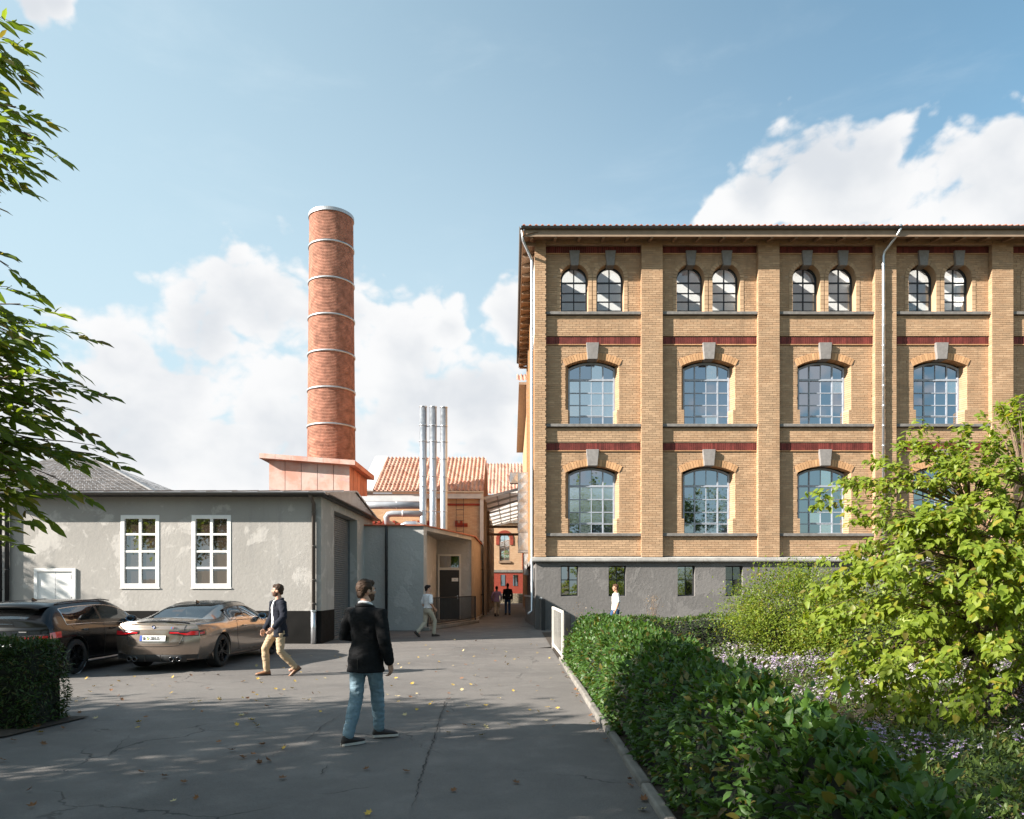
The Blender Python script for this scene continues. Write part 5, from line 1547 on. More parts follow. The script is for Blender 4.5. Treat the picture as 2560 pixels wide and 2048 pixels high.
# tail lamps: smoked housing, red light bar
for sg in (-1, 1):
    lo = lambda x: .715 + .045 * (1 - min(1, max(0, (abs(x) - .30) / .3))) - .02 * max(0, abs(x) - .6)
    hi = lambda x: .815 + .03 * max(0, (abs(x) - .5))
    rpatch((sg * .30, sg * .845), lo, hi, M_smoke, 'tail_lamp', off=.006, thick=.012)
    lo2 = lambda x: .765 - (.035 if abs(x) > .62 else .035 * max(0, (abs(x) - .5) / .12)) ; hi2 = lambda x: .79 + (.018 if abs(x) > .7 else 0) - (.02 if .5 < abs(x) < .66 else 0)
    rpatch((sg * .33, sg * .84), lo2, hi2, M_red, 'light_bar', off=.022, n=16)
spatch(0, .75, 2.85, 3.4, M_smoke, 'tail_lamp_side', .004); spatch(0, .6, 3.0, 3.3, M_red, 'light_bar_side', .009)
rpatch((-.62, .62), cst(.205), lambda x: .345 - .02 * abs(x), M_satin, 'rear_diffuser', n=24, off=.012, thick=.02)
rpatch((-.83, -.60), cst(.25), cst(.34), M_satin, 'bumper_insert', off=.008); rpatch((.60, .83), cst(.25), cst(.34), M_satin, 'bumper_insert', off=.008)
for x in (-.16, .16): rpatch((x - .008, x + .008), cst(.21), cst(.34), M_trim, 'diffuser_fin', n=2, off=.045)
for x in (-.50, -.375, .375, .50):
    p = rpt(x, .255, .02); ex = MB(); ex.lathe([(.034, -.02), (.034, .05), (.05, .06), (.05, -.06), (.044, -.06)], 0, 0, 20)
    e_ = ex.build('exhaust_tip', M_exh, bronze, smooth=True, world=False); e_.location = p; e_.rotation_euler = (R(90), 0, 0)
# shut lines of the boot lid
for pts in ([(-.60, .93), (-.57, .72), (-.52, .58), (-.46, .52), (0, .505), (.46, .52), (.52, .58), (.57, .72), (.60, .93)],):
    fine = catmull(pts, 6); MB().tube([rpt(x, z, .0015) for x, z in fine], .0055, 5).build('boot_shut_line', M_trim, bronze, world=False)
# number plate
pl = rpatch((-.26, .26), cst(.615), cst(.725), M_plate, 'number_plate', n=6, off=.026)
rpatch((-.26, -.215), cst(.617), cst(.723), M_eu, 'plate_band', n=2, off=.03, parent=pl)
rpatch((-.266, .266), cst(.609), cst(.731), M_trim, 'plate_surround', n=6, off=.022, parent=pl)
yp = rpt(0.0, .67, .0).y
text_obj('B', .095, M_txt, pl, (-.195, yp - .034, .669), (R(90), 0, 0), bold=.002); text_obj('2012', .095, M_txt, pl, (-.045, yp - .036, .669), (R(90), 0, 0), bold=.002)
for z, mt in ((.688, pmat('sticker_green', (.05, .25, .1), .5)), (.653, pmat('sticker_yellow', (.6, .5, .1), .5))):
    s_ = MB(); s_.lathe([(.0, 0), (.017, 0), (.017, .002)], 0, 0, 16); q_ = s_.build('plate_seal', mt, pl, world=False); q_.location = (-.088, yp - .036, z); q_.rotation_euler = (R(90), 0, 0)
# round badge quartered blue and white, and the side lettering
bd = thing_b = MB(); bd.lathe([(0, 0), (.037, 0), (.041, -.004), (.041, -.01)], 0, 0, 28)
bo = bd.build('round_badge', M_trim, bronze, world=False); pb_ = rpt(0, .885, .008); bo.location = pb_; bo.rotation_euler = (R(98), 0, 0)
for k in range(4):
    q_ = MB(); pts = [(0, 0)] + [(.027 * math.cos(a), .027 * math.sin(a)) for a in np.linspace(k * math.pi / 2, (k + 1) * math.pi / 2, 7)]
    q_.add([(p[0], p[1], .0025) for p in pts], [tuple(range(len(pts)))]); q_.build('badge_quarter', M_eu if k % 2 else M_plate, bo, world=False)
lt = text_obj('M4', .05, M_chrome, bronze, tuple(rpt(.40, .875, .012)), (R(95), 0, R(14)), 'model_lettering', .001)
for k, cc in enumerate(((.02, .25, .6), (.02, .05, .25), (.6, .02, .02))):
    p = rpt(.352 + .015 * k, .875, .012)
    MB().add([p + Vector((-.012, 0, -.017)), p + Vector((-.002, 0, -.017)), p + Vector((.012, 0, .017)), p + Vector((.002, 0, .017))], [(0, 1, 2, 3)]).build('badge_stripe', pmat('stripe%d' % k, cc, .4), bronze, world=False)
# lip spoiler on the boot edge
V = []; xs_ = np.linspace(-.66, .66, 23)
sp_ = MB(); 
ptsA = [rpt(x, .985 - .03 * abs(x / .66) ** 4, .01) for x in xs_]
for p, x in zip(ptsA, xs_): V += [p + Vector((0, .16, .012)), p + Vector((0, -.015, .035 - .015 * abs(x / .66) ** 2)), p + Vector((0, -.005, -.005))]
np_mesh('lip_spoiler', V, [(3*i + a, 3*i + 3 + a, 3*i + 3 + b, 3*i + b) for i in range(22) for a, b in ((0, 1), (1, 2))], M_trim, bronze, world=False, smooth=True)
def fin(parent, loc):
    f_ = MB(); f_.add([(-.018, -.07, 0), (.018, -.07, 0), (.022, .09, 0), (-.022, .09, 0), (0, -.085, .062), (0, -.03, .055)], [(0, 1, 4), (1, 2, 5), (1, 5, 4), (3, 0, 4), (3, 4, 5), (2, 3, 5)])
    o = f_.build('roof_aerial', M_trim, parent, world=False); o.location = loc
fin(bronze, (0, -.62, 1.335))
def mirror_(parent, x, y, z, mat, glass_col):
    for sg in (-1, 1):
        bm = bmesh.new(); bmesh.ops.create_uvsphere(bm, u_segments=16, v_segments=10, radius=1)
        me = bpy.data.meshes.new('door_mirror'); bm.to_mesh(me); bm.free(); me.materials.append(mat); me.polygons.foreach_set('use_smooth', [True] * len(me.polygons))
        o = link('door_mirror', me, parent, world=False); o.scale = (.115, .075, .075); o.location = (sg * (x + .09), y, z)
        MB().box(sg * x - .04, sg * x + .04, y - .03, y + .03, z - .06, z - .02).build('mirror_stalk', mat, parent, world=False)
        g_ = MB(); g_.lathe([(0, 0), (.8, 0), (.85, .1)], 0, 0, 16); q_ = g_.build('mirror_glass', glass_col, o, world=False); q_.rotation_euler = (R(90), 0, 0); q_.location = (0, -.72, 0)
M_mirr = glass_mat('blue_mirror_glass', .75, (.05, .2, .5), gcol=(.5, .75, 1.0))
mirror_(bronze, .86, .72, 1.0, M_trim, M_mirr)
def side_line(parent, Gd, pts, r, mat, name, NU=7, NV=5, off=0.0):
    nu, nv = Gd.shape[:2]
    for sg in (-1, 1):
        path = []
        for (u, v) in catmull(pts, 5):
            i, j = min(u * NU, nu - 1.001), min(v * NV, nv - 1.001); i0, j0 = int(i), int(j); a, b = i - i0, j - j0
            p = Gd[i0, j0] * (1-a)*(1-b) + Gd[i0+1, j0] * a*(1-b) + Gd[i0, j0+1] * (1-a)*b + Gd[i0+1, j0+1] * a*b
            path.append((sg * (p[0] + off), p[1], p[2]))
        MB().tube(path, r, 5).build(name, mat, parent, world=False)
side_line(bronze, GdB, [(4.9, 4.05), (4.75, 3.2), (4.7, 2.2), (4.95, 1.2), (5.1, .9), (8.3, .9), (8.6, 2), (8.5, 4.0)], .0045, M_trim, 'door_shut_line')
side_line(bronze, GdB, [(5.4, 3.35), (5.75, 3.36)], .018, M_bronze, 'door_handle', off=.012)
side_line(bronze, GdB, [(3.6, .25), (5, .15), (7, .15), (9, .25)], .03, M_satin, 'side_skirt')
# seats inside
def seats(parent, ys, hw, z):
    for y in ys:
        for sg in (-1, 1):
            m_ = MB(); m_.box(sg * hw - .24, sg * hw + .24, y - .08, y + .1, z, z + .5); m_.box(sg * hw - .24, sg * hw + .24, y, y + .5, z - .05, z + .1)
            s = m_.build('seat', M_seat, parent, world=False, bevel=.05)
            MB().box(sg * hw - .13, sg * hw + .13, y - .1, y - .0, z + .52, z + .68).build('headrest', M_seat, s, world=False, bevel=.04)
seats(bronze, (-.1,), .38, .5)

# ---------------- black hatchback
hatch_st = [
 st(-2.02, (.70,.24),(.79,.36),(.83,.56),(.835,.76),(.80,.93),(.66,1.06),(.38,1.09),(0,1.10)),
 st(-1.86, (.77,.22),(.86,.34),(.885,.56),(.885,.78),(.83,.955),(.655,1.18),(.40,1.235),(0,1.25)),
 st(-1.62, (.79,.21),(.87,.33),(.90,.56),(.90,.79),(.84,.965),(.625,1.30),(.41,1.36),(0,1.38)),
 st(-1.25, (.80,.21),(.88,.33),(.905,.56),(.905,.79),(.845,.965),(.60,1.345),(.41,1.40),(0,1.42)),
 st(-.80,  (.81,.21),(.875,.32),(.895,.55),(.895,.78),(.84,.96),(.59,1.37),(.41,1.42),(0,1.435)),
 st(-.30,  (.81,.21),(.87,.31),(.89,.54),(.89,.77),(.835,.95),(.59,1.38),(.41,1.425),(0,1.44)),
 st(.20,   (.81,.21),(.87,.31),(.89,.54),(.885,.76),(.83,.94),(.595,1.355),(.41,1.405),(0,1.42)),
 st(.65,   (.81,.21),(.87,.31),(.89,.54),(.885,.755),(.83,.935),(.63,1.235),(.42,1.29),(0,1.31)),
 st(1.10,  (.80,.22),(.87,.32),(.89,.54),(.885,.75),(.82,.92),(.68,1.03),(.42,1.07),(0,1.085)),
 st(1.55,  (.79,.23),(.87,.34),(.895,.55),(.885,.75),(.80,.89),(.65,.935),(.42,.965),(0,.98)),
 st(1.95,  (.75,.24),(.83,.36),(.855,.54),(.84,.71),(.75,.83),(.60,.87),(.40,.895),(0,.905)),
 st(2.22,  (.65,.25),(.72,.36),(.74,.52),(.73,.66),(.66,.75),(.55,.785),(.38,.805),(0,.815)),
]
black, GdK, rptk, rpatchk, spatchk = build_car(dict(name='hatchback', label='black five-door hatchback with roof spoiler beside the bronze coupe', loc=(-9.33, 15.62, 0), rot=R(-1), paint=M_blackpaint, halfw=.895,
    stations=hatch_st, shear=lambda y: [0]*8, axles=(-1.28, 1.40), wr=.34,
    glass=[(2.3, 7.3, 4.12, 4.84), (6.6, 8.5, 5.15, 7)], gnames=['side_window', 'windscreen'],
    strips=[(3.25, 3.32, 4.12, 4.84, M_chrome, 'quarter_bar'), (4.85, 5.05, 4.12, 4.84, M_trim, 'door_pillar')],
    trims=[([(2.3, 4.1), (7.3, 4.1), (7.3, 4.84), (2.3, 4.84), (2.3, 4.1)], M_chrome, .009)],
    rear_bulge=lambda z: .15 + .05 * math.exp(-((z - .55) / .2) ** 2) + (.0 if z < .9 else -.04), front_bulge=lambda z: .1, lip=M_blackpaint))
def hatch_glass():
    V = []; n, m = 12, 4
    for i in range(n + 1):
        for j in range(m + 1):
            t = j / m; x = -.56 + 1.12 * i / n; x *= (1 - .1 * t)
            V.append((x, -2.02 + .22 * t - .12 * (1 - (abs(x) / .62) ** 2.2), 1.0 + .26 * t))
    np_mesh('rear_window', V, [(i*(m+1)+j, (i+1)*(m+1)+j, (i+1)*(m+1)+j+1, i*(m+1)+j+1) for i in range(n) for j in range(m)], M_carglass, black, world=False, smooth=True)
hatch_glass()
# roof spoiler
V = []; xs_ = np.linspace(-.60, .60, 21)
for x in xs_:
    c_ = abs(x / .6) ** 3
    V += [(x, -1.62, 1.385 - .06 * c_), (x, -2.06 + .08 * c_, 1.335 - .05 * c_), (x, -2.05 + .08 * c_, 1.30 - .05 * c_), (x, -1.75, 1.27 - .05 * c_)]
np_mesh('roof_spoiler', V, [(4*i + a, 4*i + 4 + a, 4*i + 4 + b, 4*i + b) for i in range(20) for a, b in ((0, 1), (1, 2), (2, 3))], M_blackpaint, black, world=False, smooth=True)
for sg in (-1, 1):
    rpatchk((sg * .36, sg * .825), lambda x: .71 + .02 * (1 - min(1, (abs(x) - .36) / .3)), lambda x: .79 + .07 * max(0, (abs(x) - .45)), M_smoke, 'tail_lamp', off=.008, thick=.012)
    rpatchk((sg * .40, sg * .82), lambda x: .725, lambda x: .757 + (.03 if abs(x) > .68 else 0), M_red, 'light_bar', off=.024)
spatchk(0, 1.5, 2.85, 3.35, M_red, 'tail_lamp_side', .005)
plk = rpatchk((-.26, .26), cst(.60), cst(.71), M_plate, 'number_plate', n=6, off=.02)
ypk = rptk(0, .655).y; text_obj('B  203', .095, M_txt, plk, (-.19, ypk - .026, .655), (R(90), 0, 0), bold=.002)
p = rptk(.42, .86, .01); MB().box(-.07, .07, -.004, .004, -.008, .008).build('chrome_badge', M_chrome, black, world=False).location = p
fin(black, (0, -1.2, 1.415))
mirror_(black, .84, .62, 1.0, M_trim, M_mirr)
side_line(black, GdK, [(5.0, 4.05), (4.95, 2.5), (4.95, .9)], .004, M_satin, 'door_shut_line'); side_line(black, GdK, [(2.6, 4.0), (2.9, 2.8), (3.3, 1.2), (3.5, .9), (7.3, .9), (7.6, 2), (7.4, 4.0)], .004, M_satin, 'door_shut_line')
for u in (3.35, 5.3): side_line(black, GdK, [(u, 3.4), (u + .4, 3.4)], .018, M_chrome if u < 4 else M_blackpaint, 'door_handle', off=.012)
side_line(black, GdK, [(2.6, .2), (4, .15), (6, .15), (8, .25)], .028, M_zinc, 'side_skirt')
seats(black, (-.75, .2), .36, .55)
for sg in (-1, 1): MB().tube([(sg * .585, -1.5, 1.36), (sg * .59, -1.2, 1.40), (sg * .59, 0, 1.43), (sg * .6, .3, 1.40)], .012, 6).build('roof_rail', M_trim, black, world=False)
# ------------------------------------------------------------------ people
def cloth_mat(name, col, var=0.12, scale=25, rough=0.9, wash=0.0, bump=0.25):
    m = bpy.data.materials.new(name); m.use_nodes = True
    nb = NB(m.node_tree); b = m.node_tree.nodes['Principled BSDF']; o = nb.obj()
    cc = nb.mix(nb.noise(o, scale, 4, .6), tuple(v * (1 - var) for v in col), tuple(min(1, v * (1 + var)) for v in col))
    if wash: cc = nb.mix(nb.smooth(nb.noise(nb.vm('MULTIPLY', o, (1, 1, .45)), 7, 5, .6), .45, .7, 0, wash), cc, tuple(min(1, v * 1.7 + .05) for v in col))
    nb.put(b.inputs['Base Color'], cc); b.inputs['Roughness'].default_value = rough; b.inputs['Specular IOR Level'].default_value = .2
    fold = nb.noise(nb.vm('MULTIPLY', o, (1, 1, 2.2)), 9, 3, .5, 1.2)
    nb.put(b.inputs['Normal'], nb.bump(nb.m('ADD', fold, nb.m('MULTIPLY', nb.noise(o, 400, 2), .06)), bump, .03))
    return m
def skin_mat(name, col):
    m = bpy.data.materials.new(name); m.use_nodes = True
    nb = NB(m.node_tree); b = m.node_tree.nodes['Principled BSDF']; o = nb.obj()
    nb.put(b.inputs['Base Color'], nb.mix(nb.noise(o, 30, 4), tuple(v * .88 for v in col), col))
    b.inputs['Roughness'].default_value = .5; b.inputs['Subsurface Weight'].default_value = .12; b.inputs['Subsurface Radius'].default_value = (.02, .008, .004)
    return m
M_skin = skin_mat('light_skin', (0.56, 0.31, 0.215)); M_skin2 = skin_mat('tan_skin', (0.46, 0.24, 0.15)); M_skin3 = skin_mat('brown_skin', (0.12, 0.06, 0.04))
M_hair_b = cloth_mat('brown_hair', (0.055, 0.032, 0.02), .4, 60, .6, bump=.8); M_hair_d = cloth_mat('dark_hair', (0.014, 0.011, 0.010), .4, 60, .6, bump=.8)
M_hair_l = cloth_mat('light_brown_hair', (0.10, 0.05, 0.03), .4, 60, .6, bump=.8)
M_eye = pmat('eye_white', (.7, .68, .65), .3, var=0); M_pupil = pmat('pupil', (.02, .015, .01), .3, var=0); M_lip = pmat('lip', (.38, .14, .11), .5)
M_beard = cloth_mat('stubble', (0.10, 0.055, 0.038), .3, 120, .8)

def loft_rings(mb, rings, seg=20):
    """rings: (cx,cy,cz,rx,ry)"""
    vs = []
    for (cx, cy, cz, rx, ry) in rings:
        for k in range(seg):
            a = 2 * math.pi * k / seg; c, s = math.cos(a), math.sin(a)
            p = 2.4   # slightly squared ellipse
            q = (abs(c) ** p + abs(s) ** p) ** (-1 / p)
            vs.append((cx + rx * c * q, cy + ry * s * q, cz))
    n = len(rings); fs = [(i*seg + k, i*seg + (k+1) % seg, (i+1)*seg + (k+1) % seg, (i+1)*seg + k) for i in range(n - 1) for k in range(seg)]
    fs += [tuple(reversed(range(seg))), tuple(range((n-1)*seg, n*seg))]
    mb.add(vs, fs)
def limb(mb, pts, rads, seg=12):
    """round tapered limb with closed rounded ends"""
    pts = [Vector(p) for p in pts]; a = (pts[0] - pts[1]).normalized(); b = (pts[-1] - pts[-2]).normalized()
    P_ = [pts[0] + a * rads[0] * .85, pts[0] + a * rads[0] * .5] + pts + [pts[-1] + b * rads[-1] * .5, pts[-1] + b * rads[-1] * .85]
    R_ = [rads[0] * .45, rads[0] * .85] + list(rads) + [rads[-1] * .85, rads[-1] * .45]
    mb.tube(P_, R_, seg)
def ellipsoid(mb, c, r, rotz=0.0, nu=16, nv=10):
    vs = []; c = Vector(c)
    for j in range(1, nv):
        th = math.pi * j / nv
        for i in range(nu):
            ph = 2 * math.pi * i / nu
            p = Vector((r[0] * math.sin(th) * math.cos(ph), r[1] * math.sin(th) * math.sin(ph), r[2] * math.cos(th)))
            p.rotate(Matrix.Rotation(rotz, 3, 'Z')); vs.append(c + p)
    top = len(vs); vs += [c + Vector((0, 0, r[2])), c - Vector((0, 0, r[2]))]
    fs = []
    for j in range(nv - 2):
        for i in range(nu):
            k = (i + 1) % nu; fs.append((j*nu + i, (j+1)*nu + i, (j+1)*nu + k, j*nu + k))
    for i in range(nu):
        k = (i + 1) % nu; fs += [(top, i, k), (top + 1, (nv-2)*nu + k, (nv-2)*nu + i)]
    mb.add(vs, fs)
def remesh(mb, voxel, smooth_it, name, mat, parent, wr=0.0, wf=9.0, cut=None, seed=0):
    me = bpy.data.meshes.new(name + '_src'); me.from_pydata(mb.v, [], mb.f); me.update()
    o = bpy.data.objects.new(name + '_src', me); COL.objects.link(o)
    m = o.modifiers.new('r', 'REMESH'); m.mode = 'VOXEL'; m.voxel_size = voxel; m.use_smooth_shade = True
    if smooth_it:
        s = o.modifiers.new('s', 'SMOOTH'); s.iterations = smooth_it; s.factor = .5
    bpy.context.view_layer.update()
    me2 = bpy.data.meshes.new_from_object(o.evaluated_get(bpy.context.evaluated_depsgraph_get()))
    bpy.data.objects.remove(o); bpy.data.meshes.remove(me)
    if wr:
        n = len(me2.vertices); co = np.empty(n * 3, np.float32); no = np.empty(n * 3, np.float32)
        me2.vertices.foreach_get('co', co); me2.vertices.foreach_get('normal', no); co = co.reshape(-1, 3); no = no.reshape(-1, 3)
        d = np.array([noise.noise((p[0] * wf + seed, p[1] * wf, p[2] * wf * 1.9 + 2.5 * noise.noise((p[0] * 5, p[1] * 5, p[2] * 4 + seed)))) for p in co.tolist()], np.float32)
        co = co + no * (d * wr)[:, None]; me2.vertices.foreach_set('co', co.ravel()); me2.update()
    if cut:
        bm = bmesh.new(); bm.from_mesh(me2)
        bmesh.ops.delete(bm, geom=[f for f in bm.faces if cut(f.calc_center_median())], context='FACES')
        bm.to_mesh(me2); bm.free()
    me2.materials.clear(); me2.materials.append(mat)
    me2.polygons.foreach_set('use_smooth', [True] * len(me2.polygons))
    me2.name = name
    return link(name, me2, parent, world=False)

def ik(a, b, l1, l2, pole):
    """middle joint of a two-bone chain"""
    a = Vector(a); b = Vector(b); d = b - a; L = min(d.length, (l1 + l2) * .999); t = d.normalized()
    x = (l1 * l1 - l2 * l2 + L * L) / (2 * L); h = math.sqrt(max(0, l1 * l1 - x * x))
    p = Vector(pole); p = (p - t * p.dot(t)).normalized()
    return a + t * x + p * h, a + t * L

def person(loc, face, height, label, feet, wrists, wear, head_yaw=0.0, voxel=.009, lean=0.0, hair=M_hair_d, skin=M_skin, beard=False, hip_drop=0.0, elbow_pole=None, hair_len=0.0):
    """local frame: +Y is where the body faces, +X its right. feet: dict L/R -> (ankle xyz, toe yaw, pitch)"""
    t = thing('person', label, 'person', loc, face)
    t.scale = (height / 1.78,) * 3
    hipz = .93 - hip_drop
    S = lambda z: lean * max(0, z - .95)        # forward shift with height
    hips = {'L': Vector((-.095, 0, hipz)), 'R': Vector((.095, 0, hipz))}
    sho = {'L': Vector((-.185, S(1.44), 1.415 - hip_drop)), 'R': Vector((.185, S(1.44), 1.415 - hip_drop))}
    kn = {}; an = {}; el = {}; wr_ = {}
    for s in 'LR':
        a = Vector(feet[s][0]); kn[s], an[s] = ik(hips[s], a, .435, .43, (feet[s][1] * .0, 1, 0))
        pole = Vector(((-.55 if s == 'L' else .55), -1, 0)) if not elbow_pole else Vector(elbow_pole[s])
        el[s], wr_[s] = ik(sho[s], Vector(wrists[s]), .295, .265, pole)
    zd = -hip_drop
    torso = [(0, 0, .84+zd, .13, .10), (0, -.005, .92+zd, .168, .118), (0, S(1.0), 1.0+zd, .16, .112), (0, S(1.1)+.005, 1.10+zd, .142, .10), (0, S(1.22)+.005, 1.22+zd, .158, .108), (0, S(1.33), 1.33+zd, .172, .115), (0, S(1.42)-.01, 1.42+zd, .165, .095), (0, S(1.48)-.012, 1.475+zd, .095, .07)]
    hc = Vector((0, S(1.6) + .012, 1.655 + zd)); hy = Matrix.Rotation(head_yaw, 3, 'Z')
    def H(x, y, z):
        v = Vector((x, y, z)); v.rotate(hy); return hc + v
    # ---- body, one continuous surface
    b = MB(); loft_rings(b, torso)
    limb(b, [(0, S(1.46) - .012, 1.45+zd), (0, S(1.55) - .004, 1.57+zd)], (.062, .056), 14)
    ellipsoid(b, H(0, -.012, .022), (.076, .096, .098), head_yaw, 24, 16); ellipsoid(b, H(0, .022, -.048), (.058, .066, .068), head_yaw, 20, 12)
    ellipsoid(b, H(0, .062, -.088), (.03, .026, .024), head_yaw); ellipsoid(b, H(0, .072, .022), (.05, .02, .014), head_yaw)
    ellipsoid(b, H(0, .094, -.018), (.0115, .02, .018), head_yaw); ellipsoid(b, H(0, .086, .004), (.009, .014, .028), head_yaw); ellipsoid(b, H(0, .079, -.055), (.022, .014, .012), head_yaw)
    for sg in (-1, 1):
        ellipsoid(b, H(sg * .077, -.008, -.008), (.009, .021, .033), head_yaw + sg * .25); ellipsoid(b, H(sg * .045, .058, -.02), (.02, .018, .018), head_yaw)
    for s, sg in (('L', -1), ('R', 1)):
        limb(b, [sho[s] + Vector((-sg * .03, 0, -.01)), sho[s], sho[s].lerp(el[s], .5), el[s], el[s].lerp(wr_[s], .35), wr_[s]], (.055, .056, .048, .041, .039, .027))
        limb(b, [hips[s], hips[s].lerp(kn[s], .5), kn[s], kn[s].lerp(an[s], .35), an[s]], (.088, .076, .056, .055, .038))
        yaw = feet[s][1]; f = Vector((math.sin(yaw), math.cos(yaw), 0)); 
        limb(b, [an[s] + Vector((0, 0, -.03)), an[s] + f * .1 + Vector((0, 0, -.05))], (.035, .03))
        # hand: palm, four fingers, thumb
        d = (wr_[s] - el[s]).normalized(); fw = Vector((0, 1, 0)); fw = (fw - d * fw.dot(d)).normalized(); out = d.cross(fw).normalized()
        inn = -out if (out.x * sg) > 0 else out     # towards the body
        pc = wr_[s] + d * .05
        limb(b, [wr_[s], wr_[s] + d * .03 + fw * .004, wr_[s] + d * .085 + fw * .004], (.024, .027, .026), 10)
        limb(b, [wr_[s] + d * .035 - fw * .018, wr_[s] + d * .09 - fw * .022], (.018, .018), 8); limb(b, [wr_[s] + d * .035 + fw * .022, wr_[s] + d * .088 + fw * .026], (.018, .017), 8)
        for k, (o_, ln) in enumerate(((.033, .072), (.011, .082), (-.012, .076), (-.034, .058))):
            k0 = wr_[s] + d * .09 + fw * o_; k1 = k0 + d * ln * .45 + inn * .010; k2 = k1 + d * ln * .33 + inn * .026; k3 = k2 + d * ln * .1 + inn * .026
            limb(b, [k0, k1, k2, k3], (.0095, .009, .0085, .0075), 8)
        k0 = wr_[s] + d * .03 + fw * .03; limb(b, [k0, k0 + d * .03 + fw * .022 + inn * .008, k0 + d * .062 + fw * .026 + inn * .018], (.013, .011, .009), 8)
    body = remesh(b, min(voxel, .0065), 3, 'body', skin, t)
    # ---- eyes, brows, lips
    for sg in (-1, 1):
        m_ = MB(); ellipsoid(m_, H(sg * .031, .074, .004), (.0115, .0095, .0075), head_yaw, 10, 8); e_ = m_.build('eye', M_eye, t, True, world=False)
        m_ = MB(); ellipsoid(m_, H(sg * .031, .0805, .004), (.005, .005, .0055), head_yaw, 8, 6); m_.build('pupil', M_pupil, e_, True, world=False)
        m_ = MB(); ellipsoid(m_, H(sg * .033, .085, .027), (.021, .008, .0045), head_yaw, 10, 6); m_.build('eyebrow', hair, t, True, world=False)
    m_ = MB(); ellipsoid(m_, H(0, .090, -.056), (.019, .006, .0075), head_yaw, 10, 6); m_.build('lips', M_lip, t, True, world=False)
    # ---- hair
    m_ = MB(); ellipsoid(m_, H(0, -.022, .034), (.085, .100, .099), head_yaw, 24, 16); ellipsoid(m_, H(0, .04, .085), (.06, .05, .035), head_yaw); ellipsoid(m_, H(0, -.075, -.035 - hair_len), (.062, .035, .05), head_yaw)
    inv = hy.inverted()
    def face_cut(c):
        v = inv @ (c - hc)
        if v.z < -.082 - hair_len: return True
        if v.y > .0 and v.z < .048 + .05 * min(1, max(0, (.07 - v.y) / .07)) * (abs(v.x) > .05) * 0: return v.z < .055 and not (abs(v.x) > .062 and v.y < .03 and v.z > -.02)
        if v.y > -.03 and v.z < .0: return True
        return False
    remesh(m_, .009, 1, 'hair', hair, t, wr=.007, wf=45, cut=face_cut)
    if beard:
        m_ = MB(); ellipsoid(m_, H(0, .024, -.054), (.0615, .069, .070), head_yaw, 20, 14); ellipsoid(m_, H(0, .064, -.09), (.032, .028, .026), head_yaw)
        remesh(m_, .009, 1, 'beard', M_beard, t, wr=.003, wf=60, cut=lambda c: (lambda v: v.z > -.03 + .025 * (abs(v.x) > .05) or v.y < -.015 or (abs(v.x) < .024 and -.066 < v.z < -.044))(inv @ (c - hc)))
    # ---- trousers
    m_ = MB(); loft_rings(m_, [(0, -.005, .80+zd, .11, .10), (0, -.006, .87+zd, .168, .126), (0, -.006, .94+zd, .180, .128), (0, S(1), 1.03+zd, .164, .116)])
    for s in 'LR':
        cuff = an[s] + (kn[s] - an[s]).normalized() * .015
        limb(m_, [hips[s] + Vector((0, -.004, -.02)), hips[s].lerp(kn[s], .35), hips[s].lerp(kn[s], .7), kn[s], kn[s].lerp(cuff, .35), kn[s].lerp(cuff, .75), cuff], [q * wear.get('slim', 1) for q in (.100, .093, .080, .074, .073, .064, .062)], 14)
    remesh(m_, voxel, 2, 'trousers', wear['trousers'], t, wr=.0085, wf=13, seed=len(label) % 50)
    # ---- shoes
    for s in 'LR':
        yaw, pit = feet[s][1], feet[s][2]
        m_ = MB(); rings = [(-.075, .018, .03, .020), (-.06, .036, .052, .047), (-.02, .040, .060, .055), (.04, .044, .042, .046), (.10, .048, .030, .038), (.16, .045, .024, .031), (.20, .030, .018, .022), (.215, .012, .012, .01)]
        vs = []; seg = 14
        rot = Matrix.Rotation(-yaw, 3, 'Z') @ Matrix.Rotation(pit, 3, 'X')
        ank = an[s]; base = Vector((0, 0, -.088))
        for (y, rx, rz, cz) in rings:
            for k in range(seg):
                a = 2 * math.pi * k / seg; p = Vector((rx * math.cos(a), y, max(-.001, cz + rz * math.sin(a)))) + base
                vs.append(ank + rot @ p)
        n = len(rings); fs = [(i*seg + k, i*seg + (k+1) % seg, (i+1)*seg + (k+1) % seg, (i+1)*seg + k) for i in range(n-1) for k in range(seg)] + [tuple(reversed(range(seg))), tuple(range((n-1)*seg, n*seg))]
        m_.add(vs, fs); sh = m_.build('shoe', wear['shoes'], t, True, world=False)
        sl = MB(); out = []
        for (y, rx, rz, cz) in rings: out.append((rx + .004, y))
        poly = [(x, y) for x, y in out] + [(-x, y) for x, y in reversed(out)]
        sl.prism_z(poly, -.003, .022); sl.v = [tuple(ank + rot @ (Vector(p) + base)) for p in sl.v]; sl.build('sole', wear['sole'], sh, world=False)
        if wear.get('sock'): pass
    # ---- tops
    def top(name, mat, grow, hem, sleeve, cut=None, flare=0.0, coll=1.475, wr=.008):
        m_ = MB(); rings = []
        for (cx, cy, cz, rx, ry) in torso:
            if cz - zd > coll: continue
            f_ = flare * max(0, 1.15 - (cz - zd)) / .4
            if cz - zd < .99: rx, ry = max(rx, .166), max(ry, .121)
            if cz - zd < hem: continue
            rings.append((cx, cy, cz, rx + grow + f_, ry + grow + f_))
        cx, cy, cz, rx, ry = np.array([np.interp(hem + zd, [r[2] for r in torso], [r[i] for r in torso]) for i in range(5)])
        rings = [(cx, cy - .004, hem + zd, max(rx, .172 if name == 'jacket' else .158) + grow + flare, max(ry, .128 if name == 'jacket' else .115) + grow + flare)] + rings
        rings.append((0, S(1.47) - .012, coll + zd, .105, .078))
        loft_rings(m_, rings)
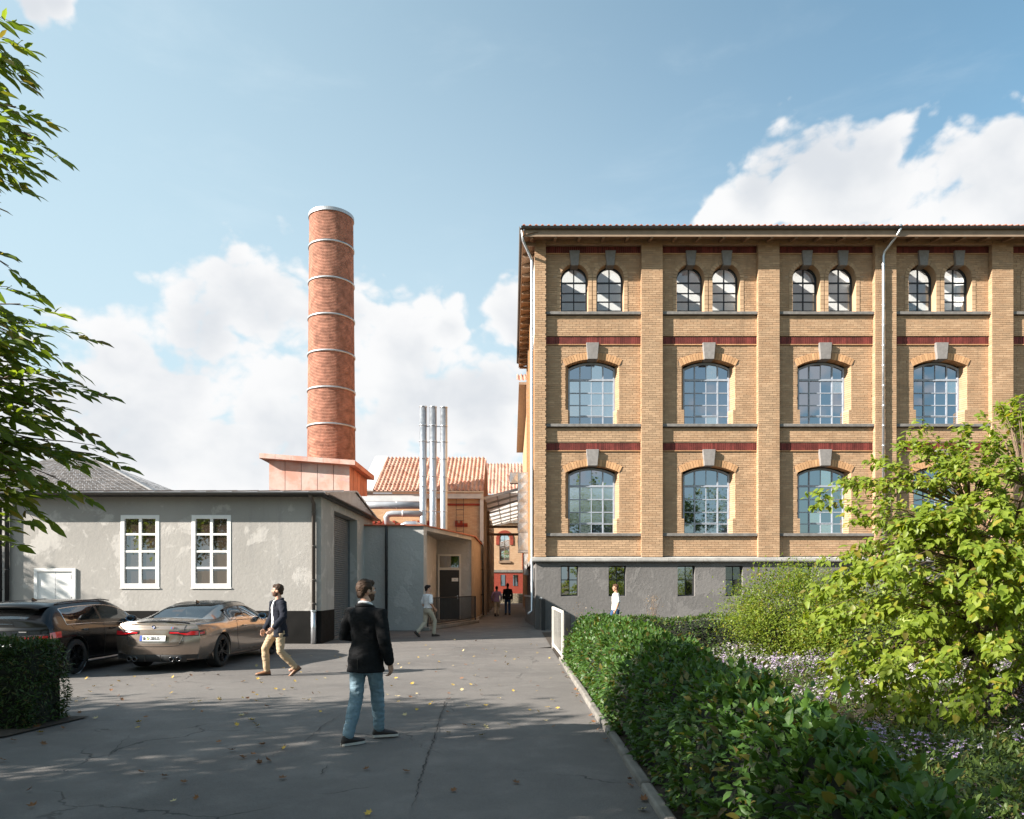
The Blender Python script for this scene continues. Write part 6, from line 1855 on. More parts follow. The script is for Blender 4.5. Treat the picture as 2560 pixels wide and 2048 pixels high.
        for s, sg in (('L', -1), ('R', 1)):
            if sleeve == 'none': continue
            sh_ = sho[s]; p = [sh_ + Vector((-sg * .05, 0, -.015)), sh_, sh_.lerp(el[s], .5), el[s], el[s].lerp(wr_[s], .5), wr_[s].lerp(el[s], .06)]; q = [.062 + grow, .060 + grow, .054 + grow, .048 + grow, .045 + grow, .037 + grow * .9]
            if sleeve == 'short': p = p[:2] + [sh_.lerp(el[s], .5), sh_.lerp(el[s], .82)]; q = [q[0], q[1], q[2] + .008, q[2] + .012]
            limb(m_, p, q, 14)
        return remesh(m_, voxel, 2, name, mat, t, wr=wr, wf=10, cut=cut, seed=len(label) % 31)
    if 'tee' in wear: top('shirt', wear['tee'], .014 if 'jacket' not in wear else .004, wear.get('tee_hem', .90), 'short' if 'jacket' not in wear else 'none', flare=.008 if 'jacket' not in wear else .0)
    if 'shirt' in wear: top('shirt', wear['shirt'], .012, wear.get('tee_hem', .86), 'long', flare=.01)
    if 'jacket' in wear:
        opn = wear.get('open')
        def jcut(c):
            if not opn or c.y < S(c.z) + .02: return False
            z = c.z - zd; w = np.interp(z, [.76, .95, 1.15, 1.32, 1.42, 1.5], [.105, .075, .055, .065, .055, .05])
            return abs(c.x - .01) < w
        jk = top('jacket', wear['jacket'], .020, .775, 'long', cut=jcut, flare=.018, coll=1.485, wr=.0075)
        # collar roll and shirt collar
        for nm, mt, rr, zz, r1 in (('jacket_collar', wear['jacket'], .092, 1.478, .022), ('shirt_collar', wear['inner'], .070, 1.512, .015)):
            if nm == 'shirt_collar' and opn: continue
            pts = [(rr * math.sin(a), S(1.48) - .012 + rr * .86 * math.cos(a), zz + zd - .022 * math.cos(a)) for a in np.linspace(math.pi * .22, math.pi * 1.78, 22)]
            MB().tube(pts, r1, 8).build(nm, mt, jk, True, world=False)
        for s in 'LR':
            d = (wr_[s] - el[s]).normalized(); MB().tube([wr_[s] - d * .03, wr_[s] + d * .012], (.036, .034), 12).build('shirt_cuff', wear['inner'], jk, True, world=False)
        if opn:   # lapels
            for sg in (-1, 1):
                zz = [1.46, 1.38, 1.28, 1.16]; inn_ = [.055, .06, .062, .055]; ou = [.085, .115, .11, .062]
                V = []
                for z, i_, o_ in zip(zz, inn_, ou):
                    for x in (i_, .5 * (i_ + o_), o_):
                        hw = np.interp(z, [1.10, 1.22, 1.33, 1.42, 1.475], [.142, .158, .172, .165, .1]) + .02; dp = np.interp(z, [1.10, 1.22, 1.33, 1.42, 1.475], [.10, .108, .115, .095, .07]) + .02
                        yy = S(z) + dp * (1 - min(.98, x / hw) ** 2.4) ** (1 / 2.4)
                        V.append((sg * x + .01, yy + .012, z + zd))
                np_mesh('lapel', V, [(3*i + j, 3*i + j + 1, 3*i + j + 4, 3*i + j + 3) for i in range(3) for j in range(2)], wear['jacket'], jk, world=False, smooth=True)
        else:     # rear vent and buttons on the cuff
            MB().box(.0, .008, -.162, -.12, .778 + zd, .93 + zd).build('rear_vent', M_txt, jk, world=False)
    if 'belt' in wear:
        m_ = MB(); loft_rings(m_, [(0, S(1), .985+zd, .172, .124), (0, S(1), 1.02+zd, .172, .124)]); m_.build('belt', wear['belt'], t, True, world=False)
    return t

C_black = cloth_mat('black_wool', (0.010, 0.010, 0.011), bump=.35); C_navy = cloth_mat('navy_wool', (0.016, 0.018, 0.027), bump=.35)
C_jeans_l = cloth_mat('faded_blue_denim', (0.19, 0.275, 0.33), .12, 40, .9, .35, .5); C_jeans_d = cloth_mat('blue_denim', (0.035, 0.075, 0.15), .2, 40, .9, .5, .5)
C_khaki = cloth_mat('khaki_cotton', (0.40, 0.30, 0.195), .1, 30, .9, .2, .5); C_stone = cloth_mat('stone_cotton', (0.42, 0.37, 0.29), .1, 30, .9, .2, .4)
C_white = cloth_mat('white_cotton', (0.78, 0.78, 0.80), .04, bump=.4); C_purple = cloth_mat('purple_check_cotton', (0.28, 0.20, 0.33), .3, 60)
C_offwhite = cloth_mat('off_white_cotton', (0.72, 0.69, 0.65), .05, bump=.4)
C_shoe_n = pmat('dark_shoe', (0.03, 0.022, 0.020), .6); C_shoe_b = pmat('tan_leather_shoe', (0.22, 0.10, 0.045), .5); C_sole_w = pmat('white_sole', (.6, .57, .52), .7); C_sole_d = pmat('dark_sole', (.04, .03, .025), .8)
def to_local(loc, face, p):
    v = Vector(p) - Vector(loc); v.rotate(Matrix.Rotation(-face, 3, 'Z')); return v
# man in the foreground seen from behind
L1, F1 = (-1.60, 8.06, 0), R(-24)
fl = to_local(L1, F1, G(870, 1862)); frr = to_local(L1, F1, G(948, 1843))
person(L1, F1, 1.79, 'man seen from behind in black blazer and faded blue jeans in the foreground',
       {'L': ((fl.x, fl.y, .088), R(22), 0), 'R': ((frr.x, frr.y, .088), R(48), 0)},
       {'L': (-.12, .20, 1.13), 'R': (.27, .05, .87)}, dict(jacket=C_black, inner=C_white, tee=C_white, trousers=C_jeans_l, shoes=C_shoe_n, sole=C_sole_w),
       head_yaw=R(-30), voxel=.008, hair=M_hair_b, beard=True, hip_drop=.012, elbow_pole={'L': (-1, -.5, -.8), 'R': (.5, -1, 0)})
# man in blazer and khaki trousers walking left past the coupe
L2, F2 = (-4.47, 14.08, 0), R(134)
ff = to_local(L2, F2, Vector(L2) + Vector((-.23, .03, .088))); fb = to_local(L2, F2, Vector(L2) + Vector((.33, .0, .15)))
person(L2, F2, 1.78, 'man in navy blazer, white T-shirt and khaki trousers walking left past the coupe',
       {'R': (tuple(ff), R(26), 0), 'L': (tuple(fb), R(28), R(-36))},
       {'L': (-.31, .24, .93), 'R': (.27, .14, .88)}, dict(jacket=C_navy, inner=C_white, open=True, tee=C_white, tee_hem=.885, trousers=C_khaki, shoes=C_shoe_b, sole=C_sole_d, slim=.98),
       head_yaw=R(-34), voxel=.009, hair=M_hair_b, beard=True, hip_drop=.035, lean=.01)
# man in white polo by the porch
L3, F3 = (-2.86, 25.0, 0), R(-52)
person(L3, F3, 1.79, 'man in white polo shirt and stone trousers walking past the porch railing',
       {'R': ((.06, .20, .088), R(6), 0), 'L': ((-.06, -.38, .165), 0, R(-42))},
       {'L': (-.26, .12, .88), 'R': (.25, .12, .93)}, dict(tee=C_white, tee_hem=1.0, trousers=C_stone, shoes=C_sole_d, sole=C_sole_d, belt=M_txt), head_yaw=R(-18), voxel=.011, hair=M_hair_d, skin=M_skin, hip_drop=.045)
# couple in the passage
person((-.88, 42.4, 0), R(-6), 1.74, 'person in purple shirt and pale trousers walking away down the passage',
       {'R': ((.07, .10, .088), 0, 0), 'L': ((-.05, -.30, .14), 0, R(-30))}, {'L': (-.26, .06, .9), 'R': (.26, -.02, .9)}, dict(shirt=C_purple, trousers=C_stone, shoes=C_sole_d, sole=C_sole_d), voxel=.014, hair=M_hair_d, skin=M_skin3, hip_drop=.03)
person((-.26, 44.0, 0), R(4), 1.88, 'person in black top and blue jeans walking away down the passage',
       {'R': ((.10, -.08, .088), R(5), 0), 'L': ((-.10, .08, .088), R(-5), 0)}, {'L': (-.25, .03, .87), 'R': (.25, .03, .87)}, dict(shirt=C_black, trousers=C_jeans_d, shoes=C_sole_d, sole=C_sole_d), voxel=.014, hair=M_hair_d, skin=M_skin3)
# man in the garden
person((3.58, 25.4, .024), R(98), 1.77, 'man in loose white T-shirt and blue jeans walking along the factory plinth',
       {'R': ((.06, .16, .088), 0, 0), 'L': ((-.06, -.26, .12), 0, R(-25))}, {'L': (-.25, .07, .86), 'R': (.25, -.05, .86)}, dict(tee=C_offwhite, tee_hem=.88, trousers=C_jeans_d, shoes=C_sole_d, sole=C_sole_d), voxel=.011, hair=M_hair_l, skin=M_skin2, hip_drop=.02)
# ------------------------------------------------------------------ vegetation
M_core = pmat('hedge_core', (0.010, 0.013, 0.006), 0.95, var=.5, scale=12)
M_bark = pmat('shrub_bark', (0.13, 0.085, 0.055), .85, var=.3, scale=20, bump=.5, bscale=40)
LM = lambda n, a, b, **k: leaf_mat(n, a, b, **k)
M_l_hedge = LM('broad_hedge_leaf', (0.028, 0.070, 0.014), (0.085, 0.165, 0.03), trans=.3)
M_l_box = LM('small_hedge_leaf', (0.025, 0.055, 0.012), (0.075, 0.13, 0.022), trans=.22)
M_l_yew = LM('yew_leaf', (0.016, 0.038, 0.008), (0.05, 0.095, 0.016), trans=.15)
M_l_shrub = LM('yellow_green_leaf', (0.12, 0.19, 0.022), (0.27, 0.33, 0.045), trans=.48)
M_l_shrub1 = LM('yellow_green_leaf_single', (0.13, 0.20, 0.022), (0.29, 0.34, 0.045), trans=.48, obj_random=True)
M_l_fine = LM('fine_green_leaf', (0.09, 0.15, 0.02), (0.22, 0.28, 0.04), trans=.45)
M_l_ash = LM('ash_leaf', (0.075, 0.125, 0.02), (0.19, 0.25, 0.04), trans=.55)
M_l_ash1 = LM('ash_leaf_single', (0.075, 0.125, 0.02), (0.19, 0.25, 0.04), trans=.55, obj_random=True)
M_l_hedge1 = LM('broad_hedge_leaf_single', (0.028, 0.07, 0.014), (0.085, 0.165, 0.03), trans=.3, obj_random=True)
M_l_bed = LM('ground_cover_leaf', (0.035, 0.07, 0.014), (0.10, 0.14, 0.03), trans=.25)
M_fl_w = LM('white_petal', (0.62, 0.52, 0.60), (0.80, 0.76, 0.78), trans=.3, tcol=(1, 1, 1)); M_fl_l = LM('lilac_petal', (0.36, 0.24, 0.48), (0.58, 0.44, 0.62), trans=.3, tcol=(1, 1, 1))

# leaf templates: (x across, y along, z up) for unit length, triangles
T_BROAD = (np.array([(0,0,0), (-.27,.36,.07), (-.20,.68,.05), (0,1,-.10), (.20,.68,.05), (.27,.36,.07), (0,.36,.0), (0,.68,-.015)]),
           np.array([(0,6,1), (0,5,6), (1,6,7), (1,7,2), (5,4,7), (5,7,6), (2,7,3), (7,4,3)]))
T_SMALL = (np.array([(0,0,0), (-.26,.5,.07), (0,1,-.04), (.26,.5,.07)]), np.array([(0,3,1), (1,3,2)]))
T_LANCE = (np.array([(0,0,0), (-.15,.35,.04), (-.11,.7,.03), (0,1,-.07), (.11,.7,.03), (.15,.35,.04), (0,.35,0), (0,.7,-.01)]), T_BROAD[1])
def unit(a): return a / (np.linalg.norm(a, axis=-1, keepdims=True) + 1e-9)
def leaf_arrays(pos, t, n, L, tpl):
    t = unit(t); s = unit(np.cross(t, n)); n2 = np.cross(s, t)
    tv, tf = tpl; L = np.asarray(L)[:, None, None]
    V = pos[:, None, :] + L * (tv[None, :, 0:1] * s[:, None, :] + tv[None, :, 1:2] * t[:, None, :] + tv[None, :, 2:3] * n2[:, None, :])
    F = (np.arange(len(pos)) * len(tv))[:, None, None] + tf[None]
    return V.reshape(-1, 3), F.reshape(-1, 3)
_single = {}
def leaf_singles(pos, t, n, L, tpl, mat, parent, key):
    """individually placed leaves that share one mesh"""
    if key not in _single:
        me = bpy.data.meshes.new('leaf'); me.from_pydata(tpl[0].tolist(), [], tpl[1].tolist()); me.materials.append(mat); me.update(); _single[key] = me
    me = _single[key]; t = unit(t); s = unit(np.cross(t, n)); n2 = np.cross(s, t)
    inv = Matrix.Translation(-Vector(parent.location)) if parent.type == 'EMPTY' else Matrix.Identity(4)
    for p, a, b, c, l in zip(pos, s, t, n2, L):
        o = bpy.data.objects.new('leaf', me); COL.objects.link(o); o.parent = parent; o.matrix_parent_inverse = inv
        m = Matrix(((a[0]*l, b[0]*l, c[0]*l, p[0]), (a[1]*l, b[1]*l, c[1]*l, p[1]), (a[2]*l, b[2]*l, c[2]*l, p[2]), (0, 0, 0, 1)))
        o.matrix_basis = m
def put_leaves(pos, t, n, L, tpl, mat, parent, name, n_single=0, mat1=None, key=None, rank=None):
    if n_single:
        d = rank if rank is not None else np.linalg.norm(pos - np.array([0, 0, CAM_H]), axis=1) / L
        idx = np.argsort(d); a, b = idx[:n_single], idx[n_single:]
        leaf_singles(pos[a], t[a], n[a], L[a], tpl, mat1, parent, key)
        pos, t, n, L = pos[b], t[b], n[b], L[b]
    V, F = leaf_arrays(pos, t, n, L, tpl)
    return stuff(np_mesh(name, V, F, mat, parent))
def in_view(pos, margin=20):
    px = 1280 + FPX * pos[:, 0] / np.maximum(pos[:, 1], .1); py = 1466 - FPX * (pos[:, 2] - CAM_H) / np.maximum(pos[:, 1], .1)
    return (pos[:, 1] > .5) & (px > -margin) & (px < 2560 + margin) & (py > -margin) & (py < 2048 + margin)
def vnoise(p, f, seed=0.0): return np.array([noise.noise((a[0] * f + seed, a[1] * f, a[2] * f)) for a in p.tolist()])

# ---- generic clipped hedge following a line of cross sections
def hedge(name, label, sec, N, L, tpl, mat, y0, y1, axis='y', out_bias=.75, fuzz=.1, n_single=0, mat1=None, key=None, square=4.0, up=.5, cat='hedge', twiggy=0.0):
    """sec(v) -> (lo, hi, height, base); v runs along the hedge axis"""
    cx = .5 * (sec((y0 + y1) / 2)[0] + sec((y0 + y1) / 2)[1])
    t = thing(name, label, cat, (cx, (y0 + y1) / 2, 0) if axis == 'y' else ((y0 + y1) / 2, cx, 0))
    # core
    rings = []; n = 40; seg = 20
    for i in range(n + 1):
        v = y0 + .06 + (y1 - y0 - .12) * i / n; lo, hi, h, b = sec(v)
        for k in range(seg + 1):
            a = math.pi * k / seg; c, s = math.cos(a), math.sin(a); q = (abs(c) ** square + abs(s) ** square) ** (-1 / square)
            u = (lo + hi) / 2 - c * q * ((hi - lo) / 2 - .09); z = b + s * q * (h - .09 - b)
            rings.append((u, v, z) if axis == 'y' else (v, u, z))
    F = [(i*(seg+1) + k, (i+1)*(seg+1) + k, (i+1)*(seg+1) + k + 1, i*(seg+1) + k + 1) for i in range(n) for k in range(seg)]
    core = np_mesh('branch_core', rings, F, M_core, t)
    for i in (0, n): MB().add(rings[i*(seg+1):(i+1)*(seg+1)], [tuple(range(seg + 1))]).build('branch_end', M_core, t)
    # leaves
    pos = np.zeros((N, 3)); nrm = np.zeros((N, 3)); vv = RNG.uniform(y0, y1, N); aa = RNG.uniform(0, math.pi, N)
    ends = RNG.random(N) < .10
    for i in range(N):
        v = vv[i]; lo, hi, h, b = sec(v); c, s = math.cos(aa[i]), math.sin(aa[i]); q = (abs(c) ** square + abs(s) ** square) ** (-1 / square)
        u = (lo + hi) / 2 - c * q * (hi - lo) / 2; z = b + s * q * (h - b)
        nu, nz = -math.copysign(abs(c * q) ** (square - 1), c), abs(s * q) ** (square - 1)
        nv = 0.0
        if ends[i]:
            e = RNG.integers(2); v = y0 if e == 0 else y1; nv = -1.0 if e == 0 else 1.0
            f = RNG.random(); u = (lo + hi) / 2 + (u - (lo + hi) / 2) * f ** .5; z = b + (z - b) * RNG.random() ** .5; nu *= .2; nz *= .2
        if axis == 'y': pos[i] = (u, v, z); nrm[i] = (nu, nv, nz)
        else: pos[i] = (v, u, z); nrm[i] = (nv, nu, nz)
    nrm = unit(nrm); dsp = np.array([noise.noise((p[0] * 2.1, p[1] * 2.1, p[2] * 2.1)) for p in pos.tolist()]) * fuzz * 1.1 + np.array([noise.noise((p[0] * 6, p[1] * 6, p[2] * 6)) for p in pos.tolist()]) * fuzz * .6
    pos += nrm * (dsp - RNG.random(N) * fuzz * .9)[:, None]
    if twiggy:
        sel = RNG.random(N) < .04; pos[sel] += (nrm[sel] + np.array([0, 0, .5])) * RNG.random((sel.sum(), 1)) * twiggy
    tt = nrm * out_bias + RNG.normal(0, .55, (N, 3)) + np.array([0, 0, -.12])
    nn = nrm * .5 + np.array([0, 0, up]) + RNG.normal(0, .35, (N, 3))
    LL = L * RNG.uniform(.5, 1.45, N)
    keep = pos[:, 2] > .02
    put_leaves(pos[keep], tt[keep], nn[keep], LL[keep], tpl, mat, t, 'foliage', n_single, mat1, key, (np.linalg.norm(pos - np.array([0, 0, CAM_H]), axis=1) / LL + np.where(in_view(pos), 0, 1e4))[keep] if n_single else None)
    return t
def sec_r(y):
    hi = np.interp(y, [1, 2.3, 3.8, 6.6, 9, 11.4, 16.2], [1.72, 1.75, 1.9, 2.2, 2.5, 2.7, 2.7])
    h = 1.0 + .05 * math.sin(y * 1.7) + .03 * math.sin(y * 4.1)
    return (1.20, hi + .05 * math.sin(y * 2.3), h, .02)
hedge('leafy_hedge', 'long dark green broad-leaved hedge along the right kerb', sec_r, 40000, .068, T_BROAD, M_l_hedge, 1.4, 16.3, 'y', .8, .13, 300, M_l_hedge1, 'h1', 2.6, .7, twiggy=.12)
hedge('clipped_hedge', 'clipped small-leaved hedge crossing in front of the grey plinth', lambda x: (16.2, 17.3, 1.0 + .03 * math.sin(x * 3), .02), 15000, .05, T_SMALL, M_l_box, 2.2, 7.6, 'x', .6, .07)
hedge('clipped_hedge', 'dark clipped yew hedge at the left picture edge in front of the hatchback', lambda x: (8.72, 9.5, 1.02 + .025 * math.sin(x * 4), .02), 24000, .055, T_LANCE, M_l_yew, -9.2, -5.72, 'x', .7, .07, twiggy=.05)
struct(MB().add([(-12, 7.9, .008), (-6.3, 7.95, .008), (-5.72, 8.3, .008), (-5.5, 9.6, .008), (-12, 9.9, .008)], [(0, 1, 2, 3, 4)]).build('soil_strip', M_soil))

# ---- rounded bushes
def bush(name, label, c, r, N, L, tpl, mat, stems=7, low=.1, shell=.55, sprig=0, clump=60):
    t = thing(name, label, 'bush', (c[0], c[1], 0)); c = np.array(c); r = np.array(r)
    for k in range(stems):
        a = 2 * math.pi * k / stems + random.random(); e = Vector((c[0] + r[0] * .6 * math.cos(a), c[1] + r[1] * .6 * math.sin(a), c[2] + r[2] * .4 * random.random()))
        b0 = Vector((c[0] + .1 * math.cos(a), c[1] + .1 * math.sin(a), 0)); m_ = b0.lerp(e, .5) + Vector((0, 0, .2))
        MB().tube([b0, m_, e], (.025, .018, .006), 6).build('stem', M_bark, t)
    n_c = max(8, N // clump)
    u = unit(RNG.normal(size=(n_c, 3))); u[:, 2] = np.abs(u[:, 2]) * np.where(RNG.random(n_c) < .75, 1, -.7)
    cc = c + u * r * RNG.uniform(shell, 1.0, (n_c, 1))
    idx = RNG.integers(0, n_c, N); sig = float(np.mean(r)) * .16
    pos = cc[idx] + RNG.normal(0, sig, (N, 3)) * np.array([1, 1, .75])
    out = unit(pos - c)
    tt = out * .7 + RNG.normal(0, .6, (N, 3)) + np.array([0, 0, -.1]); nn = out * .4 + np.array([0, 0, .8]) + RNG.normal(0, .35, (N, 3))
    k = pos[:, 2] > low; LL = L * RNG.uniform(.6, 1.3, N)
    put_leaves(pos[k], tt[k], nn[k], LL[k], tpl, mat, t, 'foliage')
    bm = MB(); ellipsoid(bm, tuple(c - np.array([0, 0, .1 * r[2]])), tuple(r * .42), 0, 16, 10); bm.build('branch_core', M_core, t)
    for q in range(sprig):
        a = random.uniform(0, 2 * math.pi); b0 = Vector((c[0] + r[0] * .6 * math.cos(a), c[1] + r[1] * .6 * math.sin(a), c[2] + r[2] * .75)); e = b0 + Vector((random.uniform(-.25, .25), random.uniform(-.2, .2), random.uniform(.3, .6)))
        MB().tube([b0, b0.lerp(e, .5) + Vector((.03, 0, 0)), e], (.006, .005, .002), 5).build('stem', M_bark, t)
        m = 14; f = RNG.random(m)[:, None]; pp = np.array(b0) * (1 - f) + np.array(e) * f
        put_leaves(pp, RNG.normal(0, 1, (m, 3)) + np.array([0, 0, .3]), RNG.normal(0, .4, (m, 3)) + np.array([0, 0, 1]), np.full(m, L * 1.6), tpl, mat, t, 'foliage')
    return t
bush('round_bush', 'rounded fine-leaved bush at the right end of the clipped hedge', (5.85, 15.2, .95), (1.45, 1.1, 1.15), 26000, .055, T_SMALL, M_l_fine, sprig=6)
bush('round_bush', 'low dense bush under the left side of the large yellow-green shrub', (6.9, 13.6, .7), (1.7, 1.3, 1.0), 20000, .062, T_SMALL, M_l_fine, sprig=4)
bush('round_bush', 'bush at the right picture edge behind the large shrub', (10.2, 13.8, 1.1), (2.2, 1.6, 1.5), 13000, .08, T_SMALL, M_l_fine, sprig=4)

# ---- large yellow-green shrub, several stems
def big_shrub():
    base = Vector((6.2, 9.6, 0))
    t = thing('flowering_shrub', 'large yellow-green multi-stemmed shrub in front of the factory', 'shrub', base)
    tips = []
    rd = random.Random(3)
    c = Vector((7.1, 9.3, 2.12)); r = Vector((2.6, 2.0, 1.75))
    while len(tips) < 900:
        u = Vector((rd.gauss(0, 1), rd.gauss(0, 1), rd.gauss(0, 1))).normalized() * (rd.random() ** .28)
        p = c + Vector((u.x * r.x, u.y * r.y, u.z * r.z))
        p.z += .12 * (p.x - c.x) if p.x > c.x else .05 * (p.x - c.x)
        if p.z < .55: continue
        if p.z > 2.6 and rd.random() < .25: continue
        tips.append(p)
    # hand-placed outer sprays that make the silhouette
    for (px, py, Y) in ((2060, 1480, 9.2), (2060, 1560, 8.8), (2100, 1640, 8.6), (2130, 1700, 8.4), (2200, 1760, 8.2), (2100, 1380, 9.3), (2140, 1300, 9.4), (2200, 1230, 9.4), (2260, 1200, 9.3), (2330, 1180, 9.2), (2420, 1170, 9.1), (2480, 1130, 9.0), (2180, 1520, 8.8), (2260, 1330, 9.0), (2360, 1290, 8.9), (2470, 1250, 8.8), (2540, 1180, 8.8), (2540, 1300, 8.6), (2050, 1255, 9.8), (2120, 1190, 9.7), (2210, 1140, 9.6), (2270, 1085, 9.6), (2330, 1120, 9.4), (2400, 1085, 9.5), (2500, 1040, 9.2), (2550, 1020, 9.0), (2270, 1800, 8.0), (2390, 1810, 7.9), (2210, 1440, 8.4), (2300, 1560, 8.2), (2420, 1500, 8.0), (2500, 1620, 7.9), (2540, 1400, 8.1), (2440, 1380, 8.3), (2350, 1680, 8.0), (2460, 1740, 7.8), (2120, 1420, 8.8), (2230, 1660, 8.2)):
        p = P(px, py, Y)
        for k in range(5): tips.append(p + Vector((rd.uniform(-.16, .16), rd.uniform(-.2, .2), rd.uniform(-.14, .14))))
    # stems
    mains = []
    for k in range(13):
        a = 2 * math.pi * k / 13 + rd.uniform(-.2, .2); rr = rd.uniform(.55, .95)
        e = c + Vector((math.cos(a) * r.x * rr * .8, math.sin(a) * r.y * rr * .8, rd.uniform(.1, 1.0)))
        b0 = base + Vector((math.cos(a) * .14, math.sin(a) * .14, 0)); m1 = b0.lerp(e, .35) + Vector((0, 0, .25)); m2 = b0.lerp(e, .7) + Vector((0, 0, .28))
        pts = [Vector(q) for q in catmull([b0, m1, m2, e], 5)]
        MB().tube(pts, list(np.linspace(.036, .009, len(pts))), 7).build('stem', M_bark, t)
        mains.append(pts)
    allp = [p for m_ in mains for p in m_[4:]]
    tw = MB(); pos = []; tt = []; nn = []; LL = []
    for p in tips:
        q = min(allp, key=lambda a: (a - p).length + .6 * max(0, a.z - p.z))
        mid = q.lerp(p, .55) + Vector((0, 0, .12 * (p - q).length))
        tw.tube([q, mid, p], (.008, .005, .002), 4, cap=False)
        d = (p - mid).normalized(); big = .115 if (p.y < 9.2 and p.z < 2.9) else .085
        m = rd.randint(24, 36)
        for k in range(m):
            f = rd.random() ** .7; s = mid.lerp(p, .25 + .8 * f) + Vector((rd.gauss(0, .035), rd.gauss(0, .035), rd.gauss(0, .03)))
            a = Vector((rd.gauss(0, 1), rd.gauss(0, 1), rd.gauss(-.15, .5))).normalized() * .9 + d * .6 + Vector((0, 0, -.45))
            pos.append(s); tt.append(a); nn.append((rd.gauss(-.3, .4), rd.gauss(-.45, .4), .9)); LL.append(big * rd.uniform(.65, 1.3))
    stuff(tw.build('twigs', M_bark, t))
    pos, tt, nn, LL = map(np.array, (pos, tt, nn, LL))
    rank = np.linalg.norm(pos - np.array([0, 0, CAM_H]), axis=1) / LL + np.where(in_view(pos), 0, 1e4)
    put_leaves(pos, tt, nn, LL, T_BROAD, M_l_shrub, t, 'foliage', 300, M_l_shrub1, 's1', rank)
big_shrub()

# ---- flower bed
def flower_bed():
    N = 60000
    x = RNG.uniform(2.0, 12.5, N); y = RNG.uniform(2.6, 16.0, N); k = x > np.interp(y, [2, 6, 11, 16], [1.75, 2.1, 2.6, 2.6]); x, y = x[k], y[k]; N = len(x)
    hmax = np.array([.24 + .13 * noise.noise((a * .9, b * .9, 3)) for a, b in zip(x, y)]) * np.interp(y, [3, 8, 12, 16], [.85, 1.0, 1.5, 1.6])
    pos = np.stack([x, y, hmax * RNG.random(N) ** .5], 1)
    xn = RNG.uniform(1.8, 6.5, 26000); yn = RNG.uniform(2.2, 8.0, 26000); kk = xn > np.interp(yn, [2, 6, 11, 16], [1.75, 2.1, 2.6, 2.6]); xn, yn = xn[kk], yn[kk]
    hn = .20 + .12 * np.array([noise.noise((a * 1.3, b * 1.3, 5)) for a, b in zip(xn, yn)])
    pos = np.vstack([pos, np.stack([xn, yn, hn * RNG.random(len(xn)) ** .5], 1)]); N = len(pos)
    put_leaves(pos, RNG.normal(0, 1, (N, 3)) + np.array([0, 0, .5]), RNG.normal(0, .4, (N, 3)) + np.array([0, -.3, 1]), RNG.uniform(.04, .10, N), T_LANCE, M_l_bed, None, 'ground_cover')
    o = bpy.data.objects['ground_cover']; tag(o, 'low green ground cover plants filling the flower bed', 'ground cover')
    # flower heads: four-petal rosettes in loose drifts
    M = 24000; x = RNG.uniform(2.2, 12, M); y = RNG.uniform(3.2, 15.5, M)
    dr = np.array([noise.noise((a * .8, b * .8, 9)) for a, b in zip(x, y)])
    k = (x > np.interp(y, [2, 6, 11, 16], [2.2, 2.45, 2.9, 2.9])) & (dr > -.18 + .25 * RNG.random(M)); x, y = x[k], y[k]; M = len(x)
    hm = np.array([.24 + .13 * noise.noise((a * .9, b * .9, 3)) for a, b in zip(x, y)]) * np.interp(y, [3, 8, 12, 16], [.85, 1.0, 1.5, 1.6])
    z = hm + RNG.uniform(-.02, .09, M)
    V = []; F = []; r = RNG.uniform(.012, .024, M); til = RNG.normal(0, .35, (M, 2)); ph = RNG.uniform(0, 6.28, M)
    a4 = np.arange(4) * math.pi / 2
    for part, (nm, mt, sel) in enumerate((('white_flowers', M_fl_w, (x + y * .3 + RNG.normal(0, 1.6, M)) > 7.2), ('lilac_flowers', M_fl_l, None))):
        if sel is None: sel = ~first
        else: first = sel
        p = np.stack([x, y, z], 1)[sel]; n = len(p); rr = r[sel]; t2 = til[sel]; pp = ph[sel]
        V = np.zeros((n, 4, 4, 3)); 
        for q in range(4):
            for j, (da, f) in enumerate(((0, .1), (-.5, .8), (0, 1.15), (.5, .8))):
                an = pp + a4[q] + da
                V[:, q, j, 0] = p[:, 0] + rr * f * np.cos(an); V[:, q, j, 1] = p[:, 1] + rr * f * np.sin(an)
                V[:, q, j, 2] = p[:, 2] + rr * f * (np.cos(an) * t2[:, 0] + np.sin(an) * t2[:, 1] - .5) + (.004 if j else 0)
        F = np.arange(n * 16).reshape(-1, 4)
        o = np_mesh(nm, V.reshape(-1, 3), F, mt); stuff(o); tag(o, 'drift of tiny white and pale pink flowers in the bed' if part == 0 else 'drift of tiny lilac flowers around the shrub', 'flowers')
    # upright spikes
    for (nm, cx, cy, sx, sy, cnt, h) in (('lavender_spikes', 4.6, 12.2, 1.3, 1.0, 90, .55), ('lavender_spikes', 7.2, 11.2, 1.1, .8, 60, .6), ('lavender_spikes', 6.6, 8.9, .9, .5, 55, .55)):
        pos = []; tt = []
        st = MB()
        for k in range(cnt):
            bx, by = random.gauss(cx, sx * .6), random.gauss(cy, sy * .6); hh = h * random.uniform(.6, 1.15); lx, ly = random.gauss(0, .05), random.gauss(0, .05)
            st.tube([(bx, by, .05), (bx + lx, by + ly, hh)], (.004, .002), 3, cap=False)
            for q in range(22):
                f = random.uniform(.5, 1.02); a = random.uniform(0, 6.28)
                pos.append((bx + lx * f + .014 * math.cos(a), by + ly * f + .014 * math.sin(a), hh * f)); tt.append((math.cos(a), math.sin(a), .5))
        o = np_mesh(nm, *leaf_arrays(np.array(pos), np.array(tt), np.tile([0, 0, 1.0], (len(pos), 1)) + RNG.normal(0, .3, (len(pos), 3)), RNG.uniform(.022, .04, len(pos)), T_SMALL), M_fl_l)
        stuff(o); tag(o, 'upright lilac flower spikes standing in the bed', 'flowers', 'lilac flower spikes')
        st.build('flower_stalks', M_l_bed, o)
flower_bed()
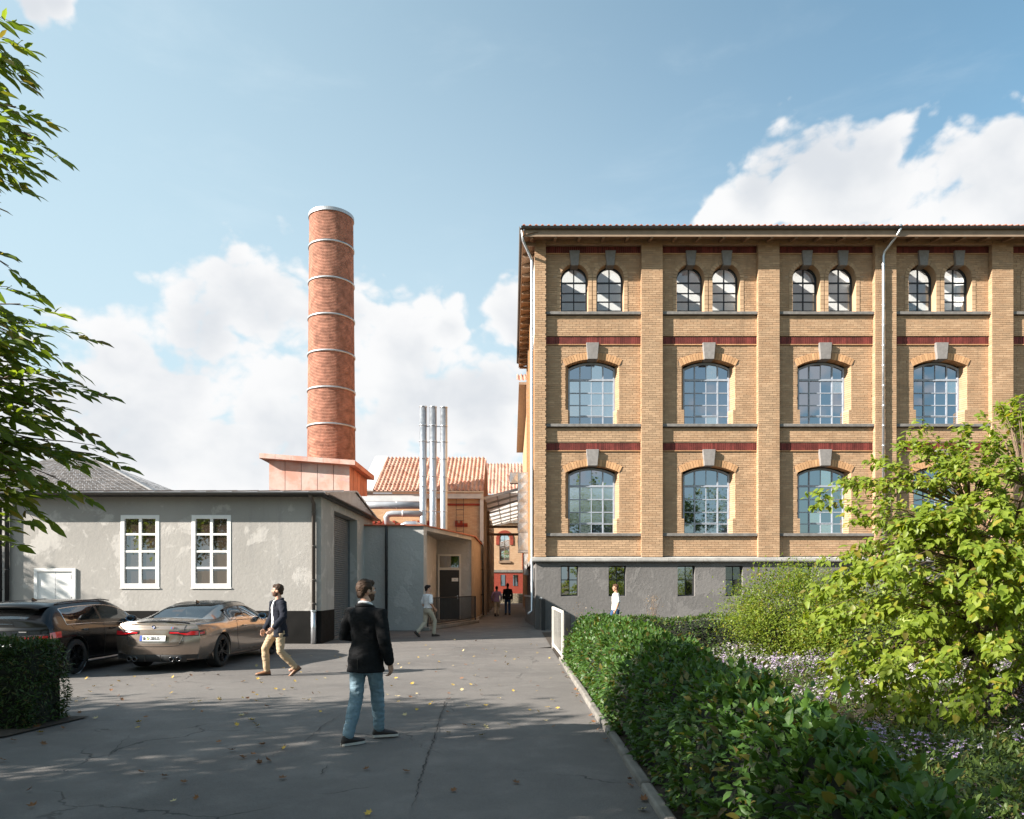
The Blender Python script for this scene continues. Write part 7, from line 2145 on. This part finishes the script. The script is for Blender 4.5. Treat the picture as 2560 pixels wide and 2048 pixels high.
# dry weeds against the plinth
def weed(px, py, Y, h, n, label, mat):
    b0 = P(px, py, Y); b0.z = .02; t = thing('dry_weed', label, 'weed', b0)
    m_ = MB()
    for k in range(n):
        e = b0 + Vector((random.gauss(0, .2), random.gauss(0, .1), h * random.uniform(.6, 1.1)))
        m_.tube([b0 + Vector((random.gauss(0, .05), 0, 0)), b0.lerp(e, .6) + Vector((random.gauss(0, .04), 0, 0)), e], (.006, .004, .002), 4, cap=False)
    stuff(m_.build('stalks', M_bark, t))
    m = n * 12; f = RNG.random((m, 1)); pp = np.array(b0) + RNG.normal(0, 1, (m, 3)) * np.array([.2, .1, 0]) * f + np.array([0, 0, h]) * f
    put_leaves(pp, RNG.normal(0, 1, (m, 3)), RNG.normal(0, 1, (m, 3)) + np.array([0, 0, .5]), RNG.uniform(.03, .07, m), T_SMALL, mat, t, 'foliage')
weed(1635, 1575, 26.6, 1.35, 16, 'dry pinkish weed growing in front of the plinth right of the walking man', LM('dry_leaf', (.22, .16, .10), (.35, .25, .17)))
weed(1450, 1575, 26.6, 1.1, 3, 'thin bare weed stalk at the left end of the plinth', LM('dry_leaf2', (.22, .16, .10), (.35, .25, .17)))

# ---- ash tree whose branches hang into the picture on the left
def ash_tree():
    base = Vector((-5.6, 2.2, 0)); t = thing('ash_tree', 'ash tree with compound leaves hanging into the left picture edge', 'tree', base)
    fork = Vector((-4.9, 2.9, 2.2)); top = Vector((-4.4, 3.2, 5.2))
    pts = [Vector(q) for q in catmull([base, Vector((-5.4, 2.4, 1.0)), fork, Vector((-4.7, 3.1, 3.6)), top], 6)]
    MB().tube(pts, list(np.linspace(.16, .05, len(pts))), 12).build('trunk', M_bark, t, smooth=True)
    k_ = 1.1874
    tips = [(-40, 30, 3.2), (-23, 85, 3.3), (-8, 215, 3.3), (34, 225, 3.2), (64, 285, 3.2), (22, 318, 3.3), (-28, 310, 3.1), (-53, 180, 3.2), (-48, 255, 3.0), (-58, 110, 3.2), (18, 560, 3.3), (-12, 600, 3.2), (43, 640, 3.3), (100, 685, 3.3), (68, 720, 3.4), (18, 690, 3.1), (58, 760, 3.3), (-22, 720, 3.2), (138, 806, 3.4), (93, 790, 3.3), (18, 800, 3.2), (58, 850, 3.3), (118, 868, 3.4), (-12, 860, 3.1), (193, 955, 3.5), (153, 930, 3.5), (103, 930, 3.4), (48, 930, 3.3), (118, 1005, 3.4), (68, 1000, 3.3), (8, 960, 3.2), (58, 1050, 3.3), (8, 1030, 3.2), (-32, 1000, 3.1), (-42, 1080, 3.1), (-32, 1120, 3.2), (-32, 930, 3.3), (-12, 900, 3.4)]
    rd = random.Random(9)
    for k in range(20):
        yy = rd.uniform(600, 1075); tips.append((rd.uniform(-60, 10 + 65 * math.sin((yy - 560) / 560 * math.pi)), yy, rd.uniform(3.0, 3.8)))
    for k in range(8): tips.append((rd.uniform(-90, 0), rd.uniform(60, 320), rd.uniform(3.0, 3.5)))
    br = MB(); pos = []; tt = []; nn = []; LL = []
    for (ox, oy, Y) in tips:
        tip = P(ox * k_, oy * k_, Y); s0 = min(pts, key=lambda p: abs(p.z - (tip.z - .1))); 
        root = Vector((-2.95 - rd.random() * .5, 3.2 + rd.uniform(-.3, .3), tip.z * .75 + .25 * s0.z + rd.uniform(-.5, .35)))
        m1 = root.lerp(tip, .5) + Vector((0, rd.uniform(-.08, .08), .10))
        path = [Vector(q) for q in catmull([s0, root, m1, tip], 6)]
        br.tube(path, list(np.linspace(.013, .0022, len(path))), 6, cap=False)
        seg = path[8:]
        L_tot = sum((b - a).length for a, b in zip(seg[:-1], seg[1:]))
        nl = max(5, int(L_tot / .085)); 
        for i in range(nl):
            f = (i + rd.random() * .5) / nl; j = min(len(seg) - 2, int(f * (len(seg) - 1))); p = seg[j].lerp(seg[j + 1], f * (len(seg) - 1) - j); d = (seg[j + 1] - seg[j]).normalized()
            side = d.cross(Vector((0, 0, 1))).normalized() * (1 if i % 2 else -1)
            ax = (d * .7 + side * .75 + Vector((0, 0, rd.uniform(-.35, .25)))).normalized()
            if i == nl - 1: ax = d
            ln = rd.uniform(.16, .24); end = p + ax * ln + Vector((0, 0, -.05))
            br.tube([p, p.lerp(end, .5) + Vector((0, 0, .015)), end], (.002, .0016, .001), 3, cap=False)
            n_ = 4
            for q in range(n_):
                u = .3 + .62 * q / (n_ - 1); pp = p.lerp(end, u)
                sd = ax.cross(Vector((0, 0, 1)))
                for sg in (-1, 1):
                    a = ax * .75 + sd.normalized() * sg * .75 + Vector((0, 0, rd.gauss(-.12, .18)))
                    pos.append(pp); tt.append(a); nn.append((rd.gauss(-.3, .3), rd.gauss(-.5, .3), .8)); LL.append(rd.uniform(.066, .102))
            pos.append(end); tt.append(ax + Vector((0, 0, -.25))); nn.append((rd.gauss(-.3, .2), rd.gauss(-.5, .2), .8)); LL.append(rd.uniform(.08, .105))
    stuff(br.build('branches', M_bark, t))
    pos, tt, nn, LL = map(np.array, (pos, tt, nn, LL))
    rank = np.linalg.norm(pos - np.array([0, 0, CAM_H]), axis=1) / LL + np.where(in_view(pos, -5), 0, 1e4)
    put_leaves(pos, tt, nn, LL, T_LANCE_W, M_l_ash, t, 'foliage', 300, M_l_ash1, 'a1', rank)
T_LANCE_W = (T_LANCE[0] * np.array([1.1, 1, 1]), T_LANCE[1])
ash_tree()

# ---- trees outside the frame that shade the yard and mirror in the windows
def shade_tree(label, x, y, crown_c, r, N, L, seed, trunk_r=.16):
    t = thing('broadleaf_tree', label, 'tree', (x, y, 0), group='trees beside and behind the viewpoint')
    rd = random.Random(seed); rng = np.random.default_rng(seed)
    c = Vector(crown_c); pts = [Vector(q) for q in catmull([(x, y, 0), (x + .1, y, c.z * .4), (c.x - .1, c.y, c.z * .75), c], 5)]
    MB().tube(pts, list(np.linspace(trunk_r, trunk_r * .35, len(pts))), 9).build('trunk', M_bark, t, smooth=True)
    n_c = 46; u = unit(rng.normal(size=(n_c, 3))) * (rng.random((n_c, 1)) ** .4); cc = np.array(c) + u * np.array(r)
    lb = MB()
    for q in cc: 
        s0 = pts[rd.randint(len(pts) // 2, len(pts) - 1)]; lb.tube([s0, s0.lerp(Vector(q), .5) + Vector((0, 0, .2)), Vector(q)], (.04, .025, .008), 5, cap=False)
    stuff(lb.build('limbs', M_bark, t))
    idx = rng.integers(0, n_c, N); pos = cc[idx] + rng.normal(0, .42, (N, 3)) * np.array([1, 1, .7])
    tt = rng.normal(0, 1, (N, 3)); nn = rng.normal(0, .5, (N, 3)) + np.array([0, 0, .8])
    cr = put_leaves(pos, tt, nn, L * rng.uniform(.6, 1.3, N), T_SMALL, M_l_ash, t, 'crown')
    return t
shade_tree('broadleaf tree left of the viewpoint nearest the yew hedge', -10.6, 2.5, (-10.2, 2.7, 5.0), (2.1, 2.0, 2.0), 7200, .25, 21)
shade_tree('broadleaf tree farther left beside the yew hedge', -14.2, 4.6, (-14.0, 4.6, 5.2), (2.5, 2.2, 2.2), 7200, .25, 22)
shade_tree('broadleaf tree at the far left beyond the yew hedge', -18.5, 5.0, (-17.6, 5.2, 5.4), (2.4, 2.0, 2.1), 6200, .26, 24)
shade_tree('broadleaf tree behind the camera on the left', -12.0, -2.2, (-12.0, -2.0, 5.6), (2.4, 2.2, 2.2), 6200, .26, 25)
shade_tree('broadleaf tree beside the left end of the plaster workshop', -25.2, 18.6, (-24.6, 18.9, 5.6), (2.2, 1.8, 2.1), 4200, .26, 26)
shade_tree('broadleaf tree close on the left whose crown shades the long hedge', -6.4, 3.8, (-6.1, 4.1, 4.7), (1.4, 1.1, 1.2), 4600, .22, 31)
shade_tree('broadleaf tree beside the camera whose crown shades the near hedge', -6.8, -1.0, (-6.4, -.7, 5.3), (1.7, 1.5, 1.5), 5200, .22, 33)
shade_tree('broadleaf tree left of the yard whose crown shades the kerb', -7.4, 3.6, (-6.8, 3.9, 4.9), (1.6, 1.3, 1.3), 4600, .22, 32)
shade_tree('tall thin-leaved tree behind the camera opposite the factory', 3.5, -15.0, (3.5, -15, 8.0), (2.6, 2.6, 3.0), 1500, .22, 27)
shade_tree('tall thin-leaved tree behind the camera farther right', 12.5, -17.0, (12.5, -17, 8.6), (2.8, 2.6, 3.4), 1700, .22, 28)
shade_tree('tall thin-leaved tree behind the camera at the far right', 21.0, -14.0, (21, -14, 8.8), (3.0, 2.6, 3.4), 1900, .22, 29)

for lb_, x_, y_, sd_ in (('added tall dense tree blocking skylight behind the camera on its left', -6.5, -7.0, 41), ('added tall dense tree blocking skylight directly behind the camera', 0.5, -6.5, 42), ('added tall dense tree blocking skylight behind the camera on its right', 7.0, -6.0, 43), ('added tall dense tree blocking skylight farthest back on the right behind the camera', 14.0, -7.5, 44)):
    shade_tree(lb_, x_, y_, (x_, y_, 7.0), (3.0, 2.3, 3.6), 6500, .30, sd_, .22)  # unseen trees added to cut skylight and darken the foreground

# ---- fallen leaves
M_fall = [pmat('fallen_yellow', (.50, .33, .05), .7, obj_random=.25), pmat('fallen_brown', (.20, .085, .03), .75, obj_random=.3), pmat('fallen_pale', (.50, .40, .20), .75, obj_random=.2)]
FL_V = [(0, -.5, .05), (.18, -.2, .0), (.42, -.25, .14), (.30, .02, .03), (.46, .28, .2), (.16, .22, .02), (0, .55, .16), (-.16, .22, .02), (-.46, .28, .17), (-.30, .02, .03), (-.42, -.25, .12), (-.18, -.2, 0), (0, 0, -.01)]
fmes = []
for k, m_ in enumerate(M_fall):
    me = bpy.data.meshes.new('fallen_leaf'); me.from_pydata(FL_V, [], [(12, i, (i + 1) % 12) for i in range(12)]); me.materials.append(m_); me.update(); fmes.append(me)
lab = ['small yellow fallen leaf lying on the asphalt yard', 'small brown fallen leaf lying on the asphalt yard', 'small pale dry fallen leaf lying on the asphalt yard']
def fallen(p, s, k):
    o = bpy.data.objects.new('fallen_leaf', fmes[k]); COL.objects.link(o); o.location = (p.x, p.y, .012)
    o.rotation_euler = (random.gauss(0, .3), random.gauss(0, .3), random.uniform(0, 6.28)); o.scale = (s, s * random.uniform(.7, 1.1), s)
    tag(o, lab[k], 'leaf', 'fallen leaves on the yard: ' + ('yellow', 'brown', 'pale')[k])
pix = [c2(*q) for q in ((1160,728),(1050,692),(1020,745),(990,803),(1060,815),(1150,820),(1070,850),(1280,868),(1190,905),(1110,940),(1400,920),(1410,832),(1408,795),(1495,770),(1590,740),(1748,740),(1620,775),(1530,880),(1655,877),(1745,828),(1840,777),(2070,890),(2010,918),(2060,980),(1810,1005),(1655,1022),(1575,1010),(1515,1010),(1405,1060),(1630,1078),(1120,1322),(850,1305),(1440,1450),(1860,1398),(865,1605),(285,1367),(190,1245),(130,1262),(20,1225),(90,1205),(150,1140),(295,1166),(80,975),(180,880),(120,1015),(10,945),(90,790),(50,828),(240,765),(350,760),(295,770),(275,802),(430,835),(460,842),(370,712),(575,693),(515,703),(150,652),(410,652),(120,696),(320,565),(20,715),(1340,585),(1300,535),(1265,543),(1490,543),(1520,600),(1565,592),(1790,513),(1715,493),(1635,493),(1660,500),(1700,525),(1790,545),(1875,553),(1505,505),(1580,675),(1495,693),(1660,690),(1435,738),(1805,598),(1140,592),(1085,620),(1065,597),(1005,630),(1320,650),(1250,470),(1280,495),(1445,432),(1700,405),(1590,438),(1960,462),(2000,470),(1960,712),(2005,745),(2090,693),(2105,840),(2140,895),(1340,580))]
c8 = lambda x, y: (x / 2.6614, 1400 + y / 2.6614)
pix += [c8(*q) for q in ((790,810),(742,840),(848,836),(1018,838),(625,845),(598,880),(740,870),(790,907),(812,932),(520,917),(563,930),(505,945),(785,975),(1140,888),(1108,925),(1270,952),(1328,945),(1460,930),(1385,858),(1680,888),(1650,922),(1770,976),(1606,1040),(1672,1068),(1576,1100),(1715,1107),(1344,1013),(1150,782),(1270,770),(1452,768),(895,780),(980,796),(575,792),(717,772),(637,1057),(970,1050),(922,1082),(915,1120),(1455,1215),(1745,1232),(1545,1270),(1615,1318),(1785,1337),(1726,1352),(938,1416),(1095,1443),(1220,1483),(1305,1590),(1155,1612),(195,1535),(215,1640),(290,1228),(270,1152),(90,1205),(20,1335),(245,1115),(455,1052),(530,1020),(1620,812),(1738,820),(1830,860))]
for q in pix:
    p = G(*q); far = p.y > 11
    k = random.choices((0, 1, 2), (5, 3, 3))[0] if q[1] < 1840 else random.choices((0, 1, 2), (1, 5, 1))[0]
    fallen(p, random.uniform(.055, .095), k)
rdk = random.Random(4)
for k in range(48):
    p = Vector((rdk.uniform(-6, .9), rdk.uniform(8.5, 24), 0)); fallen(p, rdk.uniform(.045, .08), rdk.choice((0, 0, 1, 2)))
for k in range(26): fallen(Vector((1.06 - abs(rdk.gauss(0, .05)), rdk.uniform(5, 16), 0)), rdk.uniform(.05, .08), rdk.choice((1, 1, 2)))
